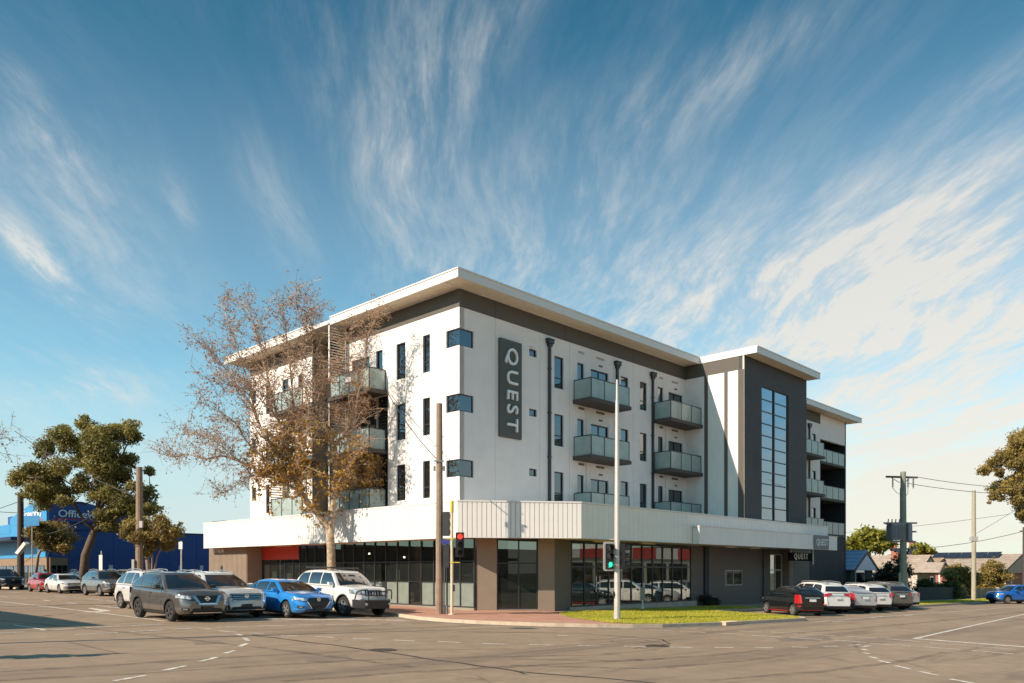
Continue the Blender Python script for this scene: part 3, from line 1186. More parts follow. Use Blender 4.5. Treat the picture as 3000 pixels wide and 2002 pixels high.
# louvre screens at the balcony ends: each slat is a blade
sl = MB()
sl.hexa([(0, -.045, -.03), (1.06, -.045, -.03), (1.06, -.035, -.045), (0, -.035, -.045), (0, .035, .045), (1.06, .035, .045), (1.06, .045, .03), (0, .045, .03)])
slat_me = sl.mesh('slat', M_SLAT)


def screen(v, z0, z1, u0=-1.06, name='louvre_screen'):
    mb = MB()
    mb.box(u0 - .05, u0, v - .05, v + .05, z0, z1)
    mb.box(-.045, -.005, v - .04, v + .04, z0, z1)
    s = mb.build(name, M_FASC, hotel)
    z = z0 + .1
    while z < z1 - .05:
        inst(slat_me, 'slat', s, (u0, v, z), scale=((-.045 - u0) / 1.06, 1, 1))
        z += .145
    return s


screen(9.02, 12.05, 15.02)
screen(9.02, 8.3, 10.85)
screen(9.02, 5.15, 7.85)
screen(15.1, 8.3, 10.85)
screen(15.1, 5.3, 7.85)
# dark blades modelled in place of the slats' shadow in the recess
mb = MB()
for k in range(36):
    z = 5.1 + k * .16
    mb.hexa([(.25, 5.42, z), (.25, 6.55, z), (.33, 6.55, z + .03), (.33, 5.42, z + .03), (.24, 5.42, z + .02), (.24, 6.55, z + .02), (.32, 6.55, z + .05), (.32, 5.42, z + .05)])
mb.build('slat_shadow', M_CHAR, hotel)
mb = MB(); mb.box(.22, .30, 6.55, 6.63, 4.95, 10.98); mb.build('recess_post', M_SLAT, hotel)
for k in (1, 2):
    window(FL(1.78), 6.9, 8.6, 11.16 - k * ST, 13.1 - k * ST, (7.75,), (), d=.06, name='balcony_door', curtain=.98)


def balcony(F, a0, a1, w, zs, panels, hidden=False, cornerpanels=1, left=True, right=True, ac=True):
    """cantilevered slab with frosted glass panels between dark posts; F's third axis points inwards so outside is negative"""
    mb = MB()
    mbox(mb, F, a0 - .08, a1 + .08, zs - .20, zs, -w - .08, -.01)
    b = mb.build('balcony', M_SLAB, hotel)
    z0, z1 = zs + .03, zs + 1.03
    mbr = MB()
    mbox(mbr, F, a0, a1, z1, z1 + .045, -w, -w + .045)
    for aa, on in ((a0, left), (a1 - .045, right)):
        if on:
            mbox(mbr, F, aa, aa + .045, z1, z1 + .045, -w + .045, -.02)
    mbr.build('handrail', M_FRAME, b)
    step = (a1 - a0) / panels
    for i in range(panels + 1):
        p = MB()
        x = a0 + i * step
        x = min(max(x - .02, a0), a1 - .045)
        mbox(p, F, x, x + .045, zs - .02, z1, -w, -w + .045)
        p.build('post', M_FRAME, b)
        if i < panels:
            g = MB()
            mbox(g, F, a0 + i * step + .035, a0 + (i + 1) * step - .035, z0, z1 - .005, -w + .015, -w + .027)
            g.build('glass_panel', G_FROST, b)
    for aa, on in ((a0 + .015, left), (a1 - .027, right)):
        if not on:
            continue
        for j in range(cornerpanels):
            d0 = -w + .05 + j * (w - .07) / cornerpanels
            d1 = -w + .05 + (j + 1) * (w - .07) / cornerpanels
            g = MB()
            mbox(g, F, aa, aa + .012, z0, z1 - .005, d0, d1 - .02)
            g.build('glass_panel', G_FROST, b)
            p = MB()
            mbox(p, F, aa - .015, aa + .03, zs - .02, z1, d1 - .022, d1 + .018)
            p.build('post', M_FRAME, b)
    if ac:
        q = MB()
        mbox(q, F, a0 + .12, a0 + .95, zs + .02, zs + .85, -.9, -.55)
        q.build('air_conditioner', mat('air_con_grey', (.12, .12, .12), .6), b)
    return b


for k in range(3):
    zs = 11.16 - k * ST
    balcony(FR0, 8.36, 11.84, 1.2, zs, 3)
    balcony(FR0, 16.1, 19.62, 1.2, zs, 3)
    balcony(FL0, 5.55, 9.0, 1.05, zs, 4, ac=False, cornerpanels=1, left=True, right=False)
    balcony(FL0, 11.7, 15.05, 1.05, zs, 3, ac=False, left=False)
# small air conditioner hung outside the top balcony
mb = MB(); mb.box(-1.75, -1.18, 6.1, 6.75, 11.45, 11.68)
mb.build('air_conditioner', mat('pale_plastic', (.62, .62, .60), .5), hotel)

# vents, drains and downpipes
for k in range(3):
    for (a, b, z, h) in ((8.77, 9.26, 13.79, .12), (10.34, 11.08, 13.78, .12), (10.57, 10.91, 13.38, .09), (16.7, 17.1, 13.79, .12), (18.1, 18.8, 13.78, .12), (18.4, 18.7, 13.38, .09)):
        v = MB()
        v.box(a, b, -.02, -.002, z - k * ST, z + h - k * ST)
        for j in range(4):
            v.box(a + .02, b - .02, -.03, -.021, z - k * ST + .015 + j * h / 4, z - k * ST + .028 + j * h / 4)
        v.build('vent', mat('vent_pale', (.50, .46, .43), .7) if (k == 0 and h > .1) else M_VENT, hotel)


def downpipe(F, a, ztop, zbot, side=-1):
    mb = MB()
    mbox(mb, F, a - .23, a + .23, ztop - .20, ztop, -.20, -.005)
    mbox(mb, F, a - .26, a + .26, ztop, ztop + .04, -.23, -.005)
    mbox(mb, F, a - .15, a + .15, ztop - .34, ztop - .22, -.16, -.005)
    mbox(mb, F, a - .07, a + .07, zbot, ztop - .34, -.13, -.03)
    for j in range(4):
        z = zbot + .6 + j * 2.3
        mbox(mb, F, a - .115, a + .115, z, z + .05, -.14, -.004)
    mb.build('downpipe', M_PIPE, hotel)


downpipe(FR0, 6.30, 13.97, 4.95)
downpipe(FR0, 12.24, 13.93, 4.95)
downpipe(FR0, 15.88, 13.95, 4.95)
for a in (9.45, 17.35):
    for k in range(2):
        mb = MB(); mb.cyl((a, -.06, 8.3 - k * ST), (a, -.06, 10.9 - k * ST), .035, 8)
        mb.build('drain_pipe', M_WHITE, hotel)

# ---- the vertical QUEST sign
sg = MB(); sg.box(2.56, 4.10, -.14, -.005, 8.50, 13.30)
sg = sg.build('wall_sign', M_SIGNG, hotel)
sg['label'] = 'tall dark vertical sign board with white letters QUEST'
text('QUEST', 'letters', 1.06, .05, M_LETTER, sg, frame_mtx((3.33, -.19, 10.88), (0, 0, -1), (1, 0, 0)), 1.30, .002, 1.06)
mb = MB(); mb.cyl((4.12, -.1, 13.18), (4.55, -.45, 13.20), .02, 6); mb.box(4.45, 4.7, -.55, -.4, 13.1, 13.2)
mb.build('sign_light', M_FASC, hotel)

# ---- roofs


def roof(u0, u1, v0, v1, sides='lf', z0=15.075, z1=15.46):
    mb = MB(); mb.box(u0 + .06, u1, v0 + .06, v1, z0 + .03, z1 - .03)
    r = mb.build('roof', M_FASC, hotel)
    f = MB()
    if 'f' in sides:
        f.box(u0, u1, v0, v0 + .055, z0 - .03, z1 - .05)
        f.box(u0 - .03, u1, v0 - .035, v0 + .05, z1 - .045, z1 + .02)
    if 'l' in sides:
        f.box(u0, u0 + .055, v0 + .06, v1, z0 - .03, z1 - .05)
        f.box(u0 - .035, u0 + .05, v0 + .06, v1, z1 - .045, z1 + .02)
    f.build('fascia', M_FASC, r)
    return r


r1 = roof(-1.06, 19.66, -1.06, 9.0)
mb = MB()
n = 0
a = -1.0
while a < 19.5:                       # lining boards of the soffit run across the overhang
    mb.box(a, a + .19, -1.0, -.03, 15.085, 15.104)
    a += .20
a = .0
while a < 8.8:
    mb.box(-1.0, -.03, a, a + .19, 15.085, 15.104)
    a += .20
s_ = mb.build('soffit', M_SOFF, r1)
s_['kind'] = 'stuff'
mb = MB(); mb.box(-.95, -.10, -.10, -.02, 15.05, 15.085); mb.box(-.10, 19.6, -.11, -.02, 15.04, 15.084); mb.box(-.11, -.021, -.02, 8.9, 15.04, 15.084)
mb.build('eave_trim', M_FASC, r1)
mb = MB(); mb.box(.4, 19.6, 9.0, 12.0, 15.1, 15.40); mb.build('roof', M_FASC, hotel)
r2 = roof(-1.06, 9.0, 10.75, 20.8)
mb = MB()
a = 10.85
while a < 20.6:
    mb.box(-1.0, 0.4, a, a + .19, 15.085, 15.104); a += .20
s_ = mb.build('soffit', M_SOFF, r2); s_['kind'] = 'stuff'
mb = MB(); mb.box(-1.0, 2.0, 9.02, 10.74, 15.15, 15.35); mb.build('roof', M_FASC, hotel)
mb = MB(); mb.box(0.3, 9.0, 19.2, 19.5, 4.9, 15.07); mb.build('wall', M_WHITE, hotel)

# ---- stair bay that stands forward
BV = -4.1
bayw = [(21.97, 25.83, 5.18, 13.56)]
holed('bay_wall', FR(BV), 19.70, 28.66, Z0U, 15.07, bayw, M_CHAR)
# its side towards the corner: white panels between dark strips
mb = MB(); mb.box(19.68, 19.98, BV + .31, 0.0, Z0U, TOPZ)
mb.build('side_wall', M_WHITE, hotel)
mb = MB(); mb.box(19.675, 19.98, BV + .31, -.02, TOPZ, 15.07); mb.build('side_band', M_TAUPE, hotel)
for (a, b) in ((-1.63, -1.39), (-3.0, -2.77), (-4.095, -3.70)):
    q = MB(); q.box(19.655, 19.679, a, b, Z0U, TOPZ); q.build('dark_strip', M_TAUPE, hotel)
q = MB(); q.box(19.66, 19.70, BV - .005, BV + .09, Z0U, 15.07); q.build('corner_trim', M_SOFF, hotel)
q = MB(); q.box(28.4, 28.66, BV + .3, 0, Z0U, 15.07); q.build('bay_wall', M_CHAR, hotel)
for z in (9.2,):
    q = MB(); q.box(19.75, 21.97, BV - .006, BV - .002, z, z + .02); q.box(25.83, 28.6, BV - .006, BV - .002, z, z + .02)
    q.build('render_joint', MATS['joint_dark'], hotel)
rb = roof(19.68, 28.9, -4.95, 8.0, 'f')
mb = MB(); mb.box(19.64, 19.70, -4.95, -.9, 15.06, 15.48); mb.build('fascia', M_FASC, rb)
mb = MB(); mb.box(19.8, 28.85, -4.89, BV - .01, 15.07, 15.10); mb.build('soffit', M_SOFF, rb)
# tall stair window: eleven rows of two panes
F_BAY = FR(BV)
rows = 11
zb0, zb1 = 5.18, 13.56
hh = (zb1 - zb0) / rows
mb = MB()
for a in (21.975, 23.80, 25.72):
    mbox(mb, F_BAY, a, a + (.11 if a < 25 else .105), zb0, zb1, .05, .14)
mbox(mb, F_BAY, 23.74, 23.80, zb0, zb1, .02, .13)
for j in range(rows + 1):
    mbox(mb, F_BAY, 22.085, 25.72, zb0 + j * hh - (.035 if j else 0), zb0 + j * hh + (.035 if j < rows else 0), .06, .13)
sw = mb.build('stair_window', M_FRAME, hotel)
G_STAIR = glassmat('stair_glass', (.22, .27, .32), .35, .012, (.52, .61, .72), .42, .02)
for j in range(rows):
    for (a, b) in ((22.085, 23.74), (23.91, 25.72)):
        q = MB()
        t = random.Random(j * 7 + int(a)).uniform(-.006, .006)
        q.hexa([(a, BV + .09 + t, zb0 + j * hh + .035), (b, BV + .09 - t, zb0 + j * hh + .035), (b, BV + .10 - t, zb0 + j * hh + .035), (a, BV + .10 + t, zb0 + j * hh + .035),
                (a, BV + .09 - t, zb0 + (j + 1) * hh - .035), (b, BV + .09, zb0 + (j + 1) * hh - .035), (b, BV + .10, zb0 + (j + 1) * hh - .035), (a, BV + .10 - t, zb0 + (j + 1) * hh - .035)])
        q.build('pane', G_STAIR, sw)
mb = MB(); mb.box(20.2, 28.2, -1.2, -1.0, 4.9, 15.0); mb.build('inner_wall', M_INT, hotel)

# ---- far wing along the side street
third = [(39.25, 40.05, 11.9, 13.25)]
holed('wall', FR0, 28.68, 40.88, Z0U, TOPZ, [(h[0], h[1], h[2] - k * ST, h[3] - k * ST) for h in third for k in range(3)], M_WHITE)
for k in range(3):
    window(FR0, 39.25, 40.05, 11.9 - k * ST, 13.25 - k * ST)
mb = MB(); mb.box(28.68, 40.88, -.02, .25, TOPZ, 15.07); mb.build('eave_band', M_TAUPE, hotel)
mb = MB(); mb.box(40.88, 46.2, -.01, .25, 13.0, 15.07); mb.build('wall', M_WHITE, hotel)
mb = MB(); mb.box(46.2, 46.42, -.02, 12, .0, 15.07); mb.box(40.6, 40.88, .3, 3.0, 4.9, 14.2); mb.box(40.88, 46.2, 2.7, 3.0, 4.9, 13.0)
mb.build('recess_wall', M_BLACKW, hotel)
downpipe(FR0, 38.6, 13.9, 4.95)
for k in range(3):
    zs = 11.16 - k * ST
    balcony(FR0, 35.2, 38.75, 1.2, zs, 3, ac=False)
    b = balcony(FR(.9), 40.95, 46.15, .9, zs, 4, ac=False, left=False, right=False)
    q = MB(); q.box(40.9, 46.18, .9, 2.7, zs - .2, zs); q.build('floor_slab', M_SLAB, b)
r3 = roof(28.92, 47.5, -1.0, 10.0, 'f')
mb = MB(); mb.box(29, 47.4, -.94, -.03, 15.085, 15.104); mb.build('soffit', M_SOFF, r3)
mb = MB(); mb.box(32.0, 46.19, .0, .3, -1.2, 4.88); mb.build('ground_wall', M_BLACKW, hotel)
mb = MB(); mb.box(33.4, 35.0, -.06, -.01, -.6, 2.3); dd = mb.build('side_door', M_FRAME, hotel)
mb = MB(); mb.box(33.45, 33.52, -.08, -.065, -.6, 2.6); mb.box(34.9, 34.97, -.08, -.065, -.6, 2.6); mb.box(33.52, 34.9, -.08, -.065, 1.5, 1.56); mb.build('frame', mat('grey_steel', (.35, .35, .35), .4, .6), dd)

# ---- street canopy with ribbed metal fascia
CZ0, CZ1 = 3.42, 5.01
CL, CR = -1.7, -5.1
PA, PB = (CL, -1.73), (2.66, CR)
mb = MB()
mb.prism([(CL + .12, 22.3), (CL + .12, -1.62), (2.74, CR + .12), (29.75, CR + .12), (29.75, .1), (.1, .1), (.1, 22.3)], CZ1 - .20, CZ1 - .08)
mb.prism([(CL + .12, 22.3), (CL + .12, -1.62), (2.74, CR + .12), (29.75, CR + .12), (29.75, .1), (.1, .1), (.1, 22.3)], CZ0 + .02, CZ0 + .10, 1)
can = mb.build('canopy', [M_FASC, M_SOFF], hotel)
# backing sheet of the fascia
mb = MB()
mb.prism([(CL + .05, 22.35), (CL + .05, PA[1] + .03), (PB[0] + .02, CR + .05), (29.8, CR + .05), (29.8, CR + .11), (PB[0] + .04, CR + .11), (CL + .11, PA[1] + .06), (CL + .11, 22.35)], CZ0 + .005, CZ1 - .01)
mb.box(CL + .05, .1, 22.36, 22.40, CZ0 + .005, CZ1 - .01)
mb.box(29.81, 29.85, CR + .05, 0, CZ0 + .9, CZ1 - .01)
mb.build('backing_sheet', mat('groove_grey', (.52, .48, .44), .6), can)


def panel_run(p, q, w):
    p, q = Vector(p), Vector(q)
    L = (q - p).length
    n = int(round(L / w))
    w = L / n
    t = (q - p) / L
    ang = math.atan2(t.y, t.x)
    mb = MB()
    g = .012
    mb.hexa([(g, 0, 0), (w - g, 0, 0), (w - g, .045, 0), (g, .045, 0), (g, 0, CZ1 - CZ0 - .06), (w - g, 0, CZ1 - CZ0 - .06), (w - g, .045, CZ1 - CZ0 - .06), (g, .045, CZ1 - CZ0 - .06)])
    me = mb.mesh('panel', M_CLAD)
    for i in range(n):
        a = p + t * (i * w)
        inst(me, 'panel', can, (a.x, a.y, CZ0), (0, 0, ang))
    # cap flashing and bottom trim
    nrm = Vector((t.y, -t.x))
    for (z0, z1, d0, d1) in ((CZ1 - .055, CZ1 + .015, .02, -.14), (CZ0 - .03, CZ0 - .001, .006, -.10)):
        c = [p + nrm * d0, q + nrm * d0, q + nrm * d1, p + nrm * d1]
        b = MB(); b.prism([tuple(x) for x in c], z0, z1)
        b.build('flashing', M_FASC, can)


panel_run((CL, 22.35), PA, .21)
panel_run(PA, PB, .21)
# side-street fascia: the ribs are too fine to pick apart
mb = MB()
a = 2.70
while a < 29.7:
    mb.box(a, a + .392, CR + .030, CR + .049, CZ0, CZ1 - .06); a += .40
o = mb.build('ribbed_sheet', M_CLAD, can); o['kind'] = 'stuff'
mb = MB(); mb.box(2.66, 29.85, CR - .02, CR + .14, CZ1 - .055, CZ1 + .015); mb.box(2.69, 29.8, CR, CR + .10, CZ0 - .03, CZ0 - .001)
mb.build('flashing', M_FASC, can)
# lower entrance canopy in front of it
EV = -5.52
mb = MB()
mb.box(12.05, 30.5, EV + .05, CR - .025, 4.20, 4.27)
mb.box(12.11, 30.45, EV + .05, CR + .01, 3.385, 3.42, 1)
mb.box(12.05, 12.10, EV + .05, CR - .002, 3.37, 4.31)
mb.box(30.45, 30.5, EV + .05, CR - .002, 3.37, 4.31)
ec = mb.build('entrance_canopy', [M_FASC, M_SOFF], hotel)
mb = MB()
a = 12.05
while a < 30.4:
    mb.box(a, a + .193, EV + .025, EV + .045, 3.37, 4.30); a += .20
o = mb.build('ribbed_sheet', M_CLAD, ec); o['kind'] = 'stuff'
mb = MB(); mb.box(12.02, 30.53, EV - .02, EV + .10, 4.302, 4.335); mb.box(11.0, 30.45, CR - .035, CR - .022, 4.34, 4.37)
mb.build('flashing', M_FASC, ec)
cs = MB(); cs.box(26.5, 28.85, EV - .05, EV - .022, 3.40, 4.31)
cs = cs.build('canopy_sign', mat('sign_grey', (.20, .20, .20), .6), hotel)
cs['label'] = 'square grey sign with white QUEST on the entrance canopy'
text('QUEST', 'letters', .62, .012, M_LETTER, cs, frame_mtx((27.68, EV - .065, 3.83), (1, 0, 0), (0, 0, 1)), 1.0, .004)
hs = MB(); hs.box(25.2, 28.75, -4.46, -4.36, 2.62, 3.16)
hs = hs.build('hanging_sign', mat('sign_black', (.006, .006, .006), .9, spec=.1), hotel)
hs['label'] = 'black sign with QUEST hanging below the canopy'
text('QUEST', 'letters', .52, .008, mat('letter_cream', (.85, .80, .70), .5), hs, frame_mtx((26.95, -4.47, 2.90), (1, 0, 0), (0, 0, 1)), 1.35, .002, 1.1)
mb = MB()
for a in (25.5, 28.4):
    mb.box(a, a + .05, -4.44, -4.39, 3.16, 3.40)
mb.box(28.95, 29.03, -4.45, -4.38, 2.4, 3.40)
mb.build('sign_bracket', M_FASC, hs)
# strip lamps under the canopy
for (a, b) in ((-.9, 14.0), (-.9, 10.5), (-.9, 7.5), (-.9, 4.2), (-.9, 1.0)):
    mb = MB(); mb.box(a - .1, a + .1, b - .75, b + .75, CZ0 - .06, CZ0 + .018); mb.build('strip_lamp', mat('lamp_diffuser', (.75, .62, .46), .6), can)
for a in (6.5, 10.5, 19.5, 22.5):
    mb = MB(); mb.box(a - .6, a + .6, -3.4, -3.2, CZ0 - .06, CZ0 + .018); mb.build('strip_lamp', MATS['lamp_diffuser'], can)
mb = MB(); mb.box(-1.2, .2, 20.6, 22.2, CZ1 - .08, CZ1 + .12); mb.build('roof_vent', M_PIPE, hotel)

# ---- ground floor: glazing to the main street
GZ0, GZ1 = .32, 3.46
mull = [-1.0 + i * .932 for i in range(16)] + [13.69, 14.4, 15.3, 16.2, 17.1, 17.95]
mull = sorted(set(round(m_, 2) for m_ in mull if m_ < 17.96))
mb = MB()
for m_ in mull:
    mb.box(-.03, .07, m_ - .03, m_ + .03, GZ0, GZ1)
mb.box(-.03, .07, -1.03, 17.98, GZ0 - .06, GZ0)
mb.box(-.025, .065, -1.0, 17.95, 2.36, 2.43)
mb.box(-.025, .065, -1.0, 17.95, 1.40, 1.43)
sg2 = mb.build('shop_window', M_FRAME, hotel)
rs = random.Random(5)
for a, b in zip(mull[:-1], mull[1:]):
    if b - a < .2:
        continue
    for (z0, z1) in ((GZ0, 1.40), (1.43, 2.36), (2.43, GZ1)):
        if z0 < 1 and 15.2 < a < 17.0:
            continue
        q = MB(); q.box(.015, .027, a + .03, b - .03, z0, z1)
        q.build('pane', G_FROSTW if (z0 < 1 and a < 6.0 and not 2.7 < a < 3.6) else G_SHOP, sg2)
mb = MB(); mb.box(-.06, .10, -1.03, 18.0, -.2, GZ0 - .061); mb.build('plinth', M_BROWN, hotel)
mb = MB(); mb.box(-.06, -.035, 13.72, 17.92, 2.62, 3.42)
mb.build('red_panel', mat('red_film', (.50, .045, .025), .5, var=.12, vscale=1.2), hotel)
mb = MB(); mb.box(-1.0, .2, 18.0, 22.9, -.2, CZ0); arw = mb.build('end_wall', M_BROWN, hotel)
mb = MB()
a = 18.05
while a < 22.95:
    mb.box(-1.035, -1.001, a, a + .11, -.1, CZ0 - .01); a += .16
o = mb.build('vertical_battens', M_BROWN, arw); o['kind'] = 'stuff'
text('AT REAR', 'letters', .34, .01, M_LETTER, hotel, frame_mtx((-1.06, 21.55, 3.23), (0, -1, 0), (0, 0, 1)), 1.0, .004)

for i, (v_, z_, w_, h_, c_) in enumerate(((17.5, 1.0, .34, 1.3, 'shop_orange'), (16.6, 1.5, .5, .4, 'paper_white'), (14.9, 1.4, .55, .42, 'paper_white'), (13.3, 1.2, .5, .8, 'shop_orange'), (11.2, 1.0, .4, .6, 'paper_white'), (9.3, 1.6, .5, .3, 'shop_orange'), (4.6, 1.5, .3, .5, 'paper_white'))):
    mb = MB(); mb.box(.032, .038, v_ - w_ / 2, v_ + w_ / 2, z_, z_ + h_)
    mb.build('poster', mat('shop_orange', (.60, .13, .04), .6, var=.35, vscale=5) if c_ == 'shop_orange' else mat('paper_white', (.60, .58, .54), .7, var=.2, vscale=8), sg2)
# corner chamfer: brown panels either side of two tall panes
CA, CB = Vector((.12, -1.03)), Vector((2.99, -3.24))
ct = (CB - CA).normalized(); cl = (CB - CA).length
cn = Vector((ct.y, -ct.x))


def FC(a, z, d):
    p = CA + ct * a - cn * d
    return (p.x, p.y, z)


mb = MB(); mbox(mb, FC, 0, .92, -.3, CZ0, -.02, .3); mb.build('brown_panel', M_BROWN, hotel)
mb = MB(); mbox(mb, FC, 2.85, cl, -.3, CZ0, -.02, .3); mb.build('brown_panel', M_BROWN, hotel)
mb = MB(); mbox(mb, FC, .92, 2.85, -.3, .18, .0, .25); mb.build('plinth', M_BROWN, hotel)
cwf = window(FC, .93, 2.84, .18, CZ0, (1.95,), (2.30,), d=.06, fw=.06, name='shop_window', glass=G_SHOP)
q = MB(); mbox(q, FC, 2.0, 2.78, .25, 1.35, .10, .108); q.build('frosted_film', G_FROSTW, cwf)
# return and glazing to the side street
RV = -2.62
mb = MB(); mb.prism([(2.995, -3.255), (4.95, RV), (4.95, RV + .3), (3.3, RV + .1)], -.4, CZ0); mb.build('brown_panel', M_DBROWN, hotel)
mul2 = [4.97 + i * (16.0 - 4.97) / 11 for i in range(12)]
F2 = FR(RV)
mb = MB()
for m_ in mul2:
    mbox(mb, F2, m_ - .03, m_ + .03, .26, 3.30, -.03, .07)
mbox(mb, F2, 4.97, 16.0, .20, .26, -.03, .07)
mbox(mb, F2, 4.97, 16.0, 2.12, 2.19, -.025, .065)
mbox(mb, F2, 4.97, 16.0, 3.30, 3.46, -.03, .07)
sg3 = mb.build('shop_window', M_FRAME, hotel)
G_SHOPR = glassmat('side_shop_glass', (.60, .68, .64), .80, .01, (.95, .97, .95), .22, .012)
for i, (a, b) in enumerate(zip(mul2[:-1], mul2[1:])):
    for (z0, z1) in ((.26, 2.12), (2.19, 3.30)):
        q = MB(); mbox(q, F2, a + .03, b - .03, z0, z1, .015, .027)
        q.build('pane', G_SHOPR, sg3)
    if i in (0, 1):
        q = MB(); mbox(q, F2, a + .03, b - .03, .27, 1.12, .03, .036); q.build('frosted_film', G_FROSTW, sg3)
    if i in (2, 3, 6):
        q = MB(); mbox(q, F2, a + .05, b - .05, .27, .98, .05, .056)
        q.build('poster', mat('blue_poster', (.10, .34, .52), .6, var=.5, vscale=9, col2=(.45, .62, .68), vs2=14), sg3)
mb = MB()
for a in (6.85, 7.15):
    mb.cyl((a, RV - .07, .9), (a, RV - .07, 1.7), .018, 8)
mb.build('door_handle', mat('steel', (.6, .6, .6), .3, .9), sg3)
mb = MB(); mb.box(4.6, 16.3, RV - .22, RV + .1, -.45, .195); mb.build('plinth', M_CONC, hotel)
# dark wall with a square window, then the entrance
holed('ground_wall', F2, 16.0, 25.1, -.5, CZ0, [(20.05, 22.35, 1.02, 2.0)], M_DBROWN)
window(F2, 20.05, 22.35, 1.02, 2.0, (21.15,), (), d=.05, fw=.07, fm=mat('pale_frame', (.45, .38, .30), .6))
mb = MB(); mb.box(17.45, 17.95, RV - .09, RV - .01, -.4, CZ0 - .02); mb.build('wall_recess', M_BLACKW, hotel)
mb = MB(); mb.box(25.1, 26.0, RV - .12, RV + .2, -.5, CZ0); mb.build('entrance_pier', M_TAUPE, hotel)
ent = window(F2, 26.0, 28.1, -.35, 3.1, (27.05,), (2.0,), d=.05, fw=.07, name='entrance_door', glass=G_SHOPR, fm=M_SLAT)
mb = MB(); mb.box(26.0, 28.1, RV, RV + .1, 3.1, CZ0); mb.build('ground_wall', M_DBROWN, hotel)
mb = MB(); mb.box(28.1, 28.75, RV - .5, RV + .2, -.6, CZ0); mb.build('entrance_pier', mat('stone_pier', (.24, .17, .13), .8, var=.2, vscale=3), hotel)
mb = MB(); mb.box(28.75, 32.6, RV, RV + .3, -.6, CZ0); mb.build('ground_wall', M_DBROWN, hotel)
mb = MB(); mb.box(32.3, 32.6, RV + .3, 0, -.6, CZ0); mb.build('ground_wall', M_BLACKW, hotel)
mb = MB(); mb.box(16.0, 32.5, RV + .05, -.1, -.6, -.5); mb.build('floor_slab', M_CONC, hotel)

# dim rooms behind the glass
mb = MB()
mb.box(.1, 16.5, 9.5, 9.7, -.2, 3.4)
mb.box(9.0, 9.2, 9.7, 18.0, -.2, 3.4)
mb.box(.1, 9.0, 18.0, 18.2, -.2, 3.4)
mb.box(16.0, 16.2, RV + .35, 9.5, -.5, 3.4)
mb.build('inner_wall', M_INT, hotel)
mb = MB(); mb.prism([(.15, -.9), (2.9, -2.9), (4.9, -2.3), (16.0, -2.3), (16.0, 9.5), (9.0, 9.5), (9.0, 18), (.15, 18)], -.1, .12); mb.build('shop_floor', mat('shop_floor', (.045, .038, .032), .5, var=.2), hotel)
# things seen through the glass
SHL = ['stocked shelf behind the glass nearest the brown end wall', 'stocked shelf behind the red panel of the shopfront', 'stocked shelf behind the glass just past the red panel', 'stocked shelf behind the glass at the plane tree trunk', 'stocked shelf behind the side street glass nearest the corner', 'stocked shelf in the middle of the side street shop', 'stocked shelf at the dark wall end of the side street shop']
M_SHELF = mat('shelf_goods', (.28, .22, .17), .8, var=.6, vscale=7, col2=(.42, .12, .05), vs2=2.2)
for i, (u, v, du, dv, h) in enumerate(((1.6, 16.8, .6, 1.0, 2.0), (2.2, 14.3, .6, 1.2, 1.6), (2.0, 12.2, .5, 1.4, 1.9), (2.6, 9.6, .6, 1.5, 1.7), (7.0, 1.5, .7, 1.2, 1.8), (11.0, 1.0, 1.6, .5, 1.7), (13.8, .8, 1.4, .5, 1.9))):
    mb = MB()
    for k in range(4):
        mb.box(u, u + du, v, v + dv, .12 + k * h / 4, .15 + k * h / 4)
        for j in range(5):
            jj = j / 5
            hgt = random.Random(i * 31 + k * 5 + j).uniform(.15, h / 4 - .06)
            mb.box(u + .03, u + du - .03, v + .03 + jj * (dv - .05), v + .03 + (jj + .16) * (dv - .05), .15 + k * h / 4, .15 + k * h / 4 + hgt)
    mb.box(u, u + .03, v, v + .03, .12, .12 + h); mb.box(u + du - .03, u + du, v + dv - .03, v + dv, .12, .12 + h)
    mb.build('shop_shelf', M_SHELF, label=SHL[i], category='shelf', group='shelves inside the ground floor shops')
for o in [o for o in COL.objects if o.name.startswith('shop_shelf')]:
    o.location = (C0.x, C0.y, 0); o.rotation_euler = (0, 0, UROT)
for i, (u, v) in enumerate(((.8, 8.2), (.9, 5.6), (1.0, 3.2), (2.2, .4))):
    t = thing('cafe_table', ['round cafe table behind the glass above the white four-wheel drive', 'round cafe table behind the glass just past the four-wheel drive', 'round cafe table behind the glass at the timber pole', 'round cafe table behind the slanted corner panes'][i], 'table', (C0.x + u * UX + v * VX, C0.y + u * UY + v * VY, .12), UROT, 'cafe tables behind the glass')
    mb = MB(); mb.cyl((0, 0, .70), (0, 0, .74), .38, 16); mb.build('table_top', mat('table_wood', (.30, .20, .12), .5), t)
    mb = MB(); mb.cyl((0, 0, 0), (0, 0, .70), .03, 8); mb.cyl((0, 0, 0), (0, 0, .03), .24, 12); mb.build('pedestal', M_FRAME, t)
M_GLOW = emit('warm_lamp', (1, .86, .62), 5.0)
for i, (u, v) in enumerate(((1.2, 8.6), (1.4, 5.8), (1.4, 2.9), (2.4, .6), (6.4, .2), (12.0, .0))):
    p = UV(u, v)
    mb = MB(); mb.cyl((0, 0, 0), (0, 0, .09), .05, 10); mb.cyl((0, 0, .1), (0, 0, .5), .008, 5, 1)
    o = mb.build('pendant_lamp', [M_GLOW, M_FRAME], loc=(p.x, p.y, 2.62 if i % 2 else 2.85))
    tag(o, 'small lit pendant lamp inside the shop, ' + ['above the white four-wheel drive', 'between four-wheel drive and timber pole', 'behind the timber pole', 'behind the slanted corner panes', 'near the start of the side street glass', 'near the far end of the side street glass'][i], 'lamp', 'pendant lamps inside the shops')

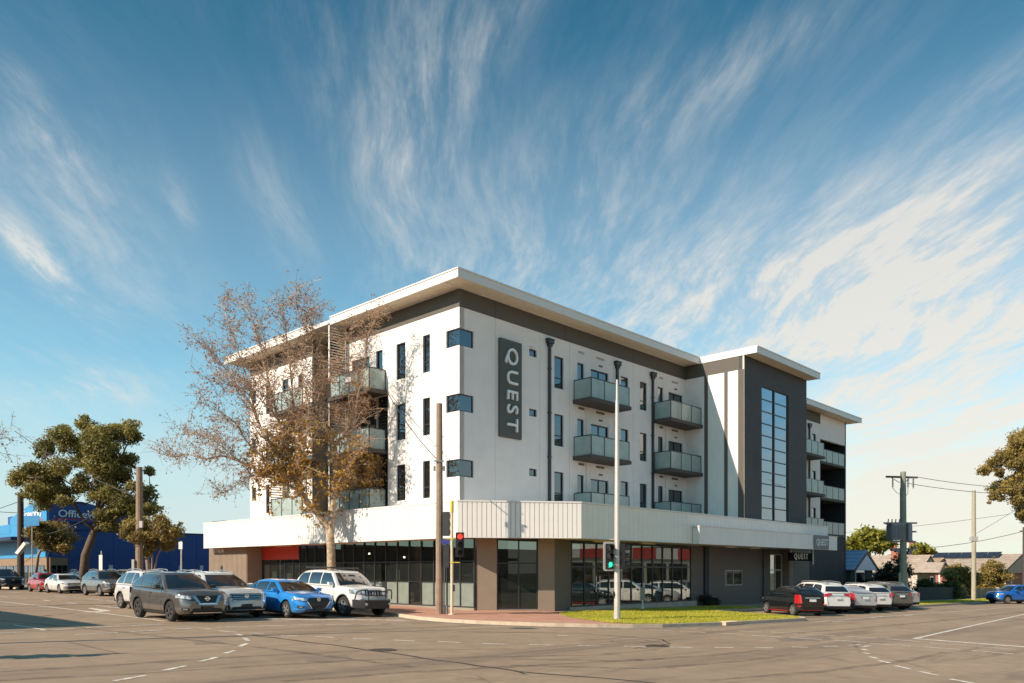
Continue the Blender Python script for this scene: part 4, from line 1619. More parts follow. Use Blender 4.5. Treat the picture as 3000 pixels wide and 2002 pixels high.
# ================================================================== cars
M_TYRE = mat('tyre_rubber', (.022, .021, .020), .85, var=.2, vscale=8)
M_RIM = mat('alloy_rim', (.52, .50, .48), .32, .75, var=.1, vscale=6)
M_DRIM = mat('dark_alloy', (.16, .15, .145), .35, .7, var=.1, vscale=6)
M_BLKP = mat('black_plastic', (.024, .024, .025), .55, var=.15, vscale=10)
M_CHROME = mat('chrome', (.86, .84, .82), .28, 1.0, var=.03)
M_LAMP = mat('headlight_lens', (.62, .64, .66), .08, .25, var=.35, vscale=9, coat=1.0, col2=(.18, .19, .20), vs2=7.0)
M_TAIL = mat('tail_lens', (.42, .012, .014), .12, var=.2, vscale=12, coat=1.0)
M_CARGL = mat('car_glass', (.016, .018, .021), .03, var=.25, vscale=2.5, spec=.9, coat=1.0)
M_SEAM = mat('panel_gap', (.012, .012, .012), .8)
M_PLATE = mat('number_plate', (.62, .62, .60), .5, var=.05)
M_AMBER = mat('amber_lens', (.60, .22, .02), .2, coat=1.0)


def carpaint(name, col, metal=.35, rough=.2, dust=.0):
    key = 'paint_' + name
    if key in MATS:
        return MATS[key]
    m = mat(key, col, rough, metal, var=.03, vscale=3, coat=1.0, dirt=dust)
    return m


class Car:
    """one car, nose along +x, ground at z = 0"""

    def __init__(s, name, label, **k):
        s.k = dict(L=4.6, W=1.84, H=1.70, wb=2.70, fo=.93, r=.345, hood=.98, cowl=1.06, belt=1.02, beltr=1.10, cowlx=1.05, wsx=.30, roofr=-1.75, rearb=-2.12, yt=.60, bx=-.25, cx=-1.12, nose=.72, zb=.24, front='slot', rails=True, trim=True, paint=(.3, .3, .3), metal=.5, kind='suv', rearlamp='side', rim='alloy', deck=None, ute=False)
        s.k.update(k)
        s.name, s.label = name, label

    def build(s, x, y, heading, group, rootname='parked_car'):
        k = s.k
        L, W, H = k['L'], k['W'], k['H']
        hl, hw = L / 2, W / 2
        z = G(x)
        slope = (G(x + .5) - G(x - .5))
        root = thing(rootname, s.label, 'car' if not k['ute'] else 'pickup', (x, y, z), heading, group)
        # sit flat on the sloping road
        root.rotation_mode = 'QUATERNION'
        root.rotation_quaternion = Quaternion((0, 1, 0), -math.atan(slope)) @ Quaternion((0, 0, 1), heading)
        P = carpaint(s.name, k['paint'], k['metal'], dust=k.get('dust', .0))
        xf = hl - k['fo']; xr = xf - k['wb']
        zb = k['zb']
        belt, beltr = k['belt'], k['beltr']
        deck = k['deck'] if k['deck'] is not None else beltr
        cowlx = k['cowlx']
        nosez = k['nose']

        def lerp(a, b, t):
            return a + (b - a) * t

        def sm(t):
            t = max(0, min(1, t)); return t * t * (3 - 2 * t)

        def ztop(px):
            if px > cowlx:
                t = (px - cowlx) / (hl - cowlx)
                return lerp(k['cowl'], k['hood'], min(1, t / .72)) if t < .72 else lerp(k['hood'], nosez, ((t - .72) / .28) ** 1.9)
            if px < k['rearb'] + .05:
                t = (k['rearb'] + .05 - px) / (hl + k['rearb'] + .05)
                return lerp(deck, deck - (.04 if k['kind'] == 'sedan' else .05), sm(t))
            t = (cowlx - px) / (cowlx - k['rearb'])
            return lerp(belt + (k['cowl'] - belt) * (1 - sm(t * 4)), beltr, t) if deck == beltr else lerp(k['cowl'], deck, t)

        x0f, x0r = hl - .62, -hl + .50

        def plan(px):
            if px > x0f:
                t = (px - x0f) / (hl - x0f)
                return hw * (1 - t ** 2.6 * .34)
            if px < x0r:
                t = (x0r - px) / (hl + x0r)
                return hw * (1 - t ** 2.6 * .22)
            return hw * (1 - .012 * ((px) / hl) ** 2)

        def xnose(yy):
            q = (1 - min(abs(yy), hw * .999) / hw) / .34
            return hl if q >= 1 else x0f + (hl - x0f) * (q ** (1 / 2.6))

        def xtail(yy):
            q = (1 - min(abs(yy), hw * .999) / hw) / .22
            return -hl if q >= 1 else x0r - (hl + x0r) * (q ** (1 / 2.6))

        def rake(zz, px):
            """nose leans back above the bumper line, tail leans forward"""
            if px > x0f:
                w = (px - x0f) / (hl - x0f)
                return -w * (.16 * max(0, (zz - .62)) / .4 + .10 * max(0, (.45 - zz)) / .25)
            if px < x0r:
                w = (x0r - px) / (hl + x0r)
                return w * (k.get('tailrake', .10) * max(0, (zz - .68)) / .4 + .10 * max(0, (.5 - zz)) / .25)
            return 0

        # ---- body hull
        xs = [-hl, -hl + .015, -hl + .06, -hl + .14, -hl + .26, -hl + .40]
        n = 22
        for i in range(1, n):
            xs.append(lerp(-hl + .40, hl - .50, i / n))
        xs += [hl - .50, hl - .40, hl - .30, hl - .20, hl - .12, hl - .06, hl - .02, hl]
        rw = k['r']
        RA = rw + .065
        for wx in (xf, xr):
            xs += [wx + RA * math.cos(PI * q_ / 18) for q_ in range(1, 18)] + [wx - RA - .002, wx - RA + .002, wx + RA - .002, wx + RA + .002]
        xs = sorted(set(round(q_, 4) for q_ in xs if -hl <= q_ <= hl))

        def zarch(px):
            for wx in (xf, xr):
                if abs(px - wx) < RA:
                    return rw + math.sqrt(max(0, RA * RA - (px - wx) ** 2))
            return 0.0
        sec = [(0, 0), (.78, 0), (.90, .035), (.965, .12), (.992, .26), (1.0, .42), (.997, .58), (.985, .70), (.975, .80), (.955, .90), (.915, .965), (.84, 1.0), (.55, 1.02), (.25, 1.035), (0, 1.04)]
        rows = []
        for px in xs:
            w = plan(px)
            zt = ztop(px)
            zbt = zb + (.10 * ((px - (hl - .5)) / .5) ** 2 if px > hl - .5 else 0) + (.12 * ((-hl + .5 - px) / .5) ** 2 if px < -hl + .5 else 0)
            za = min(zarch(px), zt - .05)
            ring = []
            crown = 1.0 if px > cowlx - .1 else 0.0

            def yat(zz):
                f = max(0, min(1, (zz - zbt) / (zt - zbt)))
                for (a_, b_) in zip(sec[1:-1], sec[2:]):
                    if a_[1] <= f <= b_[1] and b_[1] > a_[1]:
                        return lerp(a_[0], b_[0], (f - a_[1]) / (b_[1] - a_[1]))
                return sec[1][0]
            ring.append((px + rake(zbt, px), 0, zbt))
            yin = min(.60, .78)
            ring.append((px + rake(zbt, px), w * yin, zbt))
            ring.append((px + rake(zbt, px), w * yin, max(zbt, za)))
            for (fy, fz) in sec[1:]:
                zz = zbt + (zt - zbt) * min(fz, 1.0) + (max(0, fz - 1.0) * 1.1 * crown)
                if zz < za:
                    zz = za
                    fy = yat(za)
                ring.append((px + rake(zz, px), w * fy, zz))
            full = ring + [(p[0], -p[1], p[2]) for p in ring[-2:0:-1]]
            rows.append(full)
        mb = MB()
        nr = len(rows[0])
        nh = len(ring)
        for r in rows:
            mb.v.extend(r)
        dark = {0, 1, 2, nr - 1, nr - 2, nr - 3}
        for i in range(len(rows) - 1):
            inarch = zarch((xs[i] + xs[i + 1]) / 2) > 0
            for j in range(nr):
                a = i * nr + j; b = i * nr + (j + 1) % nr
                mb.f.append((a, b, b + nr, a + nr)); mb.m.append(1 if (j in dark) else 0)
        mb.f.append(tuple(range(nr))); mb.m.append(0)
        e = (len(rows) - 1) * nr
        mb.f.append(tuple(e + j for j in range(nr - 1, -1, -1))); mb.m.append(0)
        body = mb.build('body', [P, M_BLKP], root)
        smooth_angle(body, 38)

        # ---- cabin shell
        yb = hw * .915
        yt = hw * k['yt'] / .60 * .66
        wsx, roofr, rearb = k['wsx'], k['roofr'], k['rearb']
        zr = H - .065
        zc0 = k['cowl'] - .03
        zr0 = deck - .02 if k['kind'] != 'sedan' else deck - .01

        def gx_f(t): return lerp(cowlx + .02, wsx, t) + .05 * math.sin(PI * t)
        def gx_r(t): return lerp(rearb, roofr, t) - .05 * math.sin(PI * t)
        def gy(t): return lerp(yb, yt, t) + .035 * math.sin(PI * t)

        def gz(t, f):                      # f: 0 at the front, 1 at the rear
            return lerp(lerp(zc0, zr0, f), zr - .05 * (2 * f - .85) ** 2 - (.06 if f > .9 else 0) * ((f - .9) / .1), t)

        NF, NS = 8, 10

        def ringpts(t, shrink=0.0, dz=0.0):
            pts = []
            for i in range(NF):
                q = -1 + 2 * i / NF
                pts.append((gx_f(t) - .13 * abs(q) ** 2.6, q * gy(t), gz(t, 0)))
            for i in range(NS):
                f = i / NS
                xx = lerp(gx_f(t) - .13, gx_r(t) + .10, f)
                pts.append((xx, gy(t), gz(t, f)))
            for i in range(NF):
                q = 1 - 2 * i / NF
                pts.append((gx_r(t) + .10 * abs(q) ** 2.6, q * gy(t), gz(t, 1)))
            for i in range(NS):
                f = 1 - i / NS
                xx = lerp(gx_f(t) - .13, gx_r(t) + .10, f)
                pts.append((xx, -gy(t), gz(t, f)))
            cxm = (gx_f(t) + gx_r(t)) / 2
            return [(cxm + (p[0] - cxm) * (1 - shrink * .55), p[1] * (1 - shrink), p[2] + dz) for p in pts]
        mb = MB()
        seq = [ringpts(t) for t in (0, .25, .5, .75, .92, 1.0)] + [ringpts(1.0, .05, .028), ringpts(1.0, .16, .048), ringpts(1.0, .4, .060), ringpts(1.0, .75, .065)]
        nr = len(seq[0])
        for r in seq:
            mb.v.extend(r)
        for i in range(len(seq) - 1):
            for j in range(nr):
                a = i * nr + j; b = i * nr + (j + 1) % nr
                mb.f.append((a, b, b + nr, a + nr)); mb.m.append(0)
        e = (len(seq) - 1) * nr
        mb.f.append(tuple(e + j for j in range(nr))); mb.m.append(0)
        cabin = mb.build('cabin', carpaint('black_roof', (.02, .02, .022), .2) if k.get('blackroof') else P, root)
        smooth_angle(cabin, 50)

        def gpatch(name, fn, nu=6, nv=4, m=M_CARGL, parent=cabin, frame=True):
            q = MB(); q.grid(fn, nu, nv)
            o = q.build(name, m, parent, smooth=True, recalc=False)
            return o
        OFF = .012
        gpatch('windscreen', lambda a, t: (gx_f(.05 + .88 * t) - .13 * abs(-.90 + 1.80 * a) ** 2.6 + OFF, (-.90 + 1.80 * a) * gy(.05 + .88 * t), gz(.05 + .88 * t, 0) + OFF), 10, 5)
        gpatch('rear_window', lambda a, t: (gx_r(.18 + .72 * t) + .10 * abs(-.86 + 1.72 * a) ** 2.6 - OFF, (-.86 + 1.72 * a) * gy(.18 + .72 * t), gz(.18 + .72 * t, 1) + OFF * .4), 8, 4)
        bx, cx = k['bx'], k['cx']
        wins = [('front', lambda t: gx_f(t) - .13 - .13, lambda t: bx + .035), ('rear', lambda t: bx - .035, lambda t: cx + .035 - .04 * t)]
        if k['kind'] in ('suv', 'wagon'):
            wins.append(('quarter', lambda t: cx - .05 - .04 * t, lambda t: gx_r(t) + .10 + .16 - .06 * t))
        elif k['kind'] == 'hatch':
            wins.append(('quarter', lambda t: cx - .05 - .03 * t, lambda t: max(gx_r(t) + .34, cx - .30 - .03 * t)))
        for sgn in (-1, 1):
            for (wn, fa, fb) in wins:
                def fn(a, t, fa=fa, fb=fb, sgn=sgn):
                    tt = .10 + .80 * t
                    A, B = fa(tt), fb(tt)
                    if A < B:
                        A = B
                    xx = lerp(A, B, a)
                    den = (gx_f(tt) - .13) - (gx_r(tt) + .10)
                    f = ((gx_f(tt) - .13) - xx) / den if abs(den) > 1e-3 else 0
                    return (xx, sgn * (gy(tt) + .008), gz(tt, max(0, min(1, f))))
                gpatch('side_window', fn, 4, 4)

        # ---- wheels
        tw = .215
        ty = MB()
        prof = [(rw * .60, -tw / 2 + .02), (rw * .68, -tw / 2), (rw * .88, -tw / 2 - .005), (rw * .97, -tw / 2 + .02), (rw, -tw / 2 + .05), (rw, tw / 2 - .05), (rw * .97, tw / 2 - .02), (rw * .88, tw / 2 + .005), (rw * .68, tw / 2), (rw * .60, tw / 2 - .02)]
        NW = 28
        for i in range(NW):
            a = 2 * PI * i / NW
            for (rr, yy) in prof:
                ty.v.append((math.cos(a) * rr, yy, math.sin(a) * rr))
        npf = len(prof)
        for i in range(NW):
            for j in range(npf - 1):
                a = i * npf + j; b = ((i + 1) % NW) * npf + j
                ty.f.append((a, b, b + 1, a + 1)); ty.m.append(0)
        tyre_me = ty.mesh('tyre', M_TYRE, smooth=True)
        rm = MB()
        R1 = rw * .655
        rm.tube([(0, tw / 2 - .075, 0), (0, tw / 2 - .070, 0)], R1, 24, 1)
        for i in range(24):
            a0, a1 = 2 * PI * i / 24, 2 * PI * (i + 1) / 24
            rm.hexa([(math.cos(a) * r_, y_, math.sin(a) * r_) for y_ in (tw / 2 - .06, tw / 2 - .004) for (a, r_) in ((a0, R1), (a1, R1), (a1, R1 * .90), (a0, R1 * .90))])
        ns = 5
        for i in range(ns):
            for dd in (-.17, .17):
                a = 2 * PI * i / ns + dd
                ax, az = math.cos(a), math.sin(a)
                nx, nz = -az, ax
                wI, wO = .022, .028
                rm.hexa([(ax * .05 + nx * wI * s2, yy, az * .05 + nz * wI * s2) if q == 0 else (ax * R1 * .93 + nx * wO * s2, yy, az * R1 * .93 + nz * wO * s2) for yy in (tw / 2 - .055, tw / 2 - .012) for (q, s2) in ((0, -1), (1, -1), (1, 1), (0, 1))])
        rm.tube([(0, tw / 2 - .06, 0), (0, tw / 2 - .004, 0)], .065, 12, 0)
        rim_me = rm.mesh('rim', [M_DRIM if k['rim'] == 'dark' else M_RIM, M_BLKP])
        for wx in (xf, xr):
            for sgn in (-1, 1):
                o = inst(tyre_me, 'wheel', root, (wx, sgn * (hw - tw / 2 - .012), rw), (0, random.Random(wx * 7 + sgn + x).uniform(0, 1), 0 if sgn > 0 else PI))
                inst(rim_me, 'rim', o)

        # ---- front and rear fittings: patches laid on the nose and the tail
        def FN(yy, zz, off=.012):
            px = xnose(yy)
            return (px + rake(zz, px) + off, yy + (off if yy > 0 else -off) * (abs(yy) > hw * .7), zz)

        def FT(yy, zz, off=.012):
            px = xtail(yy)
            return (px + rake(zz, px) - off, yy + (off if yy > 0 else -off) * (abs(yy) > hw * .8), zz)

        def patch(name, fn, c, m, nu=6, nv=3, off=.012, thick=True, parent=body):
            """bilinear patch over four corners (y, z)"""
            (y0, z0), (y1, z1), (y2, z2), (y3, z3) = c

            def g(a, b):
                yy = lerp(lerp(y0, y1, a), lerp(y3, y2, a), b)
                zz = lerp(lerp(z0, z1, a), lerp(z3, z2, a), b)
                return fn(yy, zz, off)
            q = MB(); q.grid(g, nu, nv)
            return q.build(name, m, parent, smooth=True, recalc=False)
        h = k['hood']
        g_lo, g_hi = .46, h - .13
        st = k['front']
        for sgn in (-1, 1):
            hz0, hz1 = k.get('lampz', (h - .26, h - .11))
            yo, yi = hw * .985, hw * k.get('lampin', .60)
            patch('headlight', FN, ((sgn * yo, hz0 + .05), (sgn * yi, hz0), (sgn * yi, hz1 - .03), (sgn * yo, hz1)), M_LAMP, 10, 3, .014)
            patch('fog_light', FN, ((sgn * hw * .88, .40), (sgn * hw * .68, .40), (sgn * hw * .68, .47), (sgn * hw * .88, .50)), M_BLKP if st != 'v' else M_BLKP, 5, 2, .012)
            fl = patch('fog_lamp', FN, ((sgn * hw * .83, .42), (sgn * hw * .73, .42), (sgn * hw * .73, .46), (sgn * hw * .83, .47)), M_LAMP, 3, 2, .018)
        if st == 'v':
            patch('grille', FN, ((-.36, g_hi - .26), (.36, g_hi - .26), (.50, g_hi), (-.50, g_hi)), M_BLKP, 8, 3, .012)
            patch('chrome_trim', FN, ((-.52, g_hi), (-.40, g_hi), (-.24, g_hi - .27), (-.34, g_hi - .27)), M_CHROME, 2, 6, .03)
            patch('chrome_trim', FN, ((.52, g_hi), (.40, g_hi), (.24, g_hi - .27), (.34, g_hi - .27)), M_CHROME, 2, 6, .03)
            patch('chrome_trim', FN, ((-.34, g_hi - .30), (.34, g_hi - .30), (.30, g_hi - .25), (-.30, g_hi - .25)), M_CHROME, 6, 1, .03)
            patch('intake', FN, ((-.62, .33), (.62, .33), (.45, .47), (-.45, .47)), M_BLKP, 8, 2, .012)
            patch('chrome_strip', FN, ((-.50, .30), (.50, .30), (.50, .33), (-.50, .33)), M_CHROME, 8, 1, .035)
        elif st == 'bars':
            gr = patch('grille', FN, ((-.56, g_hi - .25), (.56, g_hi - .25), (.60, g_hi), (-.60, g_hi)), M_BLKP, 8, 3, .012)
            for j in range(4):
                zz = g_hi - .03 - j * .065
                patch('chrome_bar', FN, ((-.57, zz - .022), (.57, zz - .022), (.57, zz), (-.57, zz)), M_CHROME, 8, 1, .026, parent=gr)
            patch('intake', FN, ((-.62, .34), (.62, .34), (.55, .44), (-.55, .44)), M_BLKP, 8, 2, .014)
            for sgn in (-1, 1):
                patch('side_intake', FN, ((sgn * .62, .36), (sgn * .88, .38), (sgn * .88, .56), (sgn * .70, .50)), M_BLKP, 4, 2, .016)
            patch('chrome_strip', FN, ((-.70, .31), (.70, .31), (.70, .335), (-.70, .335)), M_CHROME, 8, 1, .03)
        elif st == 'hex':
            patch('grille', FN, ((-.30, .40), (.30, .40), (.50, g_hi - .10), (-.50, g_hi - .10)), M_BLKP, 8, 3, .014)
            patch('grille', FN, ((-.50, g_hi - .10), (.50, g_hi - .10), (.40, g_hi + .015), (-.40, g_hi + .015)), M_BLKP, 8, 2, .014)
            patch('chrome_strip', FN, ((-.52, g_hi - .12), (-.48, g_hi - .12), (-.29, .39), (-.32, .39)), M_CHROME, 1, 4, .02)
            patch('chrome_strip', FN, ((.52, g_hi - .12), (.48, g_hi - .12), (.29, .39), (.32, .39)), M_CHROME, 1, 4, .02)
            patch('intake', FN, ((-.60, .30), (.60, .30), (.50, .36), (-.50, .36)), M_BLKP, 8, 1, .014)
        elif st == 'slot':
            patch('grille', FN, ((-.55, g_hi - .10), (.55, g_hi - .10), (.58, g_hi), (-.58, g_hi)), M_BLKP, 8, 2, .014)
            patch('intake', FN, ((-.60, .33), (.60, .33), (.52, .52), (-.52, .52)), M_BLKP, 8, 2, .014)
            patch('chrome_bar', FN, ((-.55, g_hi - .055), (.55, g_hi - .055), (.55, g_hi - .035), (-.55, g_hi - .035)), M_CHROME, 8, 1, .022)
            for sgn in (-1, 1):
                patch('chrome_trim', FN, ((sgn * .56, .52), (sgn * .80, .44), (sgn * .82, .48), (sgn * .60, .58)), M_CHROME, 4, 1, .022)
        elif st == 'vert':
            gr = patch('grille', FN, ((-.42, g_hi - .20), (.42, g_hi - .20), (.42, g_hi + .04), (-.42, g_hi + .04)), M_BLKP, 8, 2, .014)
            for j in range(6):
                yy = -.34 + j * .136
                patch('chrome_bar', FN, ((yy - .025, g_hi - .18), (yy + .025, g_hi - .18), (yy + .025, g_hi + .02), (yy - .025, g_hi + .02)), M_CHROME, 1, 3, .03, parent=gr)
            patch('lower_bumper', FN, ((-.80, .32), (.80, .32), (.84, .60), (-.84, .60)), M_BLKP, 10, 2, .03)
        # emblem: a ring, with a bar for the kinds that have one
        ez = g_hi - (.10 if st != 'hex' else .04)
        q = MB()
        cxn = FN(0, ez, .045)
        for i in range(16):
            a0, a1 = 2 * PI * i / 16, 2 * PI * (i + 1) / 16
            ra, rb_ = .075, .055
            q.hexa([(cxn[0] + d_, math.cos(a) * r_, ez + math.sin(a) * r_) for d_ in (0, -.02) for (a, r_) in ((a0, ra), (a1, ra), (a1, rb_), (a0, rb_))])
        if st == 'v':
            q.box(cxn[0] - .02, cxn[0] + .004, -.10, .10, ez - .016, ez + .016)
        elif st == 'bars':
            for sg in (-1, 1):
                q.hexa([(cxn[0] + d_, sg * yy, ez + zz) for d_ in (0, -.02) for (yy, zz) in ((.05, .04), (.035, .045), (.012, -.05), (.026, -.05))])
                q.hexa([(cxn[0] + d_, sg * yy, ez + zz) for d_ in (0, -.02) for (yy, zz) in ((.0, .012), (.012, .012), (.026, -.05), (.012, -.05))])
        elif st == 'hex':
            for sg in (-1, 1):
                q.box(cxn[0] - .02, cxn[0] + .002, sg * .026 - .008, sg * .026 + .008, ez - .04, ez + .04)
            q.box(cxn[0] - .02, cxn[0] + .002, -.026, .026, ez - .008, ez + .008)
        q.build('emblem', M_CHROME, body)
        pl = FN(0, .50, .03)
        q = MB(); q.box(pl[0] - .01, pl[0] + .008, -.19, .19, .43 if st != 'hex' else .34, .54 if st != 'hex' else .44)
        q.build('number_plate', M_BLKP, body)
        # tail
        rl = k['rearlamp']
        zt = deck
        for sgn in (-1, 1):
            if rl == 'tall':
                c = ((sgn * hw * .99, .62), (sgn * hw * .74, .64), (sgn * hw * .80, zt - .02), (sgn * hw * .985, zt))
            elif rl == 'wide':
                c = ((sgn * hw * .99, zt - .26), (sgn * hw * .40, zt - .14), (sgn * hw * .42, zt - .02), (sgn * hw * .99, zt - .08))
            else:
                c = ((sgn * hw * .99, zt - .30), (sgn * hw * .66, zt - .27), (sgn * hw * .62, zt - .09), (sgn * hw * .99, zt - .06))
            patch('tail_light', FT, c, M_TAIL, 8, 3, .016)
            patch('reflector', FT, ((sgn * hw * .93, .46), (sgn * hw * .80, .46), (sgn * hw * .80, .52), (sgn * hw * .93, .53)), M_TAIL, 3, 1, .018)
        patch('rear_bumper', FT, ((-hw * .90, .30), (hw * .90, .30), (hw * .92, .44), (-hw * .92, .44)), M_BLKP, 10, 2, .014)
        patch('chrome_strip', FT, ((-.42, zt - .17), (.42, zt - .17), (.42, zt - .14), (-.42, zt - .14)), M_CHROME if k['kind'] != 'small' else M_BLKP, 6, 1, .02)
        patch('number_plate', FT, ((-.19, zt - .34), (.19, zt - .34), (.19, zt - .22), (-.19, zt - .22)), M_PLATE, 2, 1, .02)
        if k.get('redtrim'):
            patch('red_trim', FT, ((-hw * .8, .28), (hw * .8, .28), (hw * .8, .31), (-hw * .8, .31)), MATS['tail_lens'], 8, 1, .02)
            for sgn in (-1, 1):
                q = MB(); q.box(xr + rw + .1, xf - rw - .1, sgn * (hw * .985) - .012, sgn * (hw * .985) + .012, zb + .01, zb + .045)
                q.build('red_trim', MATS['tail_lens'], body)
        # sides: sills, seams, handles, mirrors, arch lips
        def gside(px, zz):
            """half width of the hull at a place on its side"""
            zt_, zb_ = ztop(px), zb
            f = max(0, min(1, (zz - zb_) / (zt_ - zb_)))
            for (a, b) in zip(sec[:-1], sec[1:]):
                if a[1] <= f <= b[1] and b[1] > a[1]:
                    t = (f - a[1]) / (b[1] - a[1])
                    return plan(px) * lerp(a[0], b[0], t)
            return plan(px)
        for sgn in (-1, 1):
            q = MB()
            for sxp, z0s, z1s, lean in ((bx, zb + .10, belt - .02, 0.0), (cx + .02, zb + .28, beltr - .05, -.06), (cowlx - .30, zb + .12, belt - .03, .04)):
                N = 8
                for i in range(N):
                    za, zc = lerp(z0s, z1s, i / N), lerp(z0s, z1s, (i + 1) / N)
                    xa, xc = sxp + lean * (i / N), sxp + lean * ((i + 1) / N)
                    ya, yc = gside(xa, za) + .003, gside(xc, zc) + .003
                    q.add([(xa - .006, sgn * ya, za), (xa + .006, sgn * ya, za), (xc + .006, sgn * yc, zc), (xc - .006, sgn * yc, zc)], [(0, 1, 2, 3)])
            q.build('door_gap', M_SEAM, body, recalc=False)
            if k['trim']:
                q = MB()
                N = 10
                for i in range(N):
                    xa, xc = lerp(xr + rw + .07, xf - rw - .07, i / N), lerp(xr + rw + .07, xf - rw - .07, (i + 1) / N)
                    q.hexa([(xa, sgn * (gside(xa, zb + .02) - .02), zb - .005), (xc, sgn * (gside(xc, zb + .02) - .02), zb - .005), (xc, sgn * (gside(xc, zb + .02) + .02), zb - .005), (xa, sgn * (gside(xa, zb + .02) + .02), zb - .005),
                            (xa, sgn * (gside(xa, zb + .11) - .02), zb + .11), (xc, sgn * (gside(xc, zb + .11) - .02), zb + .11), (xc, sgn * (gside(xc, zb + .11) + .012), zb + .11), (xa, sgn * (gside(xa, zb + .11) + .012), zb + .11)])
                q.build('sill_trim', M_BLKP, body)
                for wx in (xf, xr):
                    q = MB()
                    NA = 16
                    for i in range(NA):
                        a0, a1 = PI * (-.06 + 1.12 * i / NA), PI * (-.06 + 1.12 * (i + 1) / NA)
                        pts = []
                        for a, rr in ((a0, rw + .06), (a1, rw + .06), (a1, rw + .105), (a0, rw + .105)):
                            xx, zz = wx + math.cos(a) * rr, rw + math.sin(a) * rr
                            zz = max(zz, zb * .9)
                            pts.append((xx, zz, gside(xx, max(zz, zb + .12))))
                        q.hexa([(p[0], sgn * (p[2] - .03), p[1]) for p in pts] + [(p[0], sgn * (p[2] + .012), p[1]) for p in pts])
                    q.build('arch_trim', M_BLKP, body)
            for hx in (bx + .16, cx + .22):
                zz = belt - .10
                yy = gside(hx, zz)
                q = MB(); q.box(hx - .10, hx + .10, sgn * (yy + .012) - .012, sgn * (yy + .012) + .012, zz - .018, zz + .018)
                q.build('door_handle', M_CHROME if k['trim'] else P, body)
            mx, mz = cowlx - .42, belt + .10
            yy = gy(.1)
            q = MB()
            q.hexa([(mx - .05, sgn * (yy + .10), mz - .06), (mx + .12, sgn * (yy + .08), mz - .05), (mx + .10, sgn * (yy + .26), mz - .04), (mx - .04, sgn * (yy + .28), mz - .05),
                    (mx - .05, sgn * (yy + .10), mz + .08), (mx + .08, sgn * (yy + .09), mz + .06), (mx + .06, sgn * (yy + .25), mz + .06), (mx - .04, sgn * (yy + .27), mz + .08)])
            q.box(mx, mx + .06, min(sgn * (yy - .05), sgn * (yy + .11)), max(sgn * (yy - .05), sgn * (yy + .11)), mz - .06, mz - .03)
            q.build('wing_mirror', M_BLKP if k.get('blackmirror') else P, root)
            if k['rails']:
                q = MB()
                yr = gy(1.0) * .93
                pts = [(wsx - .15, sgn * yr, zr + .02), (wsx - .28, sgn * yr, zr + .085), ((wsx + roofr) / 2, sgn * yr, zr + .115), (roofr + .38, sgn * yr, zr + .06), (roofr + .25, sgn * yr, zr + .0)]
                q.tube(pts, .019, 6)
                q.build('roof_rail', M_RIM, cabin)
        # wipers
        q = MB()
        for yy in (-.45, .15):
            q.tube([(gx_f(.03) + .02, yy, gz(.03, 0) + .02), (gx_f(.16) + .035 - .04, yy + .48, gz(.16, 0) + .015)], .009, 4)
        q.build('wiper', M_BLKP, cabin)
        q = MB(); q.box(xr - .3, xf + .3, -hw * .6, hw * .6, zb - .06, zb + .02)
        q.build('underbody', M_BLKP, root)
        if k.get('bullbar'):
            q = MB()
            X = hl + .16
            q.hexa([(hl - .25, -hw * .97, .38), (X, -hw * .62, .34), (X, hw * .62, .34), (hl - .25, hw * .97, .38), (hl - .25, -hw * .99, .70), (X + .02, -hw * .66, .66), (X + .02, hw * .66, .66), (hl - .25, hw * .99, .70)])
            b = q.build('bull_bar', M_BLKP, root)
            for sgn in (-1, 1):
                t = MB()
                t.tube([(X - .04, sgn * .42, .64), (X - .02, sgn * .42, 1.02), (X - .04, sgn * .50, 1.09), (X - .10, sgn * .74, 1.07), (X - .22, sgn * .86, .98), (X - .28, sgn * .90, .70)], .026, 8)
                t.build('hoop', M_BLKP, b)
            t = MB(); t.tube([(X - .02, -.42, 1.02), (X - .02, .42, 1.02)], .026, 8); t.tube([(X - .02, -.42, .86), (X - .02, .42, .86)], .02, 8)
            t.build('cross_tube', M_BLKP, b)
            for sgn in (-1, 1):
                t = MB(); t.cyl((X + .02, sgn * .56, .52), (X + .05, sgn * .56, .52), .055, 12); t.build('fog_lamp', M_LAMP, b)
        if k.get('rack'):
            q = MB()
            for xx in (wsx - .35, wsx - .95, roofr + .5):
                q.box(xx - .02, xx + .02, -yt, yt, zr + .13, zr + .16)
            for sgn in (-1, 1):
                q.box(roofr + .4, wsx - .2, sgn * yt - .02, sgn * yt + .02, zr + .10, zr + .17)
            q.build('roof_rack', M_BLKP, root)
        if k.get('bar'):
            q = MB(); q.cyl((-hl - .02, 0, .40), (-hl - .22, 0, .40), .03, 8); q.build('tow_bar', M_BLKP, root)
        return root


def place(car, u, v, du, dv, group, rootname='parked_car'):
    """u, v of the car's middle in the street frame; du, dv the way it points"""
    p = UV(u, v)
    d = Vector((UX * du + VX * dv, UY * du + VY * dv))
    return car.build(p.x, p.y, math.atan2(d.y, d.x), group, rootname)


QG = 'cars waiting at the stop line'
PG = 'cars parked along the main street kerb'
SG = 'cars parked nose-in beside the hotel'
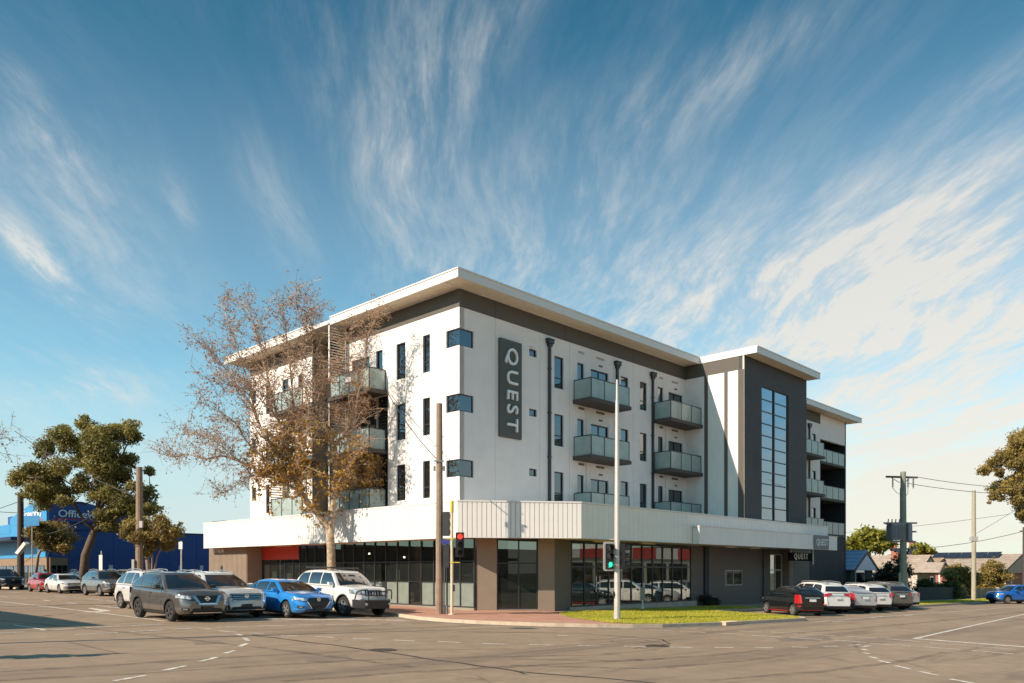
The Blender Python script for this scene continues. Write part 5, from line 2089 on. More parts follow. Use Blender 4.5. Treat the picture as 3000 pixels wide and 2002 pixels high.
# queue at the lights (all face the crossing, along -v)
place(Car('graphite', 'dark grey SUV with V-shaped chrome grille, nearest in the waiting queue', L=4.69, W=1.84, H=1.70, wb=2.70, fo=.95, r=.355, hood=1.03, cowl=1.10, belt=1.06, beltr=1.17, cowlx=1.02, wsx=.22, roofr=-1.78, rearb=-2.18, paint=(.20, .185, .17), metal=.6, front='v', rim='dark', dust=.12, blackmirror=True), -12.6, 1.25, 0, -1, QG, 'waiting_car')
place(Car('pearl_white', 'white SUV with chrome bar grille between the dark grey SUV and the blue hatchback', L=4.88, W=1.98, H=1.70, wb=2.90, fo=.90, r=.37, hood=1.05, cowl=1.12, belt=1.08, beltr=1.16, cowlx=1.10, wsx=.28, roofr=-1.85, rearb=-2.25, paint=(.62, .60, .57), metal=.1, front='bars'), -10.6, 2.4, 0, -1, QG, 'waiting_car')
place(Car('bright_blue', 'bright blue hatchback with dark hexagonal grille waiting beside the white four-wheel drive', L=4.34, W=1.80, H=1.455, wb=2.65, fo=.88, r=.325, hood=.90, cowl=.99, belt=.94, beltr=1.03, cowlx=1.02, wsx=.20, roofr=-1.55, rearb=-2.02, zb=.19, nose=.62, kind='hatch', rails=False, trim=False, paint=(.03, .27, .72), metal=.25, front='hex', lampz=(.66, .80), lampin=.55), -8.3, 1.0, 0, -1, QG, 'waiting_car')
place(Car('fleet_white', 'white four-wheel drive with black bull bar standing by the kerb', L=4.76, W=1.885, H=1.86, wb=2.79, fo=.90, r=.40, hood=1.16, cowl=1.22, belt=1.18, beltr=1.24, cowlx=1.12, wsx=.48, roofr=-2.02, rearb=-2.22, zb=.34, nose=.86, yt=.64, paint=(.70, .68, .65), metal=.05, front='vert', bullbar=True, rack=True, rails=False, lampz=(.90, 1.10)), -5.8, 1.05, 0, -1, QG, 'waiting_car')
place(Car('soft_white', 'white SUV with roof rails half hidden behind the dark grey SUV', L=4.6, W=1.84, H=1.72, paint=(.64, .62, .60), metal=.05, front='slot'), -10.6, 8.3, 0, -1, QG, 'waiting_car')
place(Car('pale_silver', 'pale silver car hidden behind the bright blue hatchback', L=4.5, W=1.80, H=1.50, hood=.92, cowl=1.0, belt=.96, beltr=1.04, zb=.2, kind='wagon', rails=False, trim=False, paint=(.50, .52, .53), metal=.4, front='slot', lampz=(.68, .82)), -8.1, 7.0, 0, -1, QG, 'waiting_car')
# parked along the kerb further up
place(Car('ash_grey', 'grey SUV with chrome-edged nose parked behind the queue', L=4.70, W=1.81, H=1.70, wb=2.67, fo=.98, r=.35, hood=1.03, cowl=1.10, belt=1.06, beltr=1.14, paint=(.235, .225, .215), metal=.55, front='slot'), -5.45, 28.5, 0, -1, PG)
place(Car('clean_white', 'small white sedan with black grille parked between grey SUV and red car', L=4.51, W=1.80, H=1.44, wb=2.70, fo=.90, r=.325, hood=.88, cowl=.97, belt=.93, beltr=1.02, cowlx=1.05, wsx=.20, roofr=-1.25, rearb=-1.85, zb=.19, nose=.60, kind='sedan', deck=1.02, rails=False, trim=False, paint=(.68, .66, .63), metal=.05, front='slot', lampz=(.66, .78)), -5.3, 36.8, 0, -1, PG)
place(Car('signal_red', 'small red car parked under the leaning tree', L=4.0, W=1.66, H=1.50, wb=2.37, fo=.80, r=.30, hood=.92, cowl=1.0, belt=.95, beltr=1.0, cowlx=.92, wsx=.30, roofr=-1.2, rearb=-1.6, zb=.2, kind='sedan', deck=1.0, rails=False, trim=False, paint=(.42, .015, .018), metal=.1, front='slot', lampz=(.68, .84)), -5.2, 41.8, 0, -1, PG)
place(Car('near_black', 'black SUV parked beside the dark pole at the picture edge', L=5.0, W=1.88, H=1.80, wb=3.0, fo=.95, r=.38, hood=1.10, cowl=1.17, belt=1.12, beltr=1.18, zb=.32, nose=.80, paint=(.02, .022, .026), metal=.3, front='slot'), -5.5, 51.7, 0, -1, PG)
# in the car park of the blue store
place(Car('taupe_grey', 'grey brown pickup in the blue store car park', L=4.9, W=1.85, H=1.78, hood=1.10, cowl=1.17, belt=1.12, beltr=1.15, zb=.32, kind='wagon', rails=False, paint=(.26, .235, .20), metal=.3, front='slot'), 2.6, 45.2, 0.2, -1, 'cars in the blue store car park')
place(Car('dusk_black', 'black car beside the grey brown pickup in the blue store car park', L=4.6, W=1.82, H=1.72, paint=(.03, .03, .035), metal=.2, front='slot', rails=False), -.4, 46.5, 0.1, -1, 'cars in the blue store car park')
place(Car('wet_black', 'dark car parked against the blue store wall behind the leaning trunk', L=4.6, W=1.82, H=1.70, paint=(.018, .02, .03), metal=.2, front='slot', rails=True), 1.5, 54.0, 0.1, -1, 'cars in the blue store car park')
# nose-in beside the hotel
NI = (.54, .84)
place(Car('gloss_black', 'small black hatchback with red trim, first of the cars beside the hotel', L=3.62, W=1.60, H=1.485, wb=2.40, fo=.68, r=.295, hood=.94, cowl=1.02, belt=.98, beltr=1.06, cowlx=.98, wsx=.45, roofr=-1.60, rearb=-1.78, zb=.2, kind='hatch', rails=False, trim=False, bx=-.05, cx=-.85, paint=(.012, .012, .012), metal=.2, front='slot', rearlamp='tall', redtrim=True, yt=.63, tailrake=.05), 14.6, -9.35, *NI, SG)
place(Car('ivory_white', 'white SUV with wide red tail lamps behind the small black hatchback', L=4.70, W=1.81, H=1.70, wb=2.67, fo=.98, r=.35, hood=1.03, cowl=1.10, belt=1.06, beltr=1.14, paint=(.70, .68, .65), metal=.05, front='slot', rearlamp='wide', roofr=-1.98, rearb=-2.24), 18.4, -8.8, *NI, SG)
place(Car('silver', 'silver liftback car parked third in the row beside the hotel', L=4.48, W=1.76, H=1.49, wb=2.70, fo=.93, r=.315, hood=.90, cowl=.98, belt=.96, beltr=1.12, cowlx=1.15, wsx=.25, roofr=-1.30, rearb=-2.15, deck=1.12, zb=.18, kind='hatch', rails=False, trim=False, paint=(.48, .49, .52), metal=.45, front='slot', rearlamp='tall', lampz=(.66, .8)), 21.4, -9.2, *NI, SG)
place(Car('plain_white', 'white wagon half hidden between the silver liftback and the bronze grey SUV', L=4.75, W=1.80, H=1.62, wb=2.75, r=.33, hood=1.0, cowl=1.06, belt=1.03, beltr=1.10, paint=(.66, .64, .62), metal=.05, front='slot', kind='wagon', rails=True, roofr=-2.0, rearb=-2.26), 24.4, -8.9, *NI, SG)
place(Car('bronze_grey', 'bronze grey SUV with roof rails, farthest of the row beside the hotel', L=4.76, W=1.89, H=1.69, wb=2.78, r=.36, hood=1.03, cowl=1.10, belt=1.07, beltr=1.15, paint=(.225, .205, .185), metal=.5, front='slot', rearlamp='side', bar=True, roofr=-2.0, rearb=-2.27), 28.1, -8.9, *NI, SG)
place(Car('chalk_silver', 'silver vehicle mostly hidden behind the bronze grey SUV', L=4.9, W=1.86, H=1.45, hood=1.05, cowl=1.12, belt=1.06, beltr=1.12, kind='wagon', rails=False, paint=(.5, .5, .5), metal=.4, front='slot'), 31.3, -8.3, *NI, SG)
CB = (Car('cobalt', 'bright blue small SUV parked at the nature strip far down the side street', L=4.30, W=1.77, H=1.62, wb=2.67, fo=.86, r=.345, hood=.99, cowl=1.06, belt=1.03, beltr=1.10, cowlx=1.0, wsx=.30, roofr=-1.6, rearb=-1.95, paint=(.015, .16, .58), metal=.3, front='slot', rails=False))
CB.build(42.9, 68.2, R_(191), 'cars parked down the side street')

# ================================================================== trees
M_BARKP = mat('plane_bark', (.50, .37, .25), .9, var=.25, vscale=5, bump=.5, bscale=12, col2=(.32, .235, .16), vs2=7.0)
M_TWIG = mat('twig_bark', (.46, .325, .225), .9, var=.25, vscale=6)
M_BARKD = mat('dark_bark', (.14, .095, .065), .95, var=.3, vscale=5, bump=.8, bscale=10)
M_BARKL = mat('pale_bark', (.34, .26, .19), .9, var=.25, vscale=5, bump=.5, bscale=12)
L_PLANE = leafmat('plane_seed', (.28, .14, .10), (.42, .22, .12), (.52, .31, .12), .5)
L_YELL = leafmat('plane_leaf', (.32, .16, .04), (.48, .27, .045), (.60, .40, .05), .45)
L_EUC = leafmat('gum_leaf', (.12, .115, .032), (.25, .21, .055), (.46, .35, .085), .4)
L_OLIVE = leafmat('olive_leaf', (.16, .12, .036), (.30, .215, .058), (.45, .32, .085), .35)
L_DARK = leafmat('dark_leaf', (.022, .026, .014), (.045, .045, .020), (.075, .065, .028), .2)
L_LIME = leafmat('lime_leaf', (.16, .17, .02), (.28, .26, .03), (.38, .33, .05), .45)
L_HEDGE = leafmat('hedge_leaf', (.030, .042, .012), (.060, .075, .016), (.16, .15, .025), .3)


def leaf(mb, p, size, rnd, tone, asp=.5, nrm=None):
    a = Vector((rnd.gauss(0, 1), rnd.gauss(0, 1), rnd.gauss(0, 1))).normalized()
    if nrm is not None:
        a = (a + nrm * .9).normalized()
    b = a.orthogonal().normalized()
    b.rotate(Quaternion(a, rnd.uniform(0, 2 * PI)))
    c = a.cross(b)
    b = b * size
    c = c * size * asp
    mb.add([p - b, p - c * .9 + b * .1, p + b, p + c * .9 + b * .1], [(0, 1, 2, 3)])
    mb.tone.append(min(1, max(0, tone)))


def crown_leaves(clumps, size, per_m2, seed, asp=.5, inner=.45):
    """leaf faces scattered through every clump, thicker towards its outside"""
    rnd = random.Random(seed)
    mb = MB(); mb.tone = []
    for (c, r) in clumps:
        n = int(per_m2 * 4 * PI * r * r)
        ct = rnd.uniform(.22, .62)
        ax = Vector((rnd.uniform(.75, 1.3), rnd.uniform(.75, 1.3), rnd.uniform(.55, .95)))
        k0 = rnd.uniform(0, 50)
        for _ in range(n):
            d = Vector((rnd.gauss(0, 1), rnd.gauss(0, 1), rnd.gauss(0, 1))).normalized()
            nz = noise.noise(d * 2.1 + Vector((k0, k0, 0))) + .5 * noise.noise(d * 5.0 + Vector((0, k0, 3)))
            rr = r * (inner + (1 - inner) * rnd.random() ** .6) * max(.25, .86 + .62 * nz)
            if rnd.random() < .05:
                rr *= 1.22
            p = Vector(c) + Vector((d.x * ax.x, d.y * ax.y, d.z * ax.z)) * rr
            leaf(mb, p, size * rnd.uniform(.6, 1.35), rnd, rnd.gauss(ct + .15 * d.z + .25 * nz, .2), asp, d)  # highlights painted into the tone: clump tops and lobes lighter, hollows darker
    return mb


def at(px, py, y, dd=0.0):
    """point seen at a pixel, at the distance y + dd from the camera plane"""
    Y = y + dd
    return Vector(((px - 1500) / 2332 * Y, Y, CAMH + (1673 - py) / 2332 * Y))


def on_u(px, u):
    """ground point on the line of constant u that lies in the direction of a pixel column"""
    kx = (px - 1500) / 2332
    Y = (u + C0.x * UX + C0.y * UY) / (kx * UX + UY)
    return Vector((kx * Y, Y, G(kx * Y)))


def evergreen(name, label, pts, y, trunks, clumps, zoom, leafm, bark, size, dens, seed, dspread, group=None, rootp=None, asp=.5, tr=.2):
    x0, y0, s = zoom
    rnd = random.Random(seed)
    C = []
    for (cx, cy, r) in clumps:
        ppx, ppy = x0 + cx / s, y0 + cy / s
        rm = r / s * y / 2332
        rm *= 1.42
        C.append((at(ppx, ppy, y, rnd.uniform(-dspread, dspread)), rm))
        if rm > .5:
            for _ in range(3):
                q = at(ppx + rnd.uniform(-.75, .75) * r / s, ppy + rnd.uniform(-.75, .75) * r / s, y, rnd.uniform(-dspread, dspread))
                C.append((q, rm * .72))
    base = rootp or at(x0 + trunks[0][0][0] / s, y0 + trunks[0][0][1] / s, y)
    base = Vector((base.x, base.y, G(base.x) + .1))
    root = thing(name, label, 'tree', tuple(base), 0, group)
    mb = MB()
    tips = []
    for ti, t in enumerate(trunks):
        P = [at(x0 + a / s, y0 + b / s, y, rnd.uniform(-.3, .3) * i * .3) for i, (a, b) in enumerate(t)]
        if t is trunks[0] or (t[0] == trunks[0][0]):
            P[0] = base.copy()
        r0 = tr * (1.0 if ti == 0 else .42)
        R = [r0 * (1 - .75 * i / (len(P) - 1)) for i in range(len(P))]
        mb.tube([p - base for p in P], R, 9)
        tips += [(p, r) for p, r in zip(P[1:], R[1:])]
    for (c, r) in C:
        p0, r0 = min(tips, key=lambda q: (q[0] - c).length)
        m = (p0 + c) / 2 + Vector((rnd.uniform(-.3, .3), rnd.uniform(-.3, .3), -.15 * (c - p0).length))
        mb.tube([p0 - base, m - base, c - base], [min(r0 * .7, .09), .045, .015], 5)
    mb.build('trunk', bark, root, smooth=True, recalc=False)
    cm = crown_leaves([(c - base, r) for c, r in C], size, dens, seed + 1, asp)
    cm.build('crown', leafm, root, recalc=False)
    return root


ZA = (0, 1150, 2.24)
bigb = on_u(541 / 2.24, -2.9)
evergreen('gum_tree', 'tall leaning gum tree with dense olive crown in front of the blue store', None, bigb.y,
          [[(520, 1185), (560, 1070), (600, 960), (622, 900), (640, 800), (650, 650), (610, 520), (570, 300)], [(622, 900), (560, 860), (480, 720), (400, 560), (300, 420)], [(640, 800), (720, 640), (800, 420), (850, 300)], [(622, 900), (720, 850), (850, 780), (960, 720)], [(400, 560), (240, 560), (130, 560)]],
          [(110, 560, 52), (190, 500, 46), (260, 560, 70), (230, 640, 60), (290, 360, 55), (300, 700, 60), (400, 270, 55), (430, 330, 55), (390, 480, 60), (350, 600, 70), (420, 680, 60), (520, 600, 60), (560, 210, 50), (555, 165, 26), (620, 300, 75), (560, 420, 70), (640, 480, 75), (700, 380, 75), (740, 260, 65), (830, 240, 55), (880, 290, 55), (840, 440, 55), (740, 500, 65), (700, 600, 75), (800, 540, 55), (640, 690, 50), (760, 700, 75), (700, 810, 60), (820, 760, 75), (960, 680, 55), (980, 770, 62), (880, 850, 55), (720, 880, 42), (985, 520, 34), (900, 620, 45)],
          ZA, L_EUC, M_BARKD, .115, 52, 21, 2.6, 'street trees on the main street', bigb, .5, .36)
s1 = on_u(222 / 2.24, -2.6)
evergreen('street_tree', 'small round street tree beside the dark pole', None, s1.y, [[(212, 1170), (250, 1070), (285, 1000), (330, 940)], [(285, 1000), (270, 950), (230, 930)], [(285, 1000), (370, 960), (430, 960)]],
          [(215, 930, 42), (300, 890, 52), (380, 900, 55), (440, 960, 50), (330, 960, 50), (270, 990, 40), (420, 1015, 36), (250, 890, 40), (360, 1000, 40)], ZA, L_OLIVE, M_BARKL, .10, 70, 31, 1.2, 'street trees on the main street', s1, .5, .16)
s2 = on_u(990 / 2.24, -2.6)
evergreen('street_tree', 'small spreading street tree with forked pale trunk behind the dark grey SUV', None, s2.y, [[(990, 1170), (965, 1090), (945, 1000), (930, 930)], [(990, 1170), (1000, 1070), (980, 970), (990, 900)], [(990, 1170), (1030, 1080), (1065, 1000), (1120, 930)]],
          [(860, 890, 52), (960, 880, 55), (1060, 890, 50), (1140, 920, 45), (1000, 975, 55), (1100, 980, 48), (900, 950, 45), (1185, 865, 16), (1195, 900, 18), (955, 1025, 42), (820, 920, 34), (1050, 850, 36), (910, 850, 34), (1090, 1020, 30)], ZA, L_OLIVE, M_BARKL, .09, 80, 41, 1.2, 'street trees on the main street', s2, .5, .17)
ZR = (2820, 1240, 4.9)
gb = Vector((71.5, 104.0, G(71.5)))
evergreen('gum_tree', 'large gum tree with golden olive crown at the picture edge over the side street', None, 104.0, [[(1240, 2400), (1230, 1900), (1180, 1500), (1120, 1150), (1000, 800), (900, 500), (880, 300)], [(1120, 1150), (900, 1000), (700, 900), (560, 900), (470, 980)], [(1000, 800), (800, 640), (560, 600), (350, 660)], [(1180, 1500), (1000, 1300), (880, 1250)]],
          [(780, 250, 110), (880, 190, 105), (700, 440, 120), (560, 480, 95), (430, 610, 85), (300, 680, 66), (520, 720, 55), (700, 600, 60), (830, 560, 100), (620, 900, 95), (480, 950, 85), (430, 1050, 50), (560, 1080, 45), (720, 850, 95), (850, 950, 125), (780, 1090, 90), (830, 1220, 80), (800, 1310, 45), (900, 1320, 85), (378, 1140, 30), (960, 700, 130), (1000, 400, 140), (1020, 1000, 140), (1150, 700, 200), (1250, 1050, 200), (1200, 350, 180)],
          ZR, L_OLIVE, M_BARKL, .15, 30, 51, 2.8, None, gb, .55, .6)
ZE = (2300, 1250, 2.613)
evergreen('garden_tree', 'yellow green tree rising behind the house roofs', None, 118.0, [[(650, 1150), (650, 1000), (640, 900), (650, 840)], [(640, 900), (560, 860)], [(640, 900), (740, 860)]],
          [(500, 900, 40), (540, 860, 45), (600, 840, 50), (650, 830, 50), (700, 850, 50), (750, 860, 50), (790, 900, 40), (580, 910, 50), (680, 910, 55), (470, 930, 30), (740, 930, 40)], ZE, L_LIME, M_BARKL, .34, 6, 61, 2.0, None, Vector((at(2548, 1673, 118.0).x, 118.0, -1.0)), .6, .3)
evergreen('garden_tree', 'small pale green tree behind the brick chimney', None, 140.0, [[(1060, 1150), (1060, 1000), (1060, 940)], [(1060, 1000), (1120, 950)]],
          [(990, 935, 26), (1030, 930, 30), (1080, 935, 28), (1110, 950, 30), (1140, 970, 22), (1000, 965, 26), (1060, 970, 30)], ZE, L_LIME, M_BARKL, .34, 5, 71, 1.5, None, Vector((at(2705, 1673, 140.0).x, 140.0, -1.0)), .6, .3)


def limb_pts(pts, y, d0, d1, wob, rnd):
    n = len(pts)
    out = []
    for i, (a, b) in enumerate(pts):
        t = i / (n - 1)
        out.append(at(a, b, y, d0 + (d1 - d0) * t + (rnd.uniform(-wob, wob) if 0 < i else 0)))
    return out


def plane_tree(name, label, base, limbs, trunk, seed, dens=1.0, leaves=1.0, yellow=(), group=None, y=None):
    """bare winter plane: trunk, limbs, three orders of twigs, clinging leaves and seed balls"""
    rnd = random.Random(seed)
    y = y or base.y
    root = thing(name, label, 'tree', tuple(base), 0, group)
    mb = MB()
    T = [p - base for p in limb_pts(trunk, y, 0, 0, 0, rnd)]
    T[0] = Vector((0, 0, -.05))
    rt = [.245, .225, .21, .20, .215][:len(T)]
    mb.tube(T, rt, 12)
    tw = MB()
    lf = MB(); lf.tone = []
    ly = MB(); ly.tone = []
    shoots = []
    for (pts, r0, r1, dd0, dd1) in limbs:
        P = [p - base for p in limb_pts(pts, y, dd0, dd1, .12, rnd)]
        # smooth the polyline
        Q = []
        for i in range(len(P) - 1):
            pm = P[max(0, i - 1)]; pn = P[min(len(P) - 1, i + 2)]
            for k_ in range(3):
                t = k_ / 3
                a, b = P[i], P[i + 1]
                q = 0.5 * ((2 * a) + (b - pm) * t + (2 * pm - 5 * a + 4 * b - pn) * t * t + (3 * a - pm - 3 * b + pn) * t ** 3)
                Q.append(q)
        Q.append(P[-1])
        n = len(Q)
        R = [r0 + (r1 - r0) * (i / (n - 1)) ** .8 for i in range(n)]
        mb.tube(Q, R, 8)
        for i in range(2, n):
            d = (Q[i] - Q[i - 1])
            seglen = d.length
            d.normalize()
            k_ = max(1, int(seglen * 9.0 * dens + rnd.random()))
            for _ in range(k_):
                p = Q[i - 1].lerp(Q[i], rnd.random())
                if R[i] > .10 and rnd.random() < .5:
                    continue
                shoots.append((p, d, R[i], i / n))
        shoots.append((Q[-1], (Q[-1] - Q[-2]).normalized(), R[-1], 1.0))

    def drop_leaf(p, amt=1.0):
        w = p + base
        sx, sy = 1500 + 2332 * w.x / w.y, 1673 - 2332 * (w.z - CAMH) / w.y
        for (cx, cy, rx, ry, pr) in yellow:
            e = ((sx - cx) / rx) ** 2 + ((sy - cy) / ry) ** 2
            if e < 1 and rnd.random() < pr * (1 - .5 * e):
                for _ in range(2):
                    q = p + Vector((rnd.gauss(0, .05), rnd.gauss(0, .05), rnd.gauss(-.03, .05)))
                    leaf(ly, q, rnd.uniform(.05, .10), rnd, rnd.gauss(.55, .25), .75)
                return
        if rnd.random() < .6 * leaves * amt:
            leaf(lf, p + Vector((rnd.gauss(0, .02), rnd.gauss(0, .02), -rnd.random() * .06)), rnd.uniform(.022, .060), rnd, rnd.gauss(.45, .25), .8)

    for (p, d, r, f) in shoots:
        L = rnd.uniform(.7, 2.0) * (1.15 - .45 * f)
        side = Vector((rnd.gauss(0, 1), rnd.gauss(0, 1), rnd.gauss(.25, .7)))
        dirv_ = (d * .55 + side.normalized() * .9 + Vector((0, 0, .18))).normalized()
        pts = [p]
        q = p
        for k_ in range(4):
            dirv_ = (dirv_ + Vector((rnd.gauss(0, .18), rnd.gauss(0, .18), rnd.gauss(.06, .16)))).normalized()
            q = q + dirv_ * (L / 4)
            pts.append(q)
        rr = min(r * .5, .026)
        tw.tube(pts, [rr, rr * .75, rr * .55, rr * .4, .004], 4, caps=False)
        for k_ in range(1, 5):
            for _ in range(rnd.choice((2, 2, 3))):
                a = pts[k_ - 1].lerp(pts[k_], rnd.random())
                l2 = rnd.uniform(.25, .75)
                d2 = (dirv_ * .5 + Vector((rnd.gauss(0, 1), rnd.gauss(0, 1), rnd.gauss(-.05, .8))).normalized()).normalized()
                b = a + d2 * l2 * .55 + Vector((0, 0, -.03))
                c = b + (d2 + Vector((rnd.gauss(0, .3), rnd.gauss(0, .3), rnd.gauss(-.1, .3)))).normalized() * l2 * .45
                tw.tube([a, b, c], [.009, .007, .004], 3, caps=False)
                for _ in range(3):
                    drop_leaf(b.lerp(c, rnd.random()))
                if rnd.random() < .6:
                    e = b + Vector((rnd.gauss(0, 1), rnd.gauss(0, 1), rnd.gauss(-.2, .8))).normalized() * rnd.uniform(.12, .32)
                    tw.tube([b, e], [.005, .003], 3, caps=False)
                    drop_leaf(e)
    mb.build('trunk', M_BARKP, root, smooth=True, recalc=False)
    tw.build('twigs', M_TWIG, root, recalc=False, kind='stuff')
    lf.build('clinging_leaves', L_PLANE, root, recalc=False, kind='stuff')
    if ly.f:
        ly.build('yellow_leaves', L_YELL, root, recalc=False, kind='stuff')
    return root


pb = on_u(971, -2.75)
pb.z += .12
TR = [(971, 1800), (971, 1700), (970, 1620), (968, 1580), (966, 1550)]
LIMBS = [
    ([(968, 1560), (975, 1490), (980, 1420), (985, 1350), (979, 1303)], .150, .100, 0, .2),
    ([(979, 1303), (1005, 1280), (1030, 1262), (1040, 1230), (1045, 1180), (1058, 1110), (1072, 1040), (1080, 980), (1108, 925)], .085, .014, .2, -1.2),
    ([(979, 1303), (960, 1268), (949, 1240), (947, 1205), (930, 1180), (922, 1120), (916, 1040), (914, 970), (911, 915), (908, 868)], .095, .012, .2, .9),
    ([(930, 1180), (945, 1130), (985, 1110), (1005, 1060), (1010, 990)], .035, .01, .3, -1.2),
    ([(914, 1000), (890, 950), (874, 910), (866, 875)], .03, .008, .6, -.6),
    ([(968, 1560), (930, 1505), (900, 1470), (880, 1440), (862, 1402)], .170, .120, 0, -.2),
    ([(862, 1402), (850, 1350), (835, 1290), (815, 1230), (800, 1170), (782, 1100), (766, 1030), (752, 985), (738, 930), (715, 890)], .095, .012, -.2, -1.6),
    ([(862, 1402), (830, 1360), (800, 1320), (770, 1270), (745, 1200), (730, 1130), (700, 1040), (676, 970), (662, 920), (654, 885)], .090, .012, -.2, 1.4),
    ([(880, 1440), (840, 1420), (780, 1392), (740, 1372), (700, 1352), (650, 1336), (600, 1345), (550, 1332), (510, 1340), (478, 1330)], .080, .010, -.1, -1.2),
    ([(862, 1402), (810, 1370), (770, 1340), (720, 1290), (690, 1240), (640, 1205), (585, 1178)], .065, .010, -.2, -2.0),
    ([(850, 1350), (862, 1280), (860, 1200), (852, 1100), (842, 1010), (834, 945), (826, 890)], .075, .010, -.2, .4),
    ([(745, 1200), (700, 1140), (660, 1080), (620, 1030), (585, 1000)], .045, .008, .6, .2),
    ([(862, 1402), (880, 1340), (900, 1270), (905, 1200), (890, 1120), (880, 1040)], .05, .010, -.3, -2.2),
    ([(780, 1392), (720, 1400), (680, 1430), (640, 1450)], .030, .008, -.4, .6),
    ([(815, 1230), (780, 1190), (740, 1150), (680, 1130), (630, 1120)], .04, .008, -.8, -2.2),
    ([(700, 1352), (640, 1300), (600, 1280), (550, 1270)], .03, .006, -.8, .8),
    ([(979, 1400), (1010, 1380), (1040, 1340), (1060, 1290)], .030, .008, 0, -1.2),
]
plane_tree('plane_tree', 'bare winter plane tree with clinging brown leaves in front of the hotel', pb, LIMBS, TR, 77, 1.0, 1.0, yellow=((880, 1430, 140, 120, .6), (1010, 1430, 70, 100, .35), (900, 1340, 190, 110, .30)), group='plane trees')
# neighbour whose branch tips reach into the picture's left edge
p2_ = Vector((-27.5, 34.0, G(-27.5) + .1))
plane_tree('plane_tree', 'bare plane tree whose branch tips reach in at the far end of the road edge', p2_, [([(-386, 1560), (-330, 1450), (-250, 1380), (-150, 1330), (-60, 1300), (10, 1285)], .12, .01, 0, .5), ([(-386, 1560), (-400, 1400), (-390, 1250), (-380, 1100)], .13, .012, 0, 0), ([(-250, 1380), (-130, 1370), (-50, 1330), (2, 1325)], .05, .008, 0, .6)], [(-386, 1800), (-386, 1700), (-386, 1560)], 78, .5, .9, group='plane trees', y=34.0)


def shrub(name, label, base, clumps, leafm, size, dens, seed, group=None, cat='shrub', asp=.5):
    base = Vector(base)
    root = thing(name, label, cat, tuple(base), 0, group)
    rnd = random.Random(seed)
    mb = MB()
    for (c, r) in clumps:
        c = Vector(c)
        mb.tube([Vector((c.x * .25, c.y * .25, -.05)), c * .55, c], [.03, .022, .01], 5)
    mb.build('stems', M_BARKD, root, recalc=False, kind='stuff')
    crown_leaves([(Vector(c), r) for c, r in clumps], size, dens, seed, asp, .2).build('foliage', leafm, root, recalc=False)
    return root


def rclumps(w, d, h, n, r, seed):
    rnd = random.Random(seed)
    return [((rnd.uniform(-w, w), rnd.uniform(-d, d), rnd.uniform(.25, 1) * h * (1 - .4 * abs(rnd.uniform(-1, 1)))), r * rnd.uniform(.7, 1.2)) for _ in range(n)]


p = GP(2045, 1777, .12)
shrub('shrub', 'low dark shrub against the dark hotel wall', UVG(17.2, -3.2, .1), rclumps(.5, .35, .65, 14, .28, 1), L_DARK, .06, 130, 5)
for i, (px_, u_, w_, lab) in enumerate(((205, 1.5, 1.6, 'low yellow green bush at the car park edge behind the white sedan'), (372, -1.5, .9, 'yellow bush at the car park edge behind the grey SUV'))):
    q = on_u(px_, u_)
    shrub('shrub', lab, (q.x, q.y, q.z + .1), rclumps(w_, .7, .9, 16, .42, 9 + i), L_LIME, .09, 60, 15 + i, 'car park bushes')

# creeper on the recessed balconies
rnd = random.Random(4)
cr = thing('climbing_plant', 'dry brown and yellow creeper hanging in the recessed balconies', 'plant', (C0.x, C0.y, 0), UROT)
mb = MB(); mb.tone = []
my = MB(); my.tone = []
st_ = MB()
for (v0, v1, zt, n, ymix) in ((5.6, 8.8, 10.95, 90, .05), (5.6, 8.8, 7.9, 110, .5), (12.0, 14.8, 10.95, 50, .05), (12.0, 14.8, 7.9, 50, .2)):
    for _ in range(n):
        v = rnd.uniform(v0, v1) if ymix < .4 else v0 + (v1 - v0) * rnd.random() ** 1.8
        uu = rnd.uniform(-1.0, -.2) if rnd.random() < .5 else rnd.uniform(-1.05, -.9)
        L = rnd.uniform(.2, 1.0) if ymix < .4 else rnd.uniform(.3, 2.4)
        P = [Vector((uu, v, zt - .2))]
        for k_ in range(5):
            P.append(P[-1] + Vector((rnd.gauss(0, .08), rnd.gauss(0, .1), -L / 5)))
        st_.tube(P, [.008, .007, .006, .005, .004, .003], 3, caps=False)
        for k_ in range(int(L * 22)):
            q = P[rnd.randrange(6)] + Vector((rnd.gauss(0, .10), rnd.gauss(0, .12), rnd.gauss(0, .12)))
            if rnd.random() < ymix:
                leaf(my, q, rnd.uniform(.05, .09), rnd, rnd.gauss(.6, .25), .8)
            else:
                leaf(mb, q, rnd.uniform(.03, .075), rnd, rnd.gauss(.4, .25), .6)
st_.build('stems', M_TWIG, cr, recalc=False, kind='stuff')
mb.build('dry_leaves', L_PLANE, cr, recalc=False)
my.build('yellow_leaves', L_YELL, cr, recalc=False)

# ================================================================== poles, signals, signs
M_POLE = mat('timber_pole', (.28, .20, .145), .9, var=.2, vscale=3, bump=.4, bscale=20, dirt=.5)
M_POLEP = mat('pale_timber_pole', (.40, .36, .27), .9, var=.12, vscale=3, bump=.3, bscale=20, dirt=.3)
M_POLEG = mat('green_grey_pole', (.26, .27, .22), .9, var=.15, vscale=2, bump=.3, bscale=20, dirt=.3)
M_POLED = mat('tarred_pole', (.075, .052, .045), .9, var=.2, vscale=3, bump=.3)
M_GALV = mat('pale_steel', (.56, .52, .48), .45, .3, var=.05, vscale=3, dirt=.15)
M_CREAM = mat('cream_paint', (.62, .52, .38), .55, var=.06, vscale=4, dirt=.15)
M_YEL = mat('yellow_paint', (.62, .48, .05), .5, var=.08, vscale=4)
M_SIGB = mat('signal_black', (.018, .018, .018), .5, var=.1)
M_LENS = mat('dark_lens', (.03, .02, .018), .15, coat=1.0)
M_WIRE = mat('cable', (.035, .035, .035), .6)
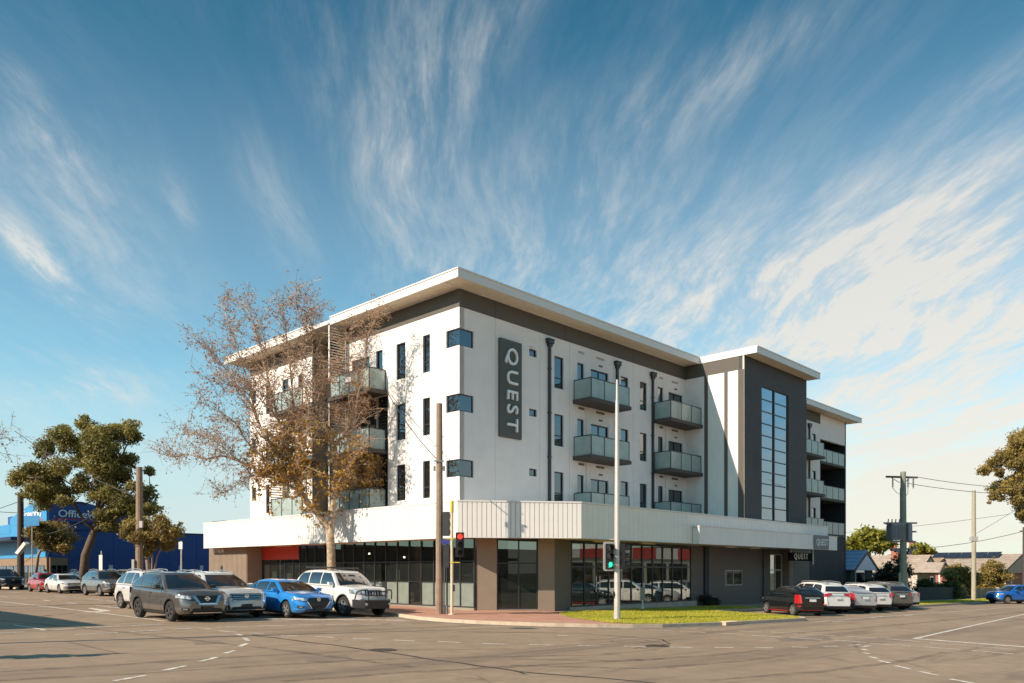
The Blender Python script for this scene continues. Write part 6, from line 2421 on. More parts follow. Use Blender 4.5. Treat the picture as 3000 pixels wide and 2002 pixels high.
M_STEEL = mat('grey_hardware', (.22, .22, .22), .5, .4, var=.15)
E_RED = emit('red_signal', (1.0, .03, .02), 1.5)
E_GRN = emit('green_signal', (.03, .8, .36), 1.3)


def pole(name, label, base, z1, r0, r1, m, group='power poles', n=12):
    root = thing(name, label, 'pole', (base[0], base[1], G(base[0]) + .1), 0, group)
    h = z1 - (G(base[0]) + .1)
    mb = MB()
    mb.tube([(0, 0, -.3), (0, 0, 1), (.01, 0, h * .5), (0, 0, h)], [r0, r0 * .97, (r0 + r1) / 2, r1], n)
    mb.build('shaft', m, root, smooth=False)
    return root, h


def wire(name, label, a, b, sag, r=.018, group='overhead wires'):
    a, b = Vector(a), Vector(b)
    mb = MB()
    n = 14
    P = []
    for i in range(n + 1):
        t = i / n
        P.append(a.lerp(b, t) - Vector((0, 0, sag * 4 * t * (1 - t))) - a)
    mb.tube(P, r, 5)
    o = mb.build(name, M_WIRE, loc=tuple(a))
    tag(o, label, 'wire', group)
    return o


# timber pole on the corner
rp, h = pole('power_pole', 'brown timber pole on the corner paving beside the signal post', (-2.99, 32.73), 8.83, .155, .125, M_POLE)
mb = MB()
for z in (6.2, 6.9, 7.5):
    mb.cyl((-.14, -.05, z), (-.24, -.05, z), .015, 6); mb.cyl((.14, -.05, z - .2), (.22, -.05, z - .2), .015, 6)
mb.box(-.2, .2, -.17, -.13, 6.25, 6.32); mb.box(.15, .24, -.06, .06, 5.9, 6.1); mb.box(-.24, -.15, -.06, .06, 5.9, 6.1)
mb.build('bolts', M_STEEL, rp)
mb = MB(); mb.cyl((.2, -.02, 0), (.2, -.02, 2.6), .03, 6); mb.cyl((.3, .05, 0), (.3, .05, .35), .07, 8); mb.build('conduit', M_STEEL, rp)
a = UV(-.05, 5.5, 11.25)
wire('service_wire', 'black cable from the corner timber pole up to the hotel balconies', (-3.0, 32.6, 6.45), a, .25, .022)

# signal post on the corner
sp = thing('traffic_signal', 'cream and yellow traffic signal post showing red beside the timber pole', 'traffic light', (-2.44, 32.31, G(-2.44) + .12), 0, 'traffic signals')
mb = MB(); mb.tube([(0, 0, -.1), (0, 0, 4.15)], .06, 12); mb.cyl((0, 0, 0), (0, 0, .05), .14, 12); mb.build('post', M_CREAM, sp)
mb = MB(); mb.tube([(0, 0, 4.15), (0, 0, 4.62)], .072, 12); mb.box(-.075, .075, -.075, .075, 3.05, 3.10); mb.box(-.075, .075, -.075, .075, 2.10, 2.15); mb.build('yellow_cap', M_YEL, sp)


def signal_head(parent, x, y, z, rz, lit=None, plate=None, w=.33, h=.98, name='signal_head'):
    e = Matrix.Translation((x, y, z)) @ Matrix.Rotation(rz, 4, 'Z')

    def tr_(mb):
        mb.v = [tuple(e @ Vector(p)) for p in mb.v]
        return mb
    mb = MB(); mb.box(-w / 2, w / 2, -.05, .14, 0, h)
    hd = tr_(mb).build(name, M_SIGB, parent)
    if plate:
        pw, ph = w * .5 + .09, .08
        c = []
        for (cx, cz, a0) in ((pw - .08, h + ph - .08, 0), (-pw + .08, h + ph - .08, 90), (-pw + .08, -ph + .08, 180), (pw - .08, -ph + .08, 270)):
            for k_ in range(5):
                a = R_(a0 + k_ * 22.5)
                c.append((cx + .08 * math.cos(a), -.02, cz + .08 * math.sin(a)))
        mb = MB(); mb.extr(c, (0, .02, 0)); tr_(mb).build('target_board', plate, hd)
    for i in range(3):
        zc = h - .17 - i * .32
        mb = MB(); mb.cyl((0, -.052, zc), (0, -.062, zc), .105, 20)
        col = M_LENS
        if lit == i:
            col = E_RED if i == 0 else E_GRN
        tr_(mb).build('lens', col, hd)
        mb = MB()
        N = 14
        for j in range(N):
            a0, a1 = PI * (-.22 + 1.44 * j / N), PI * (-.22 + 1.44 * (j + 1) / N)
            mb.hexa([(math.cos(a) * r_, yy, zc + math.sin(a) * r_) for yy in (-.05, -.26) for (a, r_) in ((a0, .125), (a1, .125), (a1, .115), (a0, .115))])
        tr_(mb).build('visor', M_SIGB, hd)
    return hd


signal_head(sp, .33, -.06, 2.36, R_(8), lit=0)
signal_head(sp, -.22, .10, 3.20, R_(168), w=.26, name='signal_head')
signal_head(sp, -.22, .10, 1.92, R_(172), h=.92, w=.24)
mb = MB(); mb.box(-.42, -.10, -.03, .03, 2.86, 3.06); mb.build('street_sign', mat('sign_blue', (.04, .05, .22), .5), sp)
mb = MB(); mb.box(.05, .12, -.05, .05, .95, 1.22); mb.build('push_button', M_SIGB, sp)
mb = MB()
for z in (2.12, 3.08):
    mb.cyl((-.26, 0, z), (.33, -.02, z), .02, 6)
mb.build('bracket', M_YEL, sp)

# tall white mast with the green light
mp = thing('traffic_signal', 'tall white tapered mast with grey-edged signal showing green on the lawn edge', 'traffic light', (4.118, 31.18, G(4.118) + .12), 0, 'traffic signals')
mb = MB(); mb.tube([(0, 0, -.1), (0, 0, .25)], .135, 14); mb.tube([(0, 0, .25), (0, 0, 5.2)], [.122, .10], 14); mb.tube([(0, 0, 5.2), (0, 0, 8.6)], [.097, .07], 14); mb.tube([(0, 0, 8.6), (0, 0, 9.4)], [.05, .045], 12)
mb.build('mast', M_GALV, mp)
signal_head(mp, -.32, -.10, 1.99, R_(14), lit=2, plate=mat('board_grey', (.42, .40, .37), .6, var=.1, vscale=6))
signal_head(mp, .24, .05, 2.0, R_(100), w=.28)
mb = MB(); mb.cyl((-.30, -.02, 3.14), (.12, 0, 3.14), .025, 8); mb.cyl((-.30, -.02, 1.95), (.2, 0, 1.95), .025, 8); mb.build('bracket', M_GALV, mp)
mb = MB(); mb.cyl((-.15, -.03, .98), (-.08, -.02, .98), .07, 12); mb.box(-.16, -.09, -.07, .05, .86, 1.10); mb.build('push_button', M_SIGB, mp)

# poles outside the picture whose shadows cross the road
rp, h = pole('light_mast', 'tall light mast beyond the picture edge, its long shadow crosses the road', (-16.6, 15.75), 10.9, .13, .07, M_GALV)
mb = MB(); mb.tube([(0, 0, h), (.6, .3, h + .35), (1.5, .8, h + .5)], [.05, .045, .04], 8); mb.box(1.3, 2.0, .65, 1.1, h + .42, h + .56); mb.build('lamp_arm', M_GALV, rp)
sq = thing('traffic_signal', 'signal post beyond the picture edge that throws a blot of shadow on the road', 'traffic light', (-14.6, 13.0, G(-14.6) + .02), 0, 'traffic signals')
mb = MB(); mb.tube([(0, 0, -.1), (0, 0, 4.5)], .06, 10); mb.build('post', M_CREAM, sq)
signal_head(sq, .25, 0, 3.1, R_(40), plate=M_SIGB); signal_head(sq, -.25, 0, 2.9, R_(-120), plate=M_SIGB)

# power pole with the transformer
tpx, tpy = 29.49, 60.0
rp, h = pole('power_pole', 'greenish pole carrying a grey transformer and crossarm behind the parked cars', (tpx, tpy), 9.42, .27, .19, M_POLEG)
zg = G(tpx) + .1
zr_ = lambda z: z - zg
mb = MB()
d_ = Vector((.98, .2, 0))
o_ = Vector((-.15, 0, zr_(9.02)))
mb.hexa([tuple(o_ + d_ * t + Vector((-.04, .06, 0)) * s1 + Vector((0, 0, z))) for z in (-.07, .07) for (t, s1) in ((-1.25, -1), (1.35, -1), (1.35, 1), (-1.25, 1))])
mb.build('crossarm', mat('old_timber', (.10, .085, .075), .9), rp)
for t in (-.75, .55, 1.0):
    q = MB(); b_ = o_ + d_ * t
    for k_ in range(6):
        q.cyl((b_.x, b_.y - .06, b_.z - .14 - k_ * .11), (b_.x, b_.y - .06, b_.z - .19 - k_ * .11), .07, 8)
    q.cyl((b_.x, b_.y - .06, b_.z - .85), (b_.x, b_.y - .06, b_.z), .025, 6)
    q.build('insulator', mat('insulator', (.07, .06, .06), .3), rp)
q = MB(); q.tube([tuple(o_ + d_ * -.75 + Vector((0, -.06, -.85))), (-.5, -.1, zr_(7.8)), (-.2, -.1, zr_(7.7))], .018, 5); q.tube([tuple(o_ + d_ * .55 + Vector((0, -.06, -.85))), (.3, -.1, zr_(7.75)), (.15, -.1, zr_(7.6))], .018, 5)
q.tube([(-.3, -.05, 8.6 - zg + .0), (-.9, -.1, zr_(8.95))], .025, 5); q.tube([(.0, -.05, zr_(8.5)), (.55, .05, zr_(9.0))], .025, 5); q.tube([(-.24, -.02, zr_(8.2)), (-.25, -.04, zr_(5.8))], .02, 5)
q.build('jumper_wires', M_WIRE, rp)
q = MB(); q.box(-1.05, -.22, -.5, .4, zr_(4.25), zr_(5.45)); q.box(-1.12, -.18, -.55, .45, zr_(5.45), zr_(5.52))
for k_ in range(9):
    q.box(-1.10, -1.06, -.45 + k_ * .1, -.41 + k_ * .1, zr_(4.35), zr_(5.35))
for k_ in range(8):
    q.box(-1.0 + k_ * .1, -.96 + k_ * .1, -.56, -.51, zr_(4.35), zr_(5.35))
q.box(.21, .48, -.4, .35, zr_(4.2), zr_(5.5))
q.build('transformer', mat('transformer_grey', (.26, .26, .29), .55, .2, var=.1, vscale=3), rp)
q = MB()
for (xa, xb, z) in ((-1.5, 1.0, 5.55), (-1.1, .9, 4.15), (-.5, .95, 4.9), (-.9, .7, 3.6)):
    q.box(xa, xb, -.12, -.02, zr_(z) - .06, zr_(z) + .06)
for k_ in range(5):
    q.cyl((-1.2 + k_ * .28, -.1, zr_(5.5)), (-1.15 + k_ * .28, -.1, zr_(5.85)), .045, 6)
for (xa, z) in ((-.8, 3.55), (-.5, 3.45), (.5, 3.5), (.75, 3.65), (.4, 3.3)):
    q.box(xa - .14, xa + .14, -.25, .1, zr_(z) - .10, zr_(z) + .10)
q.build('switch_gear', M_STEEL, rp)
q = MB(); q.box(-.33, .33, -.1, .1, .0, 2.3); q.build('splint', M_POLEP, rp)
rp2, h2 = pole('power_pole', 'slim pale pole standing on the nature strip', (42.04, 72.46), 9.27, .20, .16, M_POLEP)
q = MB(); q.box(-.28, .28, -.2, .2, h2 - 4.6, h2 - 4.2); q.build('collar', M_GALV, rp2)
rp3, h3 = pole('power_pole', 'reddish brown pole at the far picture edge behind the blue SUV', (57.95, 90.0), 6.9, .22, .18, M_POLED)
q = MB(); q.box(-.5, .3, -.1, .1, h3 - .5, h3 - .38); q.build('crossarm', M_STEEL, rp3)
wire('power_line', 'upper power line from the transformer pole', (tpx + 1.15, tpy + .2, 9.05), (62, 80, 11.2), .9, .022)
wire('power_line', 'lower power line from the transformer pole', (tpx + .45, tpy + .1, 8.55), (62, 80, 10.6), .9, .022)
wire('power_line', 'stay wire rising from the slim pale pole', (42.2, 72.3, 5.35), (47, 62, 11.6), .1, .016)
wire('power_line', 'service wire from the house roofs to the reddish pole', (47.6, 90, 4.6), (57.9, 90, 6.45), .22, .03)
wire('power_line', 'thin upper service wire beyond the reddish pole', (60, 150, 9.0), (75, 120, 10.5), .3, .03)

# poles of the main street
pa = on_u(60, -3.5)
rpa, ha = pole('power_pole', 'dark tarred pole at the far kerb beside the black SUV', (pa.x, pa.y), 9.0, .30, .24, M_POLED)
pbp = on_u(408, -3.5)
rpb, hb = pole('power_pole', 'grey brown pole between the grey SUV and the spreading street tree', (pbp.x, pbp.y), 8.95, .26, .20, M_POLE)
q = MB(); q.box(.12, .34, -.3, -.1, hb - 4.1, hb - 3.65); q.box(-.36, -.2, -.34, -.2, 1.4, 2.3); q.cyl((-.1, -.32, 1.3), (.25, -.32, 1.25), .09, 8); q.build('meter_box', M_GALV, rpb)
pbt = Vector((pbp.x, pbp.y, 8.3))
wire('overhead_wire', 'cable falling from the grey brown pole towards the blue store', (pbp.x, pbp.y, 7.9), (-38.5, 66.0, 5.0), .5, .028)
wire('overhead_wire', 'cable crossing the gum tree crown from the grey brown pole', (pbp.x, pbp.y, 6.9), (-37.5, 60.0, 12.5), .4, .028)
wire('overhead_wire', 'cable from the dark tarred pole to the picture edge', (pa.x, pa.y, 7.2), (-62, 80, 10.5), .6, .03)
wire('overhead_wire', 'lower cable from the dark tarred pole to the picture edge', (pa.x, pa.y, 8.3), (-64, 84, 7.0), .6, .03)


def street_sign(label, px_, u, zt, board, m, w=.45):
    q = on_u(px_, u)
    t = thing('street_sign', label, 'sign', (q.x, q.y, q.z + .1), UROT - PI / 2 + R_(20), 'small street signs')
    mb = MB(); mb.cyl((0, 0, -.1), (0, 0, zt), .04, 8); mb.build('post', M_GALV, t)
    mb = MB(); mb.box(-w / 2, w / 2, -.07, -.045, board[0], board[1]); mb.build('board', m, t)
    return t


M_WB = mat('white_board', (.66, .63, .58), .6, var=.05)
street_sign('white parking sign on a post behind the grey SUV', 297, -3.4, 3.0, (1.3, 2.7), M_WB, .35)
street_sign('thin post with a small white sign beside the end of the hotel canopy', 531, -3.4, 3.4, (2.9, 3.35), M_WB, .3)
t = street_sign('blue direction sign with a white camera box on a post beside the dark pole', 94, -3.3, 6.6, (5.5, 6.4), mat('sign_azure', (.03, .20, .42), .5), 2.0)
mb = MB(); mb.hexa([(-1.6, -.5, 3.1), (-1.2, -.5, 3.0), (-.4, -.3, 3.9), (-.7, -.3, 4.1), (-1.6, -.1, 3.1), (-1.2, -.1, 3.0), (-.4, .1, 3.9), (-.7, .1, 4.1)]); mb.build('camera_box', M_WB, t)
q = GP(1882, 1787, .12)
t = thing('marker_post', 'short white marker post with a grey board on the lawn', 'post', (q.x, q.y, q.z), R_(20))
mb = MB(); mb.tube([(0, 0, -.1), (0, 0, .22)], [.12, .09], 10); mb.build('base', M_WB, t)
mb = MB(); mb.box(-.035, .035, -.03, .03, .2, .5); mb.build('stem', M_GALV, t)
mb = MB(); mb.box(-.12, .14, -.02, .02, .45, 1.12); mb.build('board', mat('board_olive', (.26, .26, .22), .5), t)
q = UVG(18.1, -3.0, .11)
t = thing('gas_meter', 'small pale gas meter beside the low shrub at the hotel wall', 'meter', tuple(q), UROT)
mb = MB(); mb.box(-.18, .12, -.12, .1, .12, .42); mb.build('case', M_WB, t)
mb = MB(); mb.tube([(-.1, 0, -.1), (-.1, 0, .45), (-.1, .3, .5)], .025, 6); mb.build('pipe', M_GALV, t)

# ================================================================== blue store across the car park
M_BLUE = mat('store_blue', (.018, .075, .27), .55, var=.08, vscale=.8, dirt=.06)
M_BLUE_SUN = mat('store_blue_sunlit', (.045, .27, .52), .5, var=.06, vscale=.6, dirt=.06)  # the store blue with sunlight painted in, for the street front
M_BLUED = mat('store_dark_trim', (.012, .03, .09), .6)
M_SHOPB = mat('shopfront_brown', (.26, .17, .11), .75, var=.12, vscale=2)
M_REDL = mat('red_line', (.50, .04, .05), .5)
st = thing('store_building', 'long blue store with white Officeworks lettering beyond the car park', 'building', (C0.x, C0.y, 0), UROT)
SV = 60.0
mb = MB(); mb.box(.3, 32, SV, SV + 40, -.3, 6.0); mb.build('shed', M_BLUE, st)
# wide wall sheets, each its own piece
a = .45
while a < 31.5:
    q = MB(); q.box(a, a + 2.92, SV - .04, SV - .002, 3.22, 5.95); q.build('wall_sheet', M_BLUE, st)
    q = MB(); q.box(a, a + 2.92, SV - .05, SV - .002, -.2, 3.18); q.build('wall_sheet', M_BLUE, st)
    a += 2.95
mb = MB(); mb.box(.2, 32.1, SV - .10, SV + .2, 6.0, 6.14); mb.build('coping', M_BLUED, st)
# raised sign parapet that wraps the corner
mb = MB()
mb.extr([(.02, SV - .35, 6.85), (7.6, SV - .35, 6.85), (7.6, SV - .35, 7.9), (3.2, SV - .35, 8.95), (.02, SV - .35, 8.8)], (0, .35, 0))
mb.build('parapet', M_BLUE, st)
mb = MB(); mb.box(.3, 7.5, SV, SV + 14, 6.0, 7.9); mb.build('parapet_back', M_BLUE, st)
mb = MB()
mb.extr([(0, SV - .36, 6.85), (0, SV + 12, 6.85), (0, SV + 12, 7.6), (0, SV + 4, 8.9), (0, SV - .36, 8.8)], (.25, 0, 0))
mb.box(-.02, .28, SV + 12, SV + 40, 6.0, 7.0)
mb.build('front_parapet', M_BLUE_SUN, st)
mb = MB(); mb.box(.0, .28, SV, SV + 40, 3.3, 6.84); mb.build('front_wall', M_BLUE_SUN, st)
mb = MB(); mb.hexa([(-2.2, SV + 3, 5.0), (.0, SV + 3, 5.0), (.0, SV + 40, 5.0), (-2.2, SV + 40, 5.0), (-2.2, SV + 3, 5.35), (.0, SV + 3, 5.35), (.0, SV + 40, 5.35), (-2.2, SV + 40, 5.35)]); mb.build('awning', M_BLUED, st)
mb = MB(); mb.box(.05, .27, SV - .2, SV + 40, -.3, 3.3); mb.build('shopfront', M_SHOPB, st)
for i in range(12):
    v = SV + .4 + i * 2.6
    q = MB(); q.box(.0, .048, v, v + 2.1, .3, 2.5); w = q.build('window', M_FRAME, st)
    q = MB(); q.box(-.02, -.004, v + .06, v + 1.0, .36, 2.44); q.build('pane', G_WIN, w)
    q = MB(); q.box(-.02, -.004, v + 1.1, v + 2.04, .36, 2.44); q.build('pane', G_WIN, w)
mb = MB(); mb.box(.3, 1.9, SV - .42, SV - .06, -.2, 3.25); mb.build('shopfront_return', M_SHOPB, st)
for k_ in range(3):
    q = MB(); q.box(.42 + k_ * .5, .84 + k_ * .5, SV - .45, SV - .425, .3, 2.5); w = q.build('window', M_FRAME, st)
    q = MB(); q.box(.45 + k_ * .5, .81 + k_ * .5, SV - .47, SV - .455, .34, 2.46); q.build('pane', G_WIN, w)
text('Officeworks', 'side_lettering', 1.02, .02, M_LETTER, st, frame_mtx((3.75, SV - .39, 7.62), (1, 0, 0), (0, 0, 1)), 1.0, .012, 1.08)
text('Officeworks', 'front_lettering', 1.25, .02, M_LETTER, st, frame_mtx((-.03, SV + 5.0, 7.75), (0, -1, 0), (0, 0, 1)), 1.0, .012, 1.25)
mb = MB(); mb.box(.7, 6.7, SV - .37, SV - .352, 7.06, 7.14); mb.box(-.018, -.002, SV + .8, SV + 9.2, 7.06, 7.14); mb.build('red_underline', M_REDL, st)
for i, uu in enumerate((5.9, 8.2, 13.2, 15.6)):
    q = MB(); q.box(uu, uu + .38, SV - .075, SV - .052, 2.0, 2.55); q.build('notice', M_WB, st)
# a person near the shopfront
pp = on_u(133, -2.2)


def person(label, base, h, top, trouser, skin, hair):
    root = thing('person', label, 'person', (base[0], base[1], base[2] + .1), R_(200))
    J = {'pel': (0, 0, .93), 'spi': (0, 0, 1.12), 'che': (0, .01, 1.33), 'nek': (0, 0, 1.47), 'hed': (0, .01, 1.58), 'top': (0, .01, 1.70),
         'shL': (.17, 0, 1.40), 'elL': (.22, .02, 1.14), 'wrL': (.22, -.08, .90), 'haL': (.21, -.12, .83), 'shR': (-.17, 0, 1.40), 'elR': (-.22, .02, 1.14), 'wrR': (-.21, -.10, .91), 'haR': (-.2, -.14, .85),
         'hiL': (.09, 0, .90), 'knL': (.10, -.03, .49), 'anL': (.10, .02, .08), 'toL': (.11, -.13, .03), 'hiR': (-.09, 0, .90), 'knR': (-.11, -.05, .49), 'anR': (-.12, .04, .08), 'toR': (-.13, -.10, .03)}
    Rr = {'pel': .135, 'spi': .125, 'che': .145, 'nek': .055, 'hed': .095, 'top': .06, 'shL': .065, 'elL': .045, 'wrL': .032, 'haL': .036, 'shR': .065, 'elR': .045, 'wrR': .032, 'haR': .036, 'hiL': .095, 'knL': .065, 'anL': .045, 'toL': .035, 'hiR': .095, 'knR': .065, 'anR': .045, 'toR': .035}
    E_ = [('pel', 'spi'), ('spi', 'che'), ('che', 'nek'), ('nek', 'hed'), ('hed', 'top'), ('che', 'shL'), ('shL', 'elL'), ('elL', 'wrL'), ('wrL', 'haL'), ('che', 'shR'), ('shR', 'elR'), ('elR', 'wrR'), ('wrR', 'haR'), ('pel', 'hiL'), ('hiL', 'knL'), ('knL', 'anL'), ('anL', 'toL'), ('pel', 'hiR'), ('hiR', 'knR'), ('knR', 'anR'), ('anR', 'toR')]
    names = list(J)
    me = bpy.data.meshes.new('body')
    me.from_pydata([J[n_] for n_ in names], [(names.index(a_), names.index(b_)) for a_, b_ in E_], [])
    ob = bpy.data.objects.new('body', me)
    COL.objects.link(ob)
    md = ob.modifiers.new('skin', 'SKIN')
    for i, n_ in enumerate(names):
        me.skin_vertices[0].data[i].radius = (Rr[n_], Rr[n_])
        me.skin_vertices[0].data[i].use_root = (n_ == 'pel')
    sb = ob.modifiers.new('sub', 'SUBSURF'); sb.levels = 2; sb.render_levels = 2
    dg = bpy.context.evaluated_depsgraph_get()
    m2 = bpy.data.meshes.new_from_object(ob.evaluated_get(dg))
    ob.modifiers.clear()
    ob.data = m2
    m2.materials.clear()
    for m_ in (top, trouser, skin, hair):
        m2.materials.append(m_)
    for f in m2.polygons:
        c = f.center
        f.material_index = 0 if .92 < c.z < 1.45 and not (abs(c.x) > .17 and c.z < 1.12) else (1 if c.z <= .92 and abs(c.x) < .19 else 2)
        if c.z > 1.45:
            f.material_index = 3 if (c.z > 1.63 or c.y > .03) else 2
        f.use_smooth = True
    ob.parent = root
    return root


person('person in a teal top with dark hair standing behind the red car', pp, 1.7, mat('teal_cloth', (.10, .42, .45), .9), mat('dark_trousers', (.03, .03, .04), .9), mat('skin', (.45, .27, .19), .6), mat('dark_hair', (.02, .015, .012), .7))

# ================================================================== houses down the side street
M_TILEB = mat('beige_tiles', (.40, .325, .26), .8, var=.10, vscale=2, col2=(.33, .26, .21), vs2=1.2)
M_TILEO = mat('ochre_tiles', (.38, .28, .17), .8, var=.12, vscale=2, col2=(.30, .21, .13), vs2=1.2)
M_TILED = mat('brown_tiles', (.145, .095, .08), .8, var=.12, vscale=2)
M_TILER = mat('red_tiles', (.36, .10, .05), .8, var=.12, vscale=2)
M_STEELR = mat('blue_steel_roof', (.42, .52, .70), .4, .1, var=.06, vscale=2)
M_BRICKR = mat('red_brick', (.36, .13, .08), .85, var=.2, vscale=9)
M_WBOARD = mat('weatherboard', (.46, .44, .40), .8, var=.06, vscale=2)
M_DKWALL = mat('dark_shed_wall', (.035, .05, .055), .8, var=.1, vscale=2)
M_PINK = mat('pale_pink_render', (.55, .46, .40), .8, var=.06, vscale=2)
M_BARGE = mat('barge_board', (.12, .085, .065), .7, var=.1)


def house(label, u0, u1, v0, v1, zg, ze, zr, roofm, wallm, gablem, barge=M_BARGE, chimney=None, windows=(), posts=(), rows=9, ov=.45, hip=False, group='houses down the side street'):
    """house with its ridge square to the street: tile rows overlap on both slopes, gable towards the street"""
    t = thing('house', label, 'house', (C0.x, C0.y, 0), UROT, group)
    um = (u0 + u1) / 2
    mb = MB(); mb.box(u0, u1, v0, v1, zg, ze); mb.build('wall', wallm, t)
    r = MB()
    sl = (zr - ze) / (um - u0)
    vh = (um - u0) * .9 if hip else 0
    eU0, eU1, eV0, eV1 = u0 - ov, u1 + ov, v0 - ov, v1 + ov
    z0 = ze - ov * sl
    # solid core under the tiles
    if hip:
        r.add([(eU0, eV0, z0), (eU1, eV0, z0), (eU1, eV1, z0), (eU0, eV1, z0), (um, eV0 + vh, zr - .05), (um, eV1 - vh, zr - .05)], [(0, 1, 4), (1, 2, 5, 4), (2, 3, 5), (3, 0, 4, 5), (0, 3, 2, 1)])
    else:
        r.add([(eU0, eV0, z0), (eU1, eV0, z0), (eU1, eV1, z0), (eU0, eV1, z0), (um, eV0, zr - .05), (um, eV1, zr - .05)], [(0, 1, 4), (1, 2, 5, 4), (2, 3, 5), (3, 0, 4, 5), (0, 3, 2, 1)])
    ro = r.build('roof', roofm, t)
    if not hip:
        for sgn in (-1, 1):
            for k_ in range(rows):
                f0, f1 = k_ / rows, (k_ + 1) / rows
                ua, ub = (um + sgn * (um - eU0) * (1 - f0)), (um + sgn * (um - eU0) * (1 - f1))
                za, zb_ = z0 + (zr - z0) * f0, z0 + (zr - z0) * f1
                q = MB(); q.hexa([(ua, eV0 - .02, za + .05), (ub, eV0 - .02, zb_ + .0), (ub, eV1, zb_ + .0), (ua, eV1, za + .05), (ua, eV0 - .02, za + .11), (ub, eV0 - .02, zb_ + .05), (ub, eV1, zb_ + .05), (ua, eV1, za + .11)])
                q.build('tile_row', roofm, ro)
        q = MB(); q.box(um - .12, um + .12, eV0 - .04, eV1, zr - .02, zr + .12); q.build('ridge_cap', roofm, ro)
        q = MB(); q.add([(u0, v0 - .03, ze), (u1, v0 - .03, ze), (um, v0 - .03, zr - .12)], [(0, 1, 2)]); q.extr([(u0 + .02, v0 - .03, ze + .02), (u1 - .02, v0 - .03, ze + .02), (um, v0 - .03, zr - .15)], (0, .1, 0)); q.build('gable', gablem, t)
        for sgn in (-1, 1):
            q = MB(); q.extr([(um, eV0 - .05, zr + .02), (um, eV0 - .05, zr - .24), (um + sgn * (um - eU0), eV0 - .05, z0 - .22), (um + sgn * (um - eU0), eV0 - .05, z0 + .04)], (0, .08, 0)); q.build('barge_board', barge, ro)
    if chimney:
        cu, cv, ch = chimney
        zc = zr - abs(cu - um) * sl
        q = MB(); q.box(cu - .4, cu + .4, cv - .4, cv + .4, zc - .6, zc + ch); q.box(cu - .5, cu + .5, cv - .5, cv + .5, zc + ch, zc + ch + .18); c = q.build('chimney', M_BRICKR, ro)
        q = MB(); q.cyl((cu - .15, cv, zc + ch + .18), (cu - .15, cv, zc + ch + .5), .12, 8); q.cyl((cu + .18, cv, zc + ch + .18), (cu + .18, cv, zc + ch + .5), .12, 8); q.build('chimney_pot', M_BRICKR, ro)
    for (a, b, za, zb_) in windows:
        q = MB(); q.box(a - .08, b + .08, v0 - .09, v0 - .031, za - .08, zb_ + .08); w = q.build('window', M_FASC, t)
        q = MB(); q.box(a, b, v0 - .11, v0 - .092, za, zb_); q.build('pane', G_WIN, w)
    # windows on the wall that faces the crossing
    for (a, b, za, zb_) in ((v0 + 1.2, v0 + 2.6, ze - 1.9, ze - .7), (v0 + 4.4, v0 + 5.6, ze - 1.9, ze - .7)):
        q = MB(); q.box(u0 - .07, u0 - .005, a - .08, b + .08, za - .08, zb_ + .08); w = q.build('window', M_FASC, t)
        q = MB(); q.box(u0 - .09, u0 - .072, a, b, za, zb_); q.build('pane', G_WIN, w)
    for (a, b) in posts:
        q = MB(); q.box(a - .07, a + .07, b - .07, b + .07, zg, ze - .02); q.build('verandah_post', M_FASC, t)
    return t


house('dark shed house with blue steel gable roof beside the hotel end wall', 47.6, 53.0, 0.0, 9.0, -1.2, 2.25, 3.75, M_STEELR, M_DKWALL, M_WBOARD, rows=5, windows=((48.6, 50.6, -.4, 2.0),))
house('long house with broad beige tiled roof behind the dark shed', 56.5, 70.5, 7.5, 26.0, -1.2, 2.3, 4.75, M_TILEB, M_PINK, M_WBOARD, rows=12, chimney=(64.5, 12.0, .7))
hb_ = house('weatherboard house with steep street gable and a timber porch', 79.6, 87.0, 4.0, 17.0, -1.4, 1.95, 3.85, M_TILEB, M_PINK, M_WBOARD, rows=8, chimney=(82.6, 7.5, 1.2), windows=((84.3, 85.6, .1, 1.3),))
q = MB(); q.extr([(78.6, 1.2, 1.75), (82.6, 1.2, 1.75), (80.6, 1.2, 3.0)], (0, 2.7, 0)); q.build('porch_roof', M_TILEB, hb_)
for sgn in (-1, 1):
    q = MB(); q.extr([(80.6, 1.1, 3.1), (80.6, 1.1, 2.9), (80.6 + sgn * 2.2, 1.1, 1.55), (80.6 + sgn * 2.2, 1.1, 1.75)], (0, .1, 0)); q.build('barge_board', M_BARGE, hb_)
for a in (79.0, 82.4, 86.5):
    q = MB(); q.box(a - .09, a + .09, 1.25, 1.43, -1.3, 1.76); q.build('verandah_post', M_FASC, hb_)
q = MB(); q.box(82.6, 87.0, 1.2, 3.9, 1.70, 1.80); q.build('porch_roof', M_TILEB, hb_)
house('pale house with ochre tiled roof between the porch house and the dark roof', 97.5, 110.0, 8.0, 22.0, -1.5, 2.05, 3.75, M_TILEO, M_PINK, M_BARGE, rows=8, windows=((99.5, 102, .2, 1.5),))
hd_ = house('house with dark brown pyramid roof and tall brick chimney', 122.5, 142.0, 12.0, 30.0, -1.6, 3.0, 5.7, M_TILED, M_BRICKR, M_BARGE, hip=True, chimney=(132.0, 20.5, 1.5))
q = MB(); q.cyl((132, 20.5, 7.0), (132, 20.5, 10.0), .05, 5); q.cyl((131.4, 20.5, 9.2), (132.6, 20.5, 9.2), .03, 5); q.build('aerial', M_STEEL, hd_)
house('low red tiled roof seen behind the ochre roof', 118.0, 140.0, 34.0, 50.0, -1.6, 3.6, 5.0, M_TILER, M_BRICKR, M_BARGE, rows=5)
he_ = house('broad beige roofed house with solar panels and a deep verandah', 97.5, 119.0, -1.0, 16.0, -1.6, 1.75, 4.3, M_TILEB, M_BRICKR, M_WBOARD, rows=12, posts=((98.5, -1.4), (102, -1.4)))
